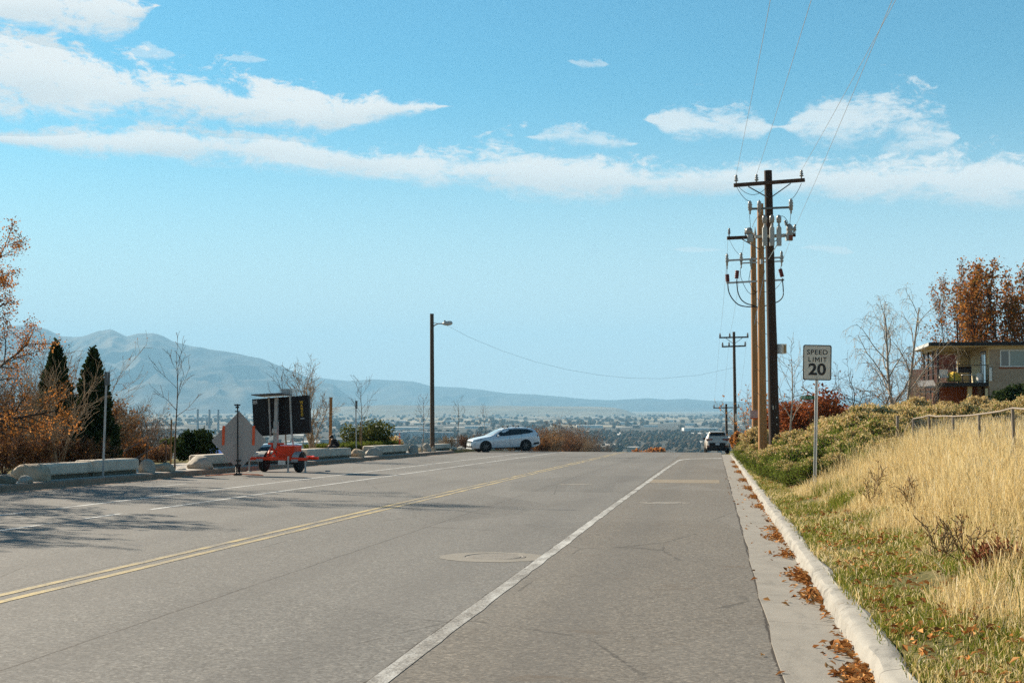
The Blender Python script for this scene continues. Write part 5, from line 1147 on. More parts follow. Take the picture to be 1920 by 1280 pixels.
# white estate car at the crest
sv, side, patch, top, f = car('white_car', 'white estate car with roof rails crossing at the crest of the road', paint('white car paint', (.66, .68, .70), .1, .25), 5.15, 1.93,
    [(0, .62), (.03, .78), (.12, .88), (.5, .98), (1.0, 1.06), (1.38, 1.12), (1.7, 1.28), (2.1, 1.48), (2.4, 1.60), (2.75, 1.66), (3.3, 1.685), (4.0, 1.665), (4.5, 1.60), (4.75, 1.50), (4.92, 1.28), (5.03, 1.10), (5.10, .98), (5.15, .62)],
    [(0, .60), (.15, .84), (1.4, 1.02), (2.2, 1.06), (3.6, 1.14), (4.4, 1.20), (4.8, 1.22), (5.15, .8)], .24, (1.0, 3.99), .375, .21)
for s in (-1, 1):
    patch([(1.75, 1.10), (2.12, 1.38), (2.45, 1.54), (3.4, 1.58), (4.15, 1.545), (4.55, 1.43), (4.62, 1.34), (4.3, 1.245), (3.4, 1.16), (2.4, 1.105)], s, MAT['car_glass'], 'side_window', sv)
    for x0 in (2.78, 3.62): patch([(x0, 1.14), (x0 + .02, 1.57), (x0 + .07, 1.57), (x0 + .06, 1.15)], s, MAT['trim_black'], 'door_pillar', sv, .010, 2)
    for pts in ([(1.55, .42), (1.62, 1.06), (1.634, 1.06), (1.564, .42)], [(2.80, .42), (2.80, 1.10), (2.814, 1.10), (2.814, .42)], [(3.64, .60), (3.66, 1.12), (3.674, 1.12), (3.654, .60)]): patch(pts, s, MAT['trim_black'], 'door_seam', sv, .004, 3)
    for x0 in (2.50, 3.40): patch([(x0, .98), (x0 + .22, .99), (x0 + .22, .955), (x0, .945)], s, MAT['chrome'], 'door_handle', sv, .02, 2)
    patch([(.16, .80), (.55, .92), (.86, .95), (.72, .86), (.40, .78)], s, MAT['headlamp'], 'headlight', sv, .006, 3)
    patch([(4.86, 1.02), (5.04, .98), (5.0, 1.13), (4.88, 1.18)], s, MAT['tail_red'], 'tail_light', sv, .008, 3)
    patch([(.7, .22), (1.0, .22), (4.4, .22), (4.45, .30), (.72, .28)], s, MAT['trim_black'], 'sill', sv, .006, 4)
    patch([(4.55, .40), (5.05, .46), (5.05, .60), (4.6, .56)], s, MAT['trim_black'], 'rear_skirt', sv, .008, 3)
    b = MB(); c = side(1.95, 1.12, s, .10); b.lathe(c - np.array([.07, 0, 0]), [(.02, 0), (.09, .03), (.10, .09), (.06, .14), (.01, .16)], 12, (1, 0, 0)); b.bar(side(1.98, 1.10, s, -.02), c, .04, .04); b.build('door_mirror', paint('white mirror', (.68, .69, .70), .1, .25), sv, smooth=False)
    b = MB(); zt = [f(q)[0] for q in (2.5, 3.0, 3.6, 4.2)]; b.tube([(q, s * .60, z + .07) for q, z in zip((2.5, 3.0, 3.6, 4.2), zt)], .022, 6); [b.bar((q, s * .60, f(q)[0] - .02), (q, s * .60, f(q)[0] + .07), .05, .03) for q in (2.5, 3.35, 4.2)]; b.build('roof_rail', MAT['chrome'], sv)
for q in (2.75, 3.55): b = MB(); b.bar((q, -.66, f(q)[0] + .11), (q, .66, f(q)[0] + .11), .09, .03); [b.box((q, k, f(q)[0] + .07), (.10, .06, .10)) for k in (-.6, .6)]; b.build('crossbar', MAT['trim_black'], sv)
top(1.45, 2.25, .96, MAT['screen_glass'], 'windscreen', sv); top(4.60, 4.90, .9, MAT['car_glass'], 'rear_window', sv)
b = MB()
for q in range(-6, 7): b.box((.025 - .02 * 0, q * .085, .70), (.05, .03, .22))
b.box((.03, 0, .70), (.03, 1.15, .22)); b.build('grille', MAT['chrome'], sv); b = MB(); b.box((.02, 0, .40), (.06, 1.25, .13)); b.build('lower_grille', MAT['trim_black'], sv); b = MB(); b.box((.04, 0, .27), (.10, 1.5, .07)); b.build('front_lip', paint('white lip', (.7, .7, .7), .1, .3), sv)
b = MB(); b.box((-.005, 0, .52), (.02, .31, .16)); b.build('licence_plate', MAT['plate'], sv)
# front to the camera's left, turned a little towards us
x, y = xy(942, 103.0); a = YAW + math.radians(17)
# local +x runs front to rear, so the nose points the other way
ox = np.array([math.cos(a), math.sin(a), 0]); sv.location = (x - ox[0] * 2.5, y - ox[1] * 2.5, float(zr(y)) + .02); sv.rotation_euler = (0, math.radians(-1.4), a)

# pale grey car parked at the right kerb, seen from behind
gc, side, patch, top, f = car('grey_car', 'silver grey crossover parked at the right kerb, seen from behind', paint('silver beige paint', (.50, .43, .36), .1, .4), 4.6, 1.86,
    [(0, .65), (.05, .82), (.5, .98), (1.0, 1.05), (1.3, 1.10), (1.9, 1.48), (2.2, 1.60), (2.7, 1.66), (3.6, 1.64), (4.05, 1.58), (4.2, 1.52), (4.38, 1.24), (4.48, 1.06), (4.56, .92), (4.6, .60)],
    [(0, .63), (.2, .82), (1.3, 1.0), (3.6, 1.09), (4.2, 1.13), (4.6, .8)], .25, (.92, 3.62), .36, .22)
for s in (-1, 1):
    patch([(1.55, 1.06), (2.0, 1.42), (2.25, 1.54), (3.3, 1.56), (3.95, 1.48), (4.05, 1.32), (3.6, 1.14), (2.3, 1.08)], s, MAT['car_glass'], 'side_window', gc)
    b = MB(); c = side(1.85, 1.10, s, .11); b.lathe(c - np.array([.06, 0, 0]), [(.02, 0), (.09, .03), (.09, .09), (.02, .14)], 10, (1, 0, 0)); b.bar(side(1.88, 1.08, s, -.02), c, .04, .04); b.build('door_mirror', MAT['trim_black'], gc)
    b = MB(); P_ = [side(4.22, 1.14, s, .006), side(4.42, 1.08, s, .006), side(4.44, .98, s, .006), side(4.24, 1.02, s, .006)]; q_ = np.array([4.50, s * .36, 1.085]), np.array([4.545, s * .42, .985]); b.add([*P_, q_[0] + [.02, 0, 0], q_[1] + [.02, 0, 0]], quads=[[0, 1, 2, 3], [1, 4, 5, 2]]); b.build('tail_light', MAT['tail_red'], gc)
    b = MB(); b.box((4.50, s * .60, 1.0), (.09, .40, .15)); b.box((4.44, s * .83, 1.01), (.2, .06, .15)); b.build('brake_light', MAT['tail_red'], gc); b = MB(); b.box((4.60, s * .72, .50), (.06, .26, .08)); b.build('reflector', MAT['tail_red'], gc)
b = MB(); P_ = np.zeros((6, 7, 3))
for i, q in enumerate(np.linspace(4.22, 4.36, 6)):
    for j, k in enumerate(np.linspace(-1, 1, 7)): P_[i, j] = (q + .012, k * .60 * (1 - .0 * i), f(q)[0] + .02 * (1 - k * k) + .006)
b.grid(P_); b.build('rear_window', MAT['car_glass'], gc, smooth=True)
b = MB(); b.box((4.50, 0, .58), (.21, 1.25, .36)); b.box((4.40, 0, .28), (.35, 1.62, .30)); b.box((2.4, 0, .2), (3.6, 1.6, .12)); b.build('rear_bumper', MAT['trim_black'], gc)
b = MB(); b.box((4.61, .0, .66), (.02, .32, .16)); b.build('licence_plate', MAT['plate'], gc)
b = MB(); b.box((4.20, 0, 1.585), (.28, 1.15, .035)); b.build('spoiler', paint('silver spoiler', (.46, .42, .38), .35, .3), gc)
x, y = xy(1341, 111.0); gc.rotation_euler = (0, math.radians(-2.0), math.radians(-90) + math.radians(2)); gc.location = (x, y + 4.6, float(zr(y + 2.4)) - .06)

# pale blue van down the slope behind the trailer
vn, side, patch, top, f = car('parked_van', 'pale blue grey van parked down the slope behind the orange trailer', paint('pale blue paint', (.50, .54, .56), .2, .35), 4.9, 1.9,
    [(0, .7), (.06, .95), (.8, 1.1), (1.2, 1.2), (1.9, 1.72), (2.3, 1.82), (4.3, 1.84), (4.75, 1.76), (4.86, 1.2), (4.9, .6)], [(0, .66), (.2, .9), (1.2, 1.1), (4.5, 1.15), (4.9, .8)], .2, (.9, 3.9), .35, .22)
for s in (-1, 1):
    patch([(1.6, 1.2), (2.05, 1.62), (2.9, 1.70), (2.9, 1.2)], s, MAT['car_glass'], 'side_window', vn); patch([(3.0, 1.2), (3.0, 1.70), (4.5, 1.68), (4.6, 1.24)], s, MAT['car_glass'], 'side_window', vn)
top(1.3, 2.0, .95, MAT['screen_glass'], 'windscreen', vn)
x, y = xy(497, 92); vn.location = (x - 2.4, y, W(497, 832, 92)[2] - 1.83); vn.rotation_euler = (0, 0, YAW + .15)

# ------------------------------------------------------------------ the kerbside blocks and boulders
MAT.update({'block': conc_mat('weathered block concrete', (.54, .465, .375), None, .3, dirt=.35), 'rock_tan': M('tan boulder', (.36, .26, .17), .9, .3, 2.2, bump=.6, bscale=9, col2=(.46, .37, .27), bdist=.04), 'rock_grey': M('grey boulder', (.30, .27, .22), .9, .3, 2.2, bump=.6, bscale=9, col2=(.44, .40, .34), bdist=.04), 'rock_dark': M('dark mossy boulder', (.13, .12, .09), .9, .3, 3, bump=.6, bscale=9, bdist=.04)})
def block(px0, px1, top, bot, x, label):
    """a long concrete block lying along the kerb, narrower at its foot"""
    _, y0 = at_side(px0, x); _, y1 = at_side(px1, x); ym = (y0 + y1) / 2; d = float(np.dot([x, ym, 0], FV)); z0 = float(gz(x, ym)) + .02; h = W((px0 + px1) / 2, top, d - .1)[2] - z0
    L = y1 - y0 - .06; rt = thing('concrete_block', (x, ym, z0), label, 'concrete block', 'concrete blocks along the left kerb')
    pr = [(-.34, .12), (-.36, .16), (-.345, h - .05), (-.30, h), (.30, h), (.345, h - .05), (.36, .16), (.34, .12)]
    rows = []
    for v, s in ((-.5, .80), (-.485, .93), (-.46, 1.0), (.46, 1.0), (.485, .93), (.5, .80)):
        zz = [(.12 + (q[1] - .12) * (1 - (1 - s) * .25)) for q in pr]; rows.append([(x - .36 + q[0] * s, ym + v * L, z0 + w - SL * v * L) for q, w in zip(pr, zz)])
    b = MB(); V = np.array(rows); V2 = np.concatenate([V, V[:, :1]], 1); b.grid(V2[:, ::-1]); n = len(pr); b.add(V[0], ngons=[list(range(n))]); b.add(V[-1], ngons=[list(range(n))[::-1]]); o = b.build('block', MAT['block'], rt)
    b = MB(); b.box((x - .36, ym, z0 + .05), (.50, L * .96, .16), rx=-SL); b.build('plinth', MAT['rock_dark'], rt); return rt  # the plinth's dark colour stands in for the shaded undercut
def boulder(px0, px1, top, bot, x, mat, seed, label, dy=0.0, squash=1.0):
    pc = (px0 + px1) / 2; xx, yy = at_side(pc, x); d = float(np.dot([xx, yy, 0], FV)); z0 = float(gz(xx, yy)); w = (px1 - px0) * d / FPX; h = W(pc, top, d)[2] - z0
    import bmesh
    bm = bmesh.new(); bmesh.ops.create_icosphere(bm, subdivisions=4, radius=1.0); rg = random.Random(seed); o3 = Vector((seed * 7.3, seed * 3.1, 1.0))
    pls = [(Vector((rg.gauss(0, 1), rg.gauss(0, 1), rg.gauss(0.1, .8))).normalized(), rg.uniform(.66, .90)) for _ in range(7)]
    for v in bm.verts:
        c = v.co.copy()
        for nrm, dd in pls:
            e = c.dot(nrm) - dd
            if e > 0: c -= nrm * e * .85
        c *= 1 + .10 * mnoise.noise(c * 1.3 + o3) + .05 * mnoise.noise(c * 3.4 + o3) + .02 * mnoise.noise(c * 9 + o3)
        v.co = c
    me = bpy.data.meshes.new('boulder'); bm.to_mesh(me); bm.free(); v = np.zeros(len(me.vertices) * 3); me.vertices.foreach_get('co', v); v = v.reshape(-1, 3)
    lo, hi = v.min(0), v.max(0); v = (v - (lo + hi) / 2) / (hi - lo) * 2
    v[:, 2] = np.where(v[:, 2] < -.45, -.45 + (v[:, 2] + .45) * .3, v[:, 2]); zmin = -.5
    v = v * [w / 2, w / 2 * squash, 1]; v[:, 2] = (v[:, 2] - zmin) / (1 - zmin) * h - .02
    me.vertices.foreach_set('co', v.ravel()); me.polygons.foreach_set('use_smooth', np.ones(len(me.polygons), bool)); me.materials.append(MAT[mat]); me.update()
    o = bpy.data.objects.new('boulder', me); COL.objects.link(o); o.location = (xx, yy + dy, z0); o.rotation_euler = (0, 0, YAW); return tag(o, label, 'boulder', 'boulders along the left kerb')
X0 = KL - .55
block(88, 180, 868, 905, X0, 'long concrete block beside the largest boulder, left half behind the sign post'); block(181, 266, 861, 897, X0, 'concrete block right of the tall grey sign post, ending at a round boulder')
block(388, 470, 851, 884, X0 - .1, 'concrete block half hidden behind the diamond road work sign'); block(472, 572, 846, 872, X0, 'concrete block seen under and behind the orange trailer'); block(580, 622, 841, 863, X0, 'concrete block just right of the orange trailer, below the seated person'); block(623, 661, 840, 859, X0, 'concrete block ending at the tan boulder'); block(703, 741, 835, 855, X0, 'concrete block right of the grey boulder, below the tan shrubs'); block(742, 766, 834, 853, X0, 'concrete block below the orange delineator'); block(814, 847, 832, 846, X0 - .3, 'small far concrete block right of the street lamp')
for a_ in ((-8, 33, 888, 911, X0 + .1, 'rock_dark', 1, 'dark mossy boulder cut by the left edge of the picture'), (36, 63, 889, 908, X0 + .28, 'rock_grey', 2, 'small pale boulder in front of the largest boulder'), (24, 97, 867, 906, X0 - .25, 'rock_tan', 3, 'largest tan boulder, at the end of the long concrete block'),
           (262, 294, 859, 889, X0, 'rock_grey', 4, 'round pale boulder at the right end of the long block'), (292, 331, 866, 887, X0, 'rock_tan', 5, 'flat topped tan boulder by the staked young tree'), (333, 353, 876, 886, X0 - .2, 'rock_grey', 6, 'low grey stone just right of the young tree trunk'), (351, 402, 853, 883, X0, 'rock_grey', 7, 'big domed boulder left of the diamond road work sign'),
           (658, 686, 840, 859, X0 + .05, 'rock_tan', 8, 'tan angular boulder under the short grey sign post'), (683, 719, 837, 857, X0, 'rock_grey', 9, 'large grey boulder right of the tan angular one'), (765, 785, 832, 850, X0, 'rock_grey', 10, 'round pale boulder right of the blocks, before the street lamp'), (784, 794, 837, 849, X0, 'rock_tan', 11, 'small stone between two round boulders left of the street lamp'), (793, 810, 830, 848, X0, 'rock_grey', 12, 'round boulder at the foot of the street lamp'), (808, 818, 836, 847, X0 + .1, 'rock_tan', 13, 'small stone just right of the street lamp foot'), (846, 858, 839, 846, X0, 'rock_tan', 14, 'small low stone right of the far concrete block'), (857, 874, 836, 846, X0, 'rock_grey', 15, 'pale stone just left of the white car')): boulder(*a_)

# ------------------------------------------------------------------ the person resting on a block
def skinned(name, verts, edges, radii, m, parent, sub=2):
    me = bpy.data.meshes.new(name); me.from_pydata([tuple(v) for v in verts], edges, []); o = bpy.data.objects.new(name, me); COL.objects.link(o)
    sk = o.modifiers.new('skin', 'SKIN'); ly = me.skin_vertices[0].data if me.skin_vertices else None
    if ly is None: me.skin_vertices.new() if hasattr(me.skin_vertices, 'new') else None; ly = me.skin_vertices[0].data
    for i, r in enumerate(radii): ly[i].radius = (r if isinstance(r, tuple) else (r, r)); ly[i].use_root = i == 0
    ss = o.modifiers.new('sub', 'SUBSURF'); ss.levels = sub; ss.render_levels = sub
    dg = bpy.context.evaluated_depsgraph_get(); dg.update(); m2 = bpy.data.meshes.new_from_object(o.evaluated_get(dg)); bpy.data.objects.remove(o)
    m2.materials.clear(); m2.materials.append(m); m2.polygons.foreach_set('use_smooth', np.ones(len(m2.polygons), bool)); m2.name = name
    o = bpy.data.objects.new(name, m2); COL.objects.link(o); o.parent = parent; return o
def person():
    rt = thing('person', (0, 0, 0), 'person in a black hooded jacket sitting hunched on a concrete block', 'person')
    # local: +x is the way they face, z = 0 the seat
    V = [(0, 0, .10), (.05, 0, .24), (.15, 0, .40), (.24, 0, .50), (.31, 0, .575), (.37, 0, .64), (.41, 0, .70)]; E = [(0, 1), (1, 2), (2, 3), (3, 4), (4, 5), (5, 6)]; R = [.15, (.15, .13), (.17, .13), (.14, .10), .055, .085, .085]
    def chain(start, pts, rs):
        p = start
        for q, r in zip(pts, rs): V.append(q); R.append(r); E.append((p, len(V) - 1)); p = len(V) - 1
    for s in (-1, 1):
        chain(3, [(.22, .19 * s, .46), (.24, .235 * s, .30), (.30, .22 * s, .18), (.42, .12 * s, .17), (.50, .07 * s, .17)], [.075, .062, .052, .042, .030])
        chain(0, [(.16, .11 * s, .10), (.44, .14 * s, .11), (.46, .14 * s, -.12), (.42, .14 * s, -.34), (.52, .15 * s, -.40)], [.095, .075, .06, .045, .038])
    sk = M('skin', (.36, .20, .13), .6, .08, 9); skinned('body', V, E, R, sk, rt)
    cl = M('black cloth', (.012, .012, .014), .9, .25, 9)
    # jacket: the same trunk and arms, a little larger, open at neck and cuffs
    V2 = [tuple(q) for q in V[:4]]; E2 = [(0, 1), (1, 2), (2, 3)]; R2 = [.165, (.175, .155), (.195, .155), (.15, .12)]
    for s in (-1, 1):
        p = 3
        for q, r in zip([(.22, .19 * s, .46), (.24, .235 * s, .30), (.30, .22 * s, .18), (.41, .13 * s, .17)], [.09, .078, .066, .056]): V2.append(q); R2.append(r); E2.append((p, len(V2) - 1)); p = len(V2) - 1
    skinned('jacket', V2, E2, R2, cl, rt)
    skinned('hood', [(.27, 0, .55), (.33, 0, .64), (.37, 0, .72)], [(0, 1), (1, 2)], [.10, .115, .112], cl, rt)
    skinned('trousers', [(0, 0, .09), (.16, .11, .10), (.44, .14, .11), (.46, .14, -.12), (.43, .14, -.32), (.16, -.11, .10), (.44, -.14, .11), (.46, -.14, -.12), (.43, -.14, -.32)], [(0, 1), (1, 2), (2, 3), (3, 4), (0, 5), (5, 6), (6, 7), (7, 8)], [.16, .11, .09, .075, .065, .11, .09, .075, .065], M('dark trousers', (.03, .032, .04), .9, .2, 9), rt)
    b = MB(); b.lathe((.475, 0, .655), [(.006, .03), (.018, .0), (.012, -.012)], 8, (1, 0, -.4)); b.build('nose', sk, rt)
    for s in (-1, 1):
        b = MB(); base = np.array([.52, .06 * s, .165])
        for k in range(4): q = base + [0, (k - 1.5) * .019, 0]; b.tube([q, q + [.035, -.004 * s, -.005], q + [.05, -.008 * s, -.03], q + [.042, -.01 * s, -.05]], [.009, .0085, .008, .006], 6)
        b.tube([base + [-.03, -.04 * s, 0], base + [.0, -.055 * s, -.01], base + [.025, -.05 * s, -.025]], [.011, .010, .007], 6); b.build('fingers', sk, rt, smooth=True)
        b = MB(); b.lathe((.43, .14 * s, -.36), [(.05, 0), (.05, .08), (.045, .18), (.02, .23)], 10, (1, .05 * s, -.15)); b.build('shoe', cl, rt, smooth=True)
    return rt
pr = person(); x, y = at_side(634, X0 - .42); d = float(np.dot([x, y, 0], FV)); pr.location = (x, y, W(634, 841.5, d)[2]); pr.rotation_euler = (0, 0, math.radians(180) + YAW - math.radians(8)); pr.scale = (.96,) * 3
# ------------------------------------------------------------------ the house on the right
MAT.update({'roof_black': M('black fascia', (.016, .013, .012), .6, .2, 4), 'roof_edge_sunlit': M('sunlit grey roof edge', (.40, .40, .38), .5, .1, 4), 'cream': M('cream render', (.56, .46, .27), .8, .06, 2), 'frame_white': M('white window frame', (.66, .65, .60), .5, .05, 4), 'pane': M('window glass', (.035, .05, .045), .07, .15, 2, spec=.8), 'pane_grey': M('grey green window glass', (.15, .20, .18), .15, .1, 2, spec=.7), 'dark_metal': M('dark bronze metal', (.022, .015, .014), .5, .2, 6), 'red_brick': M('red brick', (.24, .075, .04), .9, .3, 9, bump=.3), 'brown_roof': M('brown shingles', (.15, .065, .042), .9, .3, 6, bump=.4), 'white_wall': M('white stucco', (.60, .57, .52), .9, .08, 3), 'yellow_cloth': M('yellow cushions', (.62, .42, .06), .9, .12, 6), 'white_cloth': M('white cushions', (.58, .55, .50), .9, .1, 6), 'grey_roof': M('grey corrugated roof', (.25, .24, .23), .7, .2, 4)})
def brick_mat(name, c1, c2, mortar, sc):
    m = bpy.data.materials.new(name); t = NT(m); br = t.N.new('ShaderNodeTexBrick'); mp = t.N.new('ShaderNodeMapping'); mp.inputs['Rotation'].default_value = (math.pi / 2, 0, 0); t.L.new(t.coord('Object'), mp.inputs[0]); t.L.new(mp.outputs[0], br.inputs['Vector'])
    br.inputs['Scale'].default_value = sc; br.inputs['Color1'].default_value = (*c1, 1); br.inputs['Color2'].default_value = (*c2, 1); br.inputs['Mortar'].default_value = (*mortar, 1); br.inputs['Mortar Size'].default_value = .03; br.inputs['Brick Width'].default_value = .55; br.inputs['Row Height'].default_value = .2
    t.bsdf(t.mix(.3, br.outputs[0], t.noise(t.coord('Object'), 2, 5, .6), 'MULTIPLY'), .9, 0, .2); return m
MAT['beige_brick'] = brick_mat('beige brick', (.50, .38, .26), (.40, .29, .20), (.32, .26, .20), 2.2)
hx, hy = xy(1758, 100.0); HG = 0.0
hs = thing('house', (0, 0, 0), 'flat roofed beige brick house with an open timber balcony above the bank', 'house')
H = lambda v: v - HG
b = MB(); b.box((8.6 + .9, 5.0, H(2.15)), (12.0, 10.0, 6.2)); wl = b.build('wall', MAT['beige_brick'], hs)
b = MB(); b.box((9.5, -.012, H(5.34)), (12.02, .03, .22)); b.box((3.485, 5.0, H(4.05)), (.03, 10.0, 2.86)); b.box((1.7, 9.93, H(5.32)), (3.5, .12, .30)); b.box((.06, 5.0, H(5.36)), (.12, 10, .2)); b.box((3.0, 9.9, H(4.2)), (.95, .16, 2.6)); b.build('cream_trim', MAT['cream'], hs)
b = MB(); b.box((7.5, 5.0, H(5.59)), (16.2, 11.3, .25)); rf = b.build('roof', MAT['roof_black'], hs)
b = MB(); b.box((7.5, 5.0, H(5.455)), (16.1, 11.2, .03)); b.build('soffit', MAT['cream'], rf)
b = MB(); b.box((-.62, 5.02, H(5.59)), (.03, 11.3, .23)); b.build('roof_edge_sunlit', MAT['roof_edge_sunlit'], rf)  # left fascia in light grey: the sunlight on it is put into its colour
# front window of three lights
b = MB(); wz0, wz1 = 4.02, 5.14; 
for u0, u1 in ((4.22, 4.30), (4.80, 4.90), (5.93, 6.05), (6.62, 6.70), (7.72, 7.80)): b.box(((u0 + u1) / 2, -.03, H((wz0 + wz1) / 2)), (u1 - u0, .08, wz1 - wz0))
b.box((6.01, -.03, H(wz1)), (3.58, .082, .07)); b.box((6.01, -.04, H(wz0)), (3.62, .12, .07)); fr = b.build('window', MAT['frame_white'], hs)
for u0, u1, m_ in ((4.30, 4.80, 'pane'), (4.90, 5.93, 'pane_grey'), (6.05, 6.62, 'pane'), (6.70, 7.72, 'pane_grey')): b = MB(); b.box(((u0 + u1) / 2, -.008, H((wz0 + wz1) / 2)), (u1 - u0, .03, wz1 - wz0 - .06)); b.build('pane', MAT[m_], fr)  # wider panes grey green, narrow ones dark
b = MB(); b.box((6.0, -.02, H(3.93)), (3.7, .05, .10)); b.build('window_sill', MAT['red_brick'], hs)
# balcony door in the wall that faces left
b = MB(); 
for v in (1.3, 2.55, 3.85): b.box((3.455, v, H(3.98)), (.05, .10, 2.1))
b.box((3.455, 2.57, H(5.02)), (.05, 2.65, .10)); dr = b.build('balcony_door', MAT['frame_white'], hs)
b = MB(); b.box((3.462, 2.57, H(3.96)), (.02, 2.5, 2.06)); b.build('pane', MAT['pane'], dr)
b = MB(); b.box((3.46, 2.57, H(5.11)), (.06, 2.9, .09)); b.box((3.46, 1.18, H(4.0)), (.06, .09, 2.2)); b.box((3.46, 3.96, H(4.0)), (.06, .09, 2.2)); b.build('door_surround', MAT['dark_metal'], dr)
# deck, posts and railing
b = MB(); b.box((1.66, 5.0, H(2.78)), (3.6, 10.0, .26)); b.build('balcony_floor', MAT['roof_black'], hs)
for v in (.08, 3.3, 6.6, 9.85): b = MB(); b.bar((.06, v, H(-1.0 if v < 1 else 2.7)), (.06, v, H(5.44)), .13, .13, up=(0, 1, 0)); b.build('post', MAT['dark_metal'], hs)
b = MB(); b.bar((.06, .04, H(4.12)), (3.5, .04, H(4.12)), .05, .05); b.bar((.06, .04, H(3.05)), (3.5, .04, H(3.05)), .04, .04); b.bar((.02, .06, H(4.12)), (.02, 9.9, H(4.12)), .05, .05); b.bar((.02, .06, H(3.55)), (.02, 9.9, H(3.55)), .03, .03)
for u in (1.15, 3.42): b.bar((u, .04, H(2.9)), (u, .04, H(4.12)), .06, .06, up=(0, 1, 0))
b.bar((2.3, .04, H(2.9)), (2.3, .04, H(4.12)), .03, .03, up=(0, 1, 0))
b.build('railing', MAT['dark_metal'], hs)
b = MB(); b.box((1.9, 6.2, H(.9)), (3.2, .2, 3.5)); b.build('basement_wall', MAT['red_brick'], hs)
b = MB(); b.box((2.25, .6, H(.9)), (.24, .24, 3.5)); b.box((2.55, 3.0, H(.9)), (.1, 2.2, 3.5)); b.box((3.3, .02, H(.8)), (.18, .08, 3.4)); b.build('cream_pillar', MAT['cream'], hs)
b = MB(); b.box((2.9, .9, H(1.0)), (.75, .06, 2.1)); b.build('basement_door', M('brown door', (.18, .09, .04), .6, .2), hs)
b = MB(); b.lathe((3.58, -.1, H(3.0)), [(.10, 0), (.10, .9), (.05, .95)], 10); b.build('downpipe', MAT['frame_white'], hs)
b = MB(); P_ = np.array([[(-1.25, -.3, H(2.55)), (-.12, -.3, H(2.62))], [(-1.35, 1.4, H(3.02)), (-.12, 1.4, H(3.05))]]); b.grid(P_); b.grid(P_ + np.array([0, 0, .06])); b.bar((-1.25, -.3, H(2.56)), (-.12, -.3, H(2.62)), .05, .14); lt = b.build('lean_to_roof', MAT['grey_roof'], hs)
for u in (-1.2, -.85, -.5, -.15): b = MB(); b.bar((u, -.25, H(-.8)), (u, -.25, H(2.55)), .07, .07, up=(0, 1, 0)); b.build('lean_to_post', MAT['dark_metal'], lt)
b = MB(); b.box((-.7, -.2, H(2.28)), (1.2, .06, .10)); b.build('lean_to_beam', M('pale beam', (.36, .33, .32), .7, .1), lt)
hs.location = (hx, hy, HG); hs.rotation_euler = (0, 0, YAW - math.radians(10.6))
HM = Matrix.Translation(hs.location) @ Matrix.Rotation(YAW - math.radians(10.6), 4, 'Z')
def hp(u, v, z): return np.array(HM @ Vector((u, v, z - HG)))
HR = YAW - math.radians(10.6)
DZ = 2.912
def on_deck(name, u, v, label, cat, parts):
    rt = thing(name, (0, 0, 0), label, cat)
    for nm, m_, fn in parts: b = MB(); fn(b); b.build(nm, MAT[m_], rt)
    rt.location = hp(u, v, DZ); rt.rotation_euler = (0, 0, HR); return rt
on_deck('outdoor_chair', .55, 1.0, 'white cushioned chair at the left end of the balcony', 'chair', [('frame', 'dark_metal', lambda b: [b.bar((sx * .3, sy * .3, 0), (sx * .3, sy * .3, .62 if sy < 0 else .8), .04, .04, up=(0, 1, 0)) for sx in (-1, 1) for sy in (-1, 1)]), ('seat', 'white_cloth', lambda b: b.box((0, 0, .42), (.6, .6, .16))), ('backrest', 'white_cloth', lambda b: b.box((0, .26, .68), (.6, .14, .5), rx=-.15))])
on_deck('outdoor_sofa', 1.25, 1.1, 'yellow cushioned outdoor seat in the middle of the balcony', 'seat', [('base', 'yellow_cloth', lambda b: b.lathe((0, 0, .05), [(.42, 0), (.5, .08), (.48, .3), (.4, .36)], 12)), ('cushion', 'yellow_cloth', lambda b: (b.lathe((.02, 0, .36), [(.4, 0), (.44, .1), (.3, .32), (.1, .42)], 10), b.lathe((-.2, .1, .42), [(.2, 0), (.24, .1), (.1, .34)], 8)))])
on_deck('patio_table', 2.25, 1.2, 'low patio table on the right half of the balcony', 'table', [('tabletop', 'white_cloth', lambda b: b.box((0, 0, .55), (.9, .6, .05))), ('leg', 'dark_metal', lambda b: [b.bar((sx * .4, sy * .25, 0), (sx * .4, sy * .25, .53), .04, .04, up=(0, 1, 0)) for sx in (-1, 1) for sy in (-1, 1)])])
on_deck('barbecue', 2.15, 2.6, 'black barbecue standing behind the patio table', 'barbecue', [('hood', 'dark_metal', lambda b: b.prism([(-.3, 0), (.3, 0), (.3, .25), (.18, .42), (-.18, .42), (-.3, .25)], -.45, .45, lambda u, v, w: (w, u, .75 + v))), ('cart', 'dark_metal', lambda b: [b.bar((sx * .4, sy * .25, 0), (sx * .4, sy * .25, .75), .05, .05, up=(0, 1, 0)) for sx in (-1, 1) for sy in (-1, 1)])])
on_deck('white_planter', 2.95, .6, 'tall white round planter by the balcony door', 'planter', [('pot', 'white_wall', lambda b: b.lathe((0, 0, 0), [(.2, 0), (.23, .1), (.23, .6), (.19, .66), (.17, .62)], 18)), ('soil', 'dark_metal', lambda b: b.lathe((0, 0, .56), [(.18, 0), (.18, .04)], 14))])

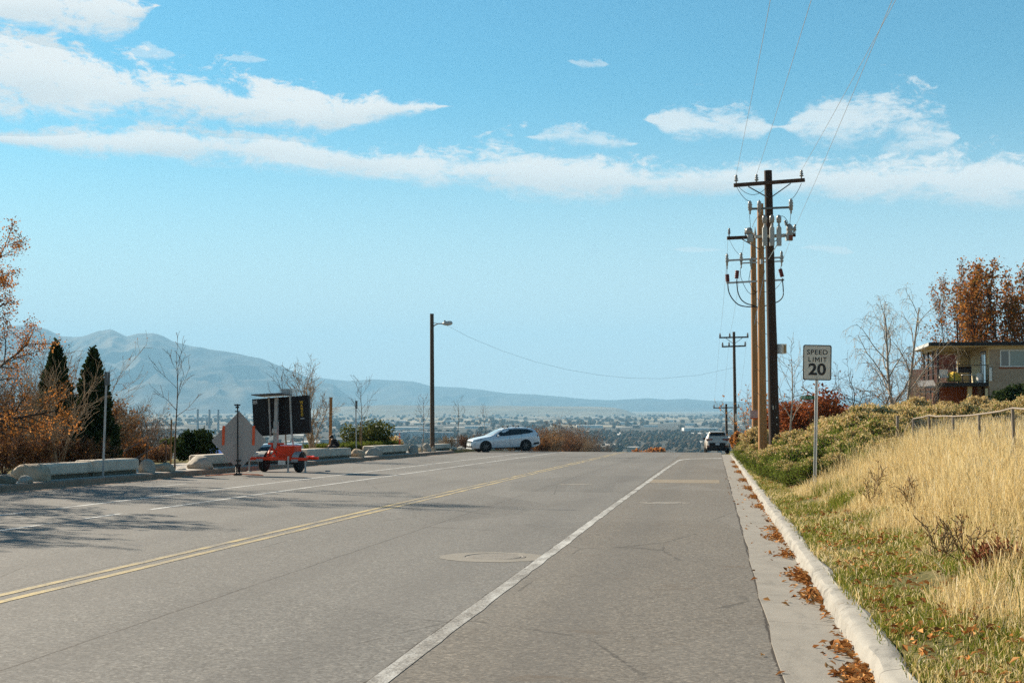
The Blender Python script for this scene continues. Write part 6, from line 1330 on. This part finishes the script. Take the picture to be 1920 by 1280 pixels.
# the neighbour's roof and chimney
nx, ny = xy(1705, 128.); nz = 0.0; nh = thing('brick_house', (0, 0, 0), 'neighbour brick house with brown shingle roof and a broad brick chimney', 'house')
rz1 = 4.55; ez = 1.6; Ln = 9.5
b = MB(); b.add([(0, 0, ez), (Ln, 0, ez), (Ln, 4.2, rz1), (0, 4.2, rz1), (Ln, 8.4, ez), (0, 8.4, ez), (0, 0, ez - .15), (Ln, 0, ez - .15)], quads=[[0, 1, 2, 3], [3, 2, 4, 5], [6, 7, 1, 0]]); nr = b.build('roof', MAT['brown_roof'], nh)
b = MB(); b.box((3.15, 5.2, 4.6), (2.0, .9, 2.6)); b.box((3.15, 5.2, 5.72), (2.12, 1.02, .18)); ch = b.build('chimney', MAT['red_brick'], nr)
for u in (2.65, 3.35): b = MB(); b.lathe((u + .1, 5.2, 5.8), [(.2, 0), (.2, .38), (.25, .40), (.25, .46), (.15, .5)], 12); b.build('chimney_pot', MAT['white_wall'], ch)
b = MB(); b.box((Ln / 2 + .2, 4.2, ez / 2 - .6), (Ln - .6, 7.6, ez + 1.4)); b.build('wall', MAT['red_brick'], nh)
b = MB(); b.add([(-.02, .2, -1.2), (-.02, 8.2, -1.2), (-.02, 8.2, ez - .1), (-.02, 4.2, rz1 - .1), (-.02, .2, ez - .1)], ngons=[[0, 1, 2, 3, 4]]); b.box((.05, .25, .2), (.12, .5, 2.8)); b.build('gable', MAT['white_wall'], nh)
b = MB(); b.add([(-.45, -.25, -1), (.55, -.1, -1), (.4, 0.1, 2.2), (-.15, 2.8, 4.1)], ngons=[[0, 1, 2, 3]]); 
nh.location = (nx, ny, nz); nh.rotation_euler = (0, 0, YAW - math.radians(16))

# chain link fence up the bank
MAT['fence_post'] = M('weathered fence pipe', (.20, .165, .13), .7, .25, 6)
fn = thing('wire_fence', (4.78, 24, float(gz(4.78, 24))), 'low wire fence with pipe posts and top rail in the dry grass', 'fence')
fys = [9, 12.2, 15.4, 18.4, 21.2, 23.8, 26.9, 29.9, 32.9, 35.9, 38.8]; rgf = np.random.default_rng(4); tp = []
for i, fy in enumerate(fys):
    z = float(gz(4.78, fy)); hgt = 1.2 + rgf.normal(0, .02); b = MB(); lx_, ly_ = rgf.normal(0, .02, 2)
    b.tube([(4.78, fy, z - .3), (4.78 + lx_, fy + ly_, z + hgt + (.10 if i == len(fys) - 1 else 0))], .028 if i < len(fys) - 1 else .04, 8); b.build('post', MAT['fence_post'], fn); tp.append((4.78 + lx_, fy + ly_, z + hgt))
b = MB(); pts = []
for a_, c_ in zip(tp[:-1], tp[1:]): pts += [np.array(a_) + (np.array(c_) - np.array(a_)) * q + [0, 0, rgf.normal(0, .008)] for q in (0, .33, .66)]
pts = pts[:-2]; b.tube(pts, .015, 8); b.tube([pts[-1], np.array(tp[-1]) - [0, 0, .6]], .015, 6); b.build('top_rail', MAT['fence_post'], fn)
# the mesh itself, as crossing wires
b = MB(); st = .16; y0f, y1f = fys[0], fys[-2]; v = []; 
for s in (-1, 1):
    ks = np.arange(y0f - 1.2, y1f + 1.2, st)
    for k in ks:
        ya_, yb_ = k, k + s * 1.1; f0, f1 = 0.0, 1.0
        if not (y0f <= min(ya_, yb_) and max(ya_, yb_) <= y1f): continue
        za, zb_ = float(gz(4.78, ya_)) + .05, float(gz(4.78, yb_)) + 1.15; b.bar((4.78, ya_, za), (4.78, yb_, zb_), .0022, .0022, up=(1, 0, 0))
b.build('mesh', MAT['steel'], fn)

# ------------------------------------------------------------------ trees and shrubs round about
def gl(px, d): x, y = xy(px, d); return (x, y, float(gz(x, y)))
FAST = habit(levels=4, n=[7, 5, 4, 3], wob=[.04, .08, .14, .2], up=[.05, .16, .08, .02], kids=[14, 6, 4], start=[.16, .15, .15], ang=[.42, .5, .6], len=[.38, .42, .45], fall=[.5, .4, .3], rr=[.45, .5, .6], rmin=.012)
for px, top, d, st, sp, nl, seed, lab in ((1805, 515, 150, 6, .40, 3600, 21, 'rust leaved tree rising behind the balcony roof, lowest and broadest of the row'), (1842, 502, 126, 3, .13, 2600, 22, 'tall narrow rust leaved tree behind the flat roof, left of the tallest'), (1888, 489, 124, 2, .06, 2000, 23, 'tallest narrow rust leaved tree behind the flat roof'), (1930, 486, 125, 3, .12, 2200, 24, 'rust leaved tree cut by the right edge of the picture'), (1742, 600, 150, 3, .34, 420, 25, 'thin nearly bare tree with a few rust leaves left of the balcony roof')):
    x, y, z = gl(px, d); h = W(px, top, d)[2] - z; tree('autumn_tree', (x, y, z), lab, 'tree', BARK['dark'], FAST, h * .92, .16, seed, LEAF['rust'], nl * 2, .175, .26, stems=st, splay=sp, leaf_filter=lambda p, r, h=h: (r.uniform(0, 1, len(p)) < .35 + .65 * np.clip(p[:, 2] / h * 1.5 - .3, 0, 1)))
# weeping birch and the gnarled bare tree before the neighbour's house
WEEP = habit(levels=4, n=[7, 6, 6, 7], wob=[.09, .14, .12, .06], up=[.03, .04, -.07, -.34], kids=[9, 7, 5], start=[.35, .25, .2], ang=[.6, .7, .7], len=[.42, .40, .75], fall=[.4, .3, .2], rr=[.5, .5, .5], rmin=.007)
x, y, z = gl(1696, 84); tree('weeping_birch', (x, y, z), 'pale bare weeping birch leaning up left of the balcony', 'tree', BARK['white'], WEEP, W(1690, 552, 84)[2] - z, .16, 31, stems=2, splay=.40, stem_phase=2.75, lean=(-.24, 0), leaf=LEAF['straw'], n_leaf=500, leaf_size=.05)
GNARL = habit(levels=4, n=[6, 6, 5, 4], wob=[.25, .3, .3, .3], up=[.0, .02, .04, .03], kids=[7, 6, 5], start=[.25, .2, .15], ang=[.9, .8, .8], len=[.75, .55, .5], fall=[.3, .3, .3], rr=[.6, .55, .6], rmin=.008)
x, y, z = gl(1622, 80); tree('bare_tree', (x, y, z), 'gnarled spreading bare tree right of the speed limit sign', 'tree', BARK['grey'], GNARL, 5.2, .11, 33, stems=3, splay=.75, leaf=LEAF['rust'], n_leaf=260, leaf_size=.08)
x, y, z = gl(1655, 90); tree('bare_tree', (x, y, z), 'thinner bare tree at the foot of the weeping birch', 'tree', BARK['tan'], GNARL, 4.6, .08, 34, stems=3, splay=.8)
x, y, z = gl(1722, 92); twiggy((x, y, z), W(1722, 672, 92)[2] - z, 35, 'pale leafless shrub in front of the neighbour brick house', BARK['white'], 7, .5, r=.035)
x, y, z = gl(1481, 64); tree('bare_tree', (x, y, z), 'small white stemmed bare tree in front of the crimson shrubs', 'tree', BARK['pale'], habit(levels=3, n=[7, 5, 4], wob=[.06, .12, .18], up=[.02, .06, .04], kids=[10, 6], start=[.3, .2], ang=[.6, .6], len=[.5, .45], fall=[.4, .3], rr=[.5, .6], rmin=.007), W(1481, 668, 64)[2] - z, .05, 36)
for px, top, d, rad, seed, lab in ((1478, 738, 80, 1.5, 41, 'crimson leaved shrub behind the dark pole'), (1522, 712, 78, 1.9, 42, 'tall crimson shrub directly behind the green street name sign'), (1566, 730, 79, 1.6, 43, 'crimson shrub just right of the speed limit post'), (1448, 762, 82, .9, 44, 'small crimson shrub seen between the brown poles')):
    x, y, z = gl(px, d); bush((x, y, z), rad, W(px, top, d)[2] - z, seed, lab, LEAF['crimson'], 'autumn_shrub', n=4200, size=.11, lumps=14, hollow=.2)
x, y, z = gl(1895, 90); bush((x, y, z), 2.0, W(1895, 704, 90)[2] - z, 45, 'dark evergreen shrub below the house window', LEAF['darkgreen'], 'evergreen_shrub', n=7000, size=.16, lumps=9)
for px, top, bot_d, rad, seed, lab in ((1394, 800, 98, .8, 46, 'orange leaved shrub between the grey car and the brown poles'), (1380, 812, 122, .75, 47, 'low orange shrub right beside the parked grey car')):
    x, y, z = gl(px, bot_d); x = max(x, 1.9); bush((x, y, float(gz(x, y))), rad, W(px, top, bot_d)[2] - z, seed, lab, LEAF['orange'], 'autumn_shrub', n=2600, size=.13, lumps=7)
x, y, z = gl(1412, 88); twiggy((x, y, z), W(1412, 735, 88)[2] - z, 48, 'bare shrub with a few orange leaves behind the light brown pole', BARK['tan'], 9, .6, LEAF['orange'], 300, .10)
# over the crest
for i, (px, top, d) in enumerate(((1196, 826, 430), (1215, 821, 440), (1236, 823, 435))):
    x, y, z = gl(px, d); h = W(px, top, d)[2] - z; bush((x, y, z), 4.2, h, 50 + i, 'orange leaved tree top showing over the crest of the road', LEAF['orange'], 'autumn_tree', 'tree', n=2600, size=.55, lumps=10, group='orange tree tops over the crest')
for i, (px, top, d, m_, lf, nl) in enumerate(((880, 816, 128, 'tan', None, 0), (905, 812, 132, 'red', None, 0), (838, 822, 120, 'tan', None, 0), (870, 826, 116, 'red', None, 0), (1008, 806, 150, 'red', 'brownleaf', 500), (1026, 800, 160, 'tan', 'brownleaf', 300), (1045, 797, 165, 'red', None, 0), (1062, 795, 172, 'tan', None, 0), (1080, 802, 178, 'red', 'brownleaf', 400), (1098, 808, 184, 'grey', None, 0), (1112, 818, 190, 'grey', None, 0), (1035, 815, 142, 'tan', 'brownleaf', 400), (1015, 822, 136, 'red', 'brownleaf', 500), (1070, 818, 150, 'red', 'brownleaf', 300), (1092, 824, 158, 'tan', None, 0), (985, 815, 140, 'red', None, 0), (960, 812, 138, 'tan', None, 0), (935, 816, 134, 'red', None, 0), (1128, 832, 200, 'grey', None, 0))):
    x, y, z = gl(px, d); h = max(1.2, W(px, top, d)[2] - z)
    lab = {'tan': 'tan leafless thicket on the slope beyond the white car', 'red': 'reddish leafless thicket on the slope beyond the white car', 'grey': 'grey leafless thicket on the slope beyond the white car'}[m_]
    twiggy((x, y, z), h * 1.02, 60 + i, lab, BARK[m_], 22, .75, LEAF[lf] if lf else None, nl * 2, .10, group=m_ + ' thickets beyond the white car', r=.03, kids=(8, 6))

# left side: conifers, bare shrubs, young trees
x, y, z = gl(104, 50); conifer((x, y, z), W(104, 638, 50)[2] - z, 1.0, 71, 'dark conical evergreen with orange leaves tangled before it, left of the pair')
x, y, z = gl(174, 51); conifer((x, y, z), W(173, 649, 51)[2] - z, 1.0, 72, 'dark conical evergreen right beside the tall grey sign post', .0)
def mstem(px, top, d, seed, label, bark, stems, splay, leaf=None, nl=0, size=.07, r=.045, cat='shrub', name='bare_shrub', kids=(9, 7)):
    x, y, z = gl(px, d); return twiggy((x, y, z), (W(px, top, d)[2] - z), seed, label, BARK[bark], stems, splay, LEAF[leaf] if leaf else None, nl, size, r=r, cat=cat, name=name, kids=kids)
mstem(88, 640, 56, 81, 'large many stemmed bare shrub in front of the two conifers', 'tan', 15, .85, 'brownleaf', 400, .06, .03, kids=(10, 7))
mstem(140, 700, 54, 82, 'bare tangled shrub before the right hand conifer', 'tan', 16, .8, 'brownleaf', 700, .06, .03)
mstem(112, 690, 46.5, 99, 'fan of pale bare stems in front of the two conifers', 'tan', 15, .95, None, 0, .06, .018, kids=(9, 6))
mstem(26, 720, 52, 83, 'reddish shrub with dead leaves at the left edge behind the boulders', 'red', 18, .95, 'brownleaf', 900, .07, .03)
mstem(-20, 700, 54, 84, 'bare brown shrub half outside the left edge', 'brown', 16, .9, 'brownleaf', 700, .07, .03)
mstem(52, 810, 46, 85, 'low rust leaved shrub just behind the largest boulder', 'red', 18, 1.0, 'brownleaf', 900, .07, .02)
mstem(8, 800, 45, 89, 'low brown shrub above the mossy boulder at the left edge', 'red', 18, 1.0, 'brownleaf', 1200, .07, .02)
mstem(120, 800, 48, 90, 'low tangle of dead brown stems behind the long concrete block', 'red', 20, 1.0, 'brownleaf', 1100, .07, .02)
mstem(222, 760, 58, 86, 'rust leaved shrub at the right foot of the conifers', 'brown', 16, .55, 'brownleaf', 1300, .08, .03)
mstem(175, 822, 48, 92, 'low rust leaved shrub hiding the foot of the right hand conifer', 'red', 18, .9, 'brownleaf', 900, .07, .02)
for px, top, d, seed, lab in ((248, 762, 74, 87, 'grey bare shrub right of the conifers'), (272, 770, 78, 88, 'thin grey bare shrub above the stair rails'), (232, 775, 72, 93, 'brownish bare shrub nearest the rust leaved one'), (295, 790, 82, 94, 'small grey bare shrub left of the round evergreen')): mstem(px, top, d, seed, lab, 'grey' if seed != 93 else 'red', 12, .5, 'brownleaf', 260, .07)
mstem(250, 818, 62, 96, 'low red brown shrub behind the stair rails', 'red', 20, .9, 'rust', 1100, .07, .02)
mstem(300, 832, 60, 97, 'low bare shrub beneath the second stair rail', 'red', 20, .9, 'brownleaf', 500, .06, .02)
mstem(432, 838, 75, 98, 'low dry shrub behind the round evergreen, right of it', 'tan', 18, .9, 'brownleaf', 500, .06, .02)
x, y, z = gl(362, 62); bush((x, y, z), .95, W(362, 800, 62)[2] - z, 101, 'round black green evergreen behind the big domed boulder', LEAF['darkgreen'], 'evergreen_shrub', n=6500, size=.10, lumps=9)
x, y, z = gl(318, 65); bush((x, y, z), .55, W(318, 816, 65)[2] - z, 102, 'small olive shrub left of the round evergreen', LEAF['olive'], 'evergreen_shrub', n=2600, size=.09)
YOUNG = habit(levels=3, n=[9, 5, 4], wob=[.035, .10, .15], up=[.02, .10, .06], end=[.2, .3, .4], kids=[11, 4], start=[.42, .25], ang=[.75, .6], len=[.34, .45], fall=[.45, .3], rr=[.5, .6], rmin=.006)
def young(px, top, x, seed, label, r=.035, stake=None, hab=YOUNG):
    x, y = at_side(px, x); z = float(gz(x, y)); d = float(np.dot([x, y, 0], FV)); rt = tree('young_tree', (x, y, z), label, 'young tree', BARK['brown'], hab, W(px, top, d)[2] - z, r, seed)
    if stake:
        sx, st_ = stake; q = W(sx, 752, d); b = MB(); b.tube([(q[0], q[1], z - .1), W(sx + .5, st_, d)], .03, 6); o = b.build('tree_stake', MAT['pole_brown']); tag(o, 'brown wooden stake beside the ' + label.split(',')[0], 'stake')
    return rt
young(330, 652, KL - .95, 111, 'leafless young tree between the boulders, left of the diamond sign', .035, (321, 786))
young(678, 712, KL - 1.6, 112, 'leafless young tree by the short sign post', .035, (675, 790))
young(793, 742, KL - 2.6, 113, 'thin leafless young tree just left of the street lamp', .03); young(858, 752, KL - 3.2, 114, 'thin leafless young tree between the street lamp and the white car', .03); young(913, 762, KL - 4.0, 115, 'thin leafless young tree rising behind the white car bonnet', .03)
TREE7 = habit(levels=4, n=[6, 5, 4, 3], wob=[.06, .12, .18, .2], up=[.03, .10, .06, .02], kids=[9, 6, 4], start=[.15, .2, .2], ang=[.55, .6, .6], len=[.62, .5, .45], fall=[.45, .3, .3], rr=[.55, .6, .6], rmin=.007)
x, y = at_side(588, KL - 2.2); z = float(gz(x, y)); d = float(np.dot([x, y, 0], FV)); tree('bare_tree', (x, y, z), 'pale bare tree fanning out just right of the black message board', 'tree', BARK['tan'], TREE7, (W(588, 706, d)[2] - z) * .97, .075, 121, stems=3, splay=.30)
x, y = at_side(538, KL - 3.5); z = float(gz(x, y)); d = float(np.dot([x, y, 0], FV)); tree('bare_tree', (x, y, z), 'thin bare tree top showing above the black message board', 'tree', BARK['grey'], YOUNG, W(538, 698, d)[2] - z, .05, 122)
x, y = at_side(620, KL - 1.6); z = float(gz(x, y)); d = float(np.dot([x, y, 0], FV)); b = MB(); b.bar((x, y, z - .2), W(620.5, 745, d), .13, .13, up=(0, 1, 0)); b.box(W(620.5, 745, d), (.14, .14, .03)); o = b.build('wooden_post', MAT['pole_brown']); tag(o, 'square brown wooden post behind the seated person', 'post')
# the hedge, green shrub and tan shrubs behind the blocks
def low_hedge(px0, px1, top, x, label, leaf, n, size, depth=.8):
    xx, y0 = at_side(px0, x); _, y1 = at_side(px1, x); ym = (y0 + y1) / 2; z = float(gz(x, ym)); d = float(np.dot([x, ym, 0], FV)); h = W(px0, top, d)[2] - z; rt = thing('low_hedge', (x, ym, z), label, 'hedge'); rg = np.random.default_rng(9)
    P = np.stack([x + rg.uniform(-depth, depth, n), rg.uniform(y0, y1, n), z + h * rg.uniform(0, 1, n) ** .45 * (1 + rg.normal(0, .04, n))], 1); P[:, 2] -= SL * (P[:, 1] - ym)
    b = MB(); leaf_cards(b, rg, P, size, 1, .02); b.build('foliage', leaf, rt)
    b = MB(); 
    for k in range(60): q = rg.uniform(y0, y1); b.tube([(x, q, z - .1), (x + rg.normal(0, .3), q + rg.normal(0, .2), z + h * .8)], [.015, .006], 3, cap=False)
    b.build('stem', BARK['brown'], rt); return rt
low_hedge(596, 664, 833, KL - 2.4, 'low green hedge behind the seated person', GRASSMAT['lawn'], 9000, .10); low_hedge(668, 728, 829, KL - 2.8, 'low green hedge in front of the tan shrubs', GRASSMAT['lawn'], 8000, .11)
x, y = at_side(688, KL - 3.6); z = float(gz(x, y)); d = float(np.dot([x, y, 0], FV)); bush((x, y, z), 1.7, W(690, 790, d)[2] - z, 131, 'dark green spreading shrub behind the short sign post', LEAF['olive'], 'evergreen_shrub', n=4200, size=.12, lumps=9, hollow=.2)
for i, (px, top, rad, lab) in enumerate(((712, 823, .9, 'low straw coloured shrub left of the taller one behind the blocks'), (731, 817, 1.0, 'taller straw coloured shrub left of the orange delineator'))):
    x, y = at_side(px, KL - 3.6); z = float(gz(x, y)); d = float(np.dot([x, y, 0], FV)); bush((x, y, z), rad, W(px, top, d)[2] - z, 133 + i, lab, LEAF['straw'], 'dry_shrub', n=3200, size=.09, lumps=8)
# the autumn tree at the left edge, and one more further left that throws shade on the road
AUT = habit(levels=4, n=[7, 6, 5, 4], wob=[.07, .13, .17, .22], up=[.03, .015, .01, .0], kids=[15, 10, 8], start=[.16, .15, .1], ang=[1.0, .7, .7], len=[.62, .48, .45], fall=[.45, .4, .3], rr=[.5, .55, .55], rmin=.006)
x, y, z = gl(-75, 42); tree('autumn_tree', (x, y, z), 'spreading tree with thin orange leaves reaching in from the left edge', 'tree', BARK['dark'], AUT, 5.7, .16, 141, LEAF['orange'], 20000, .045, .10)
x, y, z = gl(-560, 31); tree('autumn_tree', (x, y, z), 'bare branched tree outside the left edge, shading the near road', 'tree', BARK['dark'], AUT, 7.2, .20, 147, LEAF['orange'], 5000, .11, .1)
x, y, z = gl(-400, 47); tree('autumn_tree', (x, y, z), 'tall tree outside the left edge whose branch shadows cross the far lanes', 'tree', BARK['dark'], AUT, 13.5, .25, 151, LEAF['orange'], 9000, .10, .1)
# stair rails going down behind the blocks
MAT['rail'] = M('brown painted rail', (.10, .06, .045), .6, .2, 6)
b = MB(); d = 57.; b.tube([W(203, 862, d - 2), W(261, 829.5, d), W(276, 829.5, d)], .022, 8); b.bar(W(275.5, 829.5, d), W(275.5, 862, d), .05, .05, up=(0, 1, 0)); b.bar(W(222, 851, d - 1.4), W(222, 870, d - 1.4), .04, .04, up=(0, 1, 0)); o = b.build('handrail', MAT['rail']); tag(o, 'brown stair handrail with an upright post right of the conifers', 'handrail')
b = MB(); b.tube([W(250, 861, d - 1), W(312, 825, d + 1)], .022, 8); b.bar(W(311, 826, d + 1), W(311, 866, d + 1), .04, .04, up=(0, 1, 0)); b.bar(W(262, 854, d - .6), W(262, 872, d - .6), .04, .04, up=(0, 1, 0)); o = b.build('handrail', MAT['rail']); tag(o, 'second stair handrail sloping up to the round evergreen', 'handrail')

# ------------------------------------------------------------------ the valley
def city_trees(name, label, n, d0, d1, seed, mat, s0, s1, px0=-260, px1=2180):
    rg = np.random.default_rng(seed); t = rg.uniform(0, 1, n); d = d0 * (d1 / d0) ** t; px = rg.uniform(px0, px1, n); u = (px - 960) / FPX
    x = d * (FV[0] + RV[0] * u); y = d * (FV[1] + RV[1] * u); c = clump(x / 260, y / 420, 1.0, seed + 1); k = rg.uniform(0, 1, n) < np.clip(c * 1.6 - .25, .06, 1); x, y = x[k], y[k]; n = len(x); z = zr(y)
    g = (1 + 5 ** .5) / 2; iv = unit(np.array([(-1, g, 0), (1, g, 0), (-1, -g, 0), (1, -g, 0), (0, -1, g), (0, 1, g), (0, -1, -g), (0, 1, -g), (g, 0, -1), (g, 0, 1), (-g, 0, -1), (-g, 0, 1)], float)); it = np.array([(0, 11, 5), (0, 5, 1), (0, 1, 7), (0, 7, 10), (0, 10, 11), (1, 5, 9), (5, 11, 4), (11, 10, 2), (10, 7, 6), (7, 1, 8), (3, 9, 4), (3, 4, 2), (3, 2, 6), (3, 6, 8), (3, 8, 9), (4, 9, 5), (2, 4, 11), (6, 2, 10), (8, 6, 7), (9, 8, 1)])
    s = rg.uniform(s0, s1, n); V = iv[None] * rg.uniform(.65, 1.3, (n, 12, 1)) * (s[:, None] * np.array([1, 1, .8]))[:, None, :] + np.stack([x, y, z + s * .6], 1)[:, None, :]
    b = MB(); b.add(V.reshape(-1, 3), tris=(it[None] + (np.arange(n) * 12)[:, None, None]).reshape(-1, 3)); o = b.build(name, mat); return tag(o, label, 'trees', kind='stuff')
WOODM = leafmat('distant trees', [(.035, .034, .024), (.075, .058, .040), (.11, .080, .052), (.045, .050, .028), (.085, .064, .046)], .1)
city_trees('valley_woods', 'dark band of far trees filling the valley just over the crest', 10000, 1900, 4400, 5, WOODM, 3.5, 8); city_trees('valley_trees', 'scattered dark groves far out across the valley floor', 3500, 4600, 12000, 6, WOODM, 5, 14)
def valley_building(px, d, w, dep, h, mat, label, group, name='valley_building', rot=0.0, bays=0):
    x, y = xy(px, d); z = float(zr(y)); rt = thing(name, (0, 0, 0), label, 'building', group); b = MB(); b.box((0, 0, h / 2), (w, dep, h + 2)); b.build('wall', mat, rt)
    b = MB(); b.box((0, 0, h + 1.3), (w + 1, dep + 1, .6)); b.build('roof', MAT['flat_roof'], rt)
    if bays:
        n = int(w / 9)
        for i in range(n):
            for k in range(int(h / 5)): b = MB(); b.box((-w / 2 + (i + .5) * w / n, -dep / 2 - .1, 2.6 + k * 4.6), (w / n * .5, .3, 2.6)); b.build('window', MAT['pane'], rt)
    rt.location = (x, y, z); rt.rotation_euler = (0, 0, YAW + rot); return rt
MAT['flat_roof'] = M('pale flat roof', (.55, .54, .50), .8, .1, .1)
VM = [M('valley wall white', (.58, .56, .52), .8, .1, .1), M('valley wall grey', (.30, .31, .32), .8, .1, .1), M('valley wall tan', (.36, .29, .21), .8, .1, .1), M('valley wall brown', (.22, .14, .10), .8, .1, .1)]
for i, (px, w, h, k) in enumerate(((668, 40, 14, 1), (700, 44, 18, 0), (738, 62, 17, 1), (776, 50, 19, 0), (806, 38, 16, 1), (836, 36, 15, 1))): valley_building(px, 3300 + i * 15, w, 22, h, VM[k], 'blue grey apartment block in the row left of the lamp pole', 'far row of apartment blocks', 'apartment_block', bays=1)
for i, (px, d, w, lab) in enumerate(((752, 4700, 115, 'very long white warehouse roof behind the apartment row'), (1168, 6200, 100, 'bright white warehouse standing out above the dark woods'), (1105, 5200, 95, 'pale long warehouse left of the bright white one'), (1312, 4600, 110, 'pale long warehouse right of the valley centre'), (700, 6800, 160, 'long pale shed far out left of the lamp pole'), (888, 5000, 60, 'low white shed behind the white car'), (455, 5600, 120, 'long pale shed behind the message board'))): valley_building(px, d, w, 60, 8, VM[0], lab, None, 'warehouse')
rgv = np.random.default_rng(44)
for i in range(85):
    d = 2300 * (4.2) ** rgv.uniform(0, 1); px = rgv.uniform(-120, 2040); k = int(rgv.choice(4, p=[.5, .2, .2, .1]))
    valley_building(px, d, rgv.uniform(12, 34) * (1 + d / 6000), rgv.uniform(12, 30), rgv.uniform(4, 9), VM[k], ['small white building far off in the hazy valley', 'small grey building far off in the hazy valley', 'small tan building far off in the hazy valley', 'small brown building far off in the hazy valley'][k], ['white', 'grey', 'tan', 'brown'][k] + ' buildings scattered over the valley', rot=rgv.uniform(-.4, .4))
for i, px in enumerate((371, 393, 409.5)):
    d = 4500 + i * 60; x, y = xy(px, d); z = float(zr(y)); hh = W(px, 767 + (i > 0) * .6, d)[2] - z; rt = thing('smokestack', (x, y, z), ['leftmost of the three tall far smokestacks', 'middle one of the three tall far smokestacks', 'rightmost of the three tall far smokestacks, nearest the diamond sign'][i], 'smokestack', 'three smokestacks in the valley')
    b = MB(); b.lathe((x, y, z), [(4.2, 0), (3.1, hh * .96)], 16); b.build('shaft', M('stack concrete', (.22, .22, .22), .9, .1, .1), rt); b = MB(); b.lathe((x, y, z), [(3.3, hh * .96), (3.3, hh)], 16); b.build('rim', M('stack rim', (.12, .12, .12), .9, .1, .1), rt)
x, y = xy(408, 420); z0 = float(gz(x, y)); rt = thing('blue_roofed_shed', (x, y, z0), 'building with a bright blue roof low behind the diamond sign', 'building'); zt = W(408, 829, 420)[2]
b = MB(); b.box((x, y, (z0 + zt - 3) / 2), (7, 8, zt - 3 - z0)); b.build('wall', VM[0], rt); b = MB(); b.add([(x - 4, y - 5, zt - 3.2), (x + 4, y - 5, zt - 3.2), (x + 3.6, y, zt), (x - 3.6, y, zt), (x + 4, y + 5, zt - 3.2), (x - 4, y + 5, zt - 3.2)], quads=[[0, 1, 2, 3], [3, 2, 4, 5]]); b.build('roof', M('blue metal roof', (.02, .12, .42), .5, .1, .3), rt)

# ------------------------------------------------------------------ the air between here and the mountains
hm = bpy.data.materials.new('haze'); hm.use_nodes = True; nt = hm.node_tree; nt.nodes.clear(); ho = nt.nodes.new('ShaderNodeOutputMaterial'); pv = nt.nodes.new('ShaderNodeVolumePrincipled')
pv.inputs['Color'].default_value = (.36, .70, .98, 1); pv.inputs['Density'].default_value = 5.4e-5; pv.inputs['Anisotropy'].default_value = 0.0; nt.links.new(pv.outputs[0], ho.inputs['Volume'])
b = MB(); b.box((0, 14000, 575), (52000, 29500, 1650)); o = b.build('haze', hm); tag(o, 'thin blue haze lying over the valley', 'haze', kind='stuff')
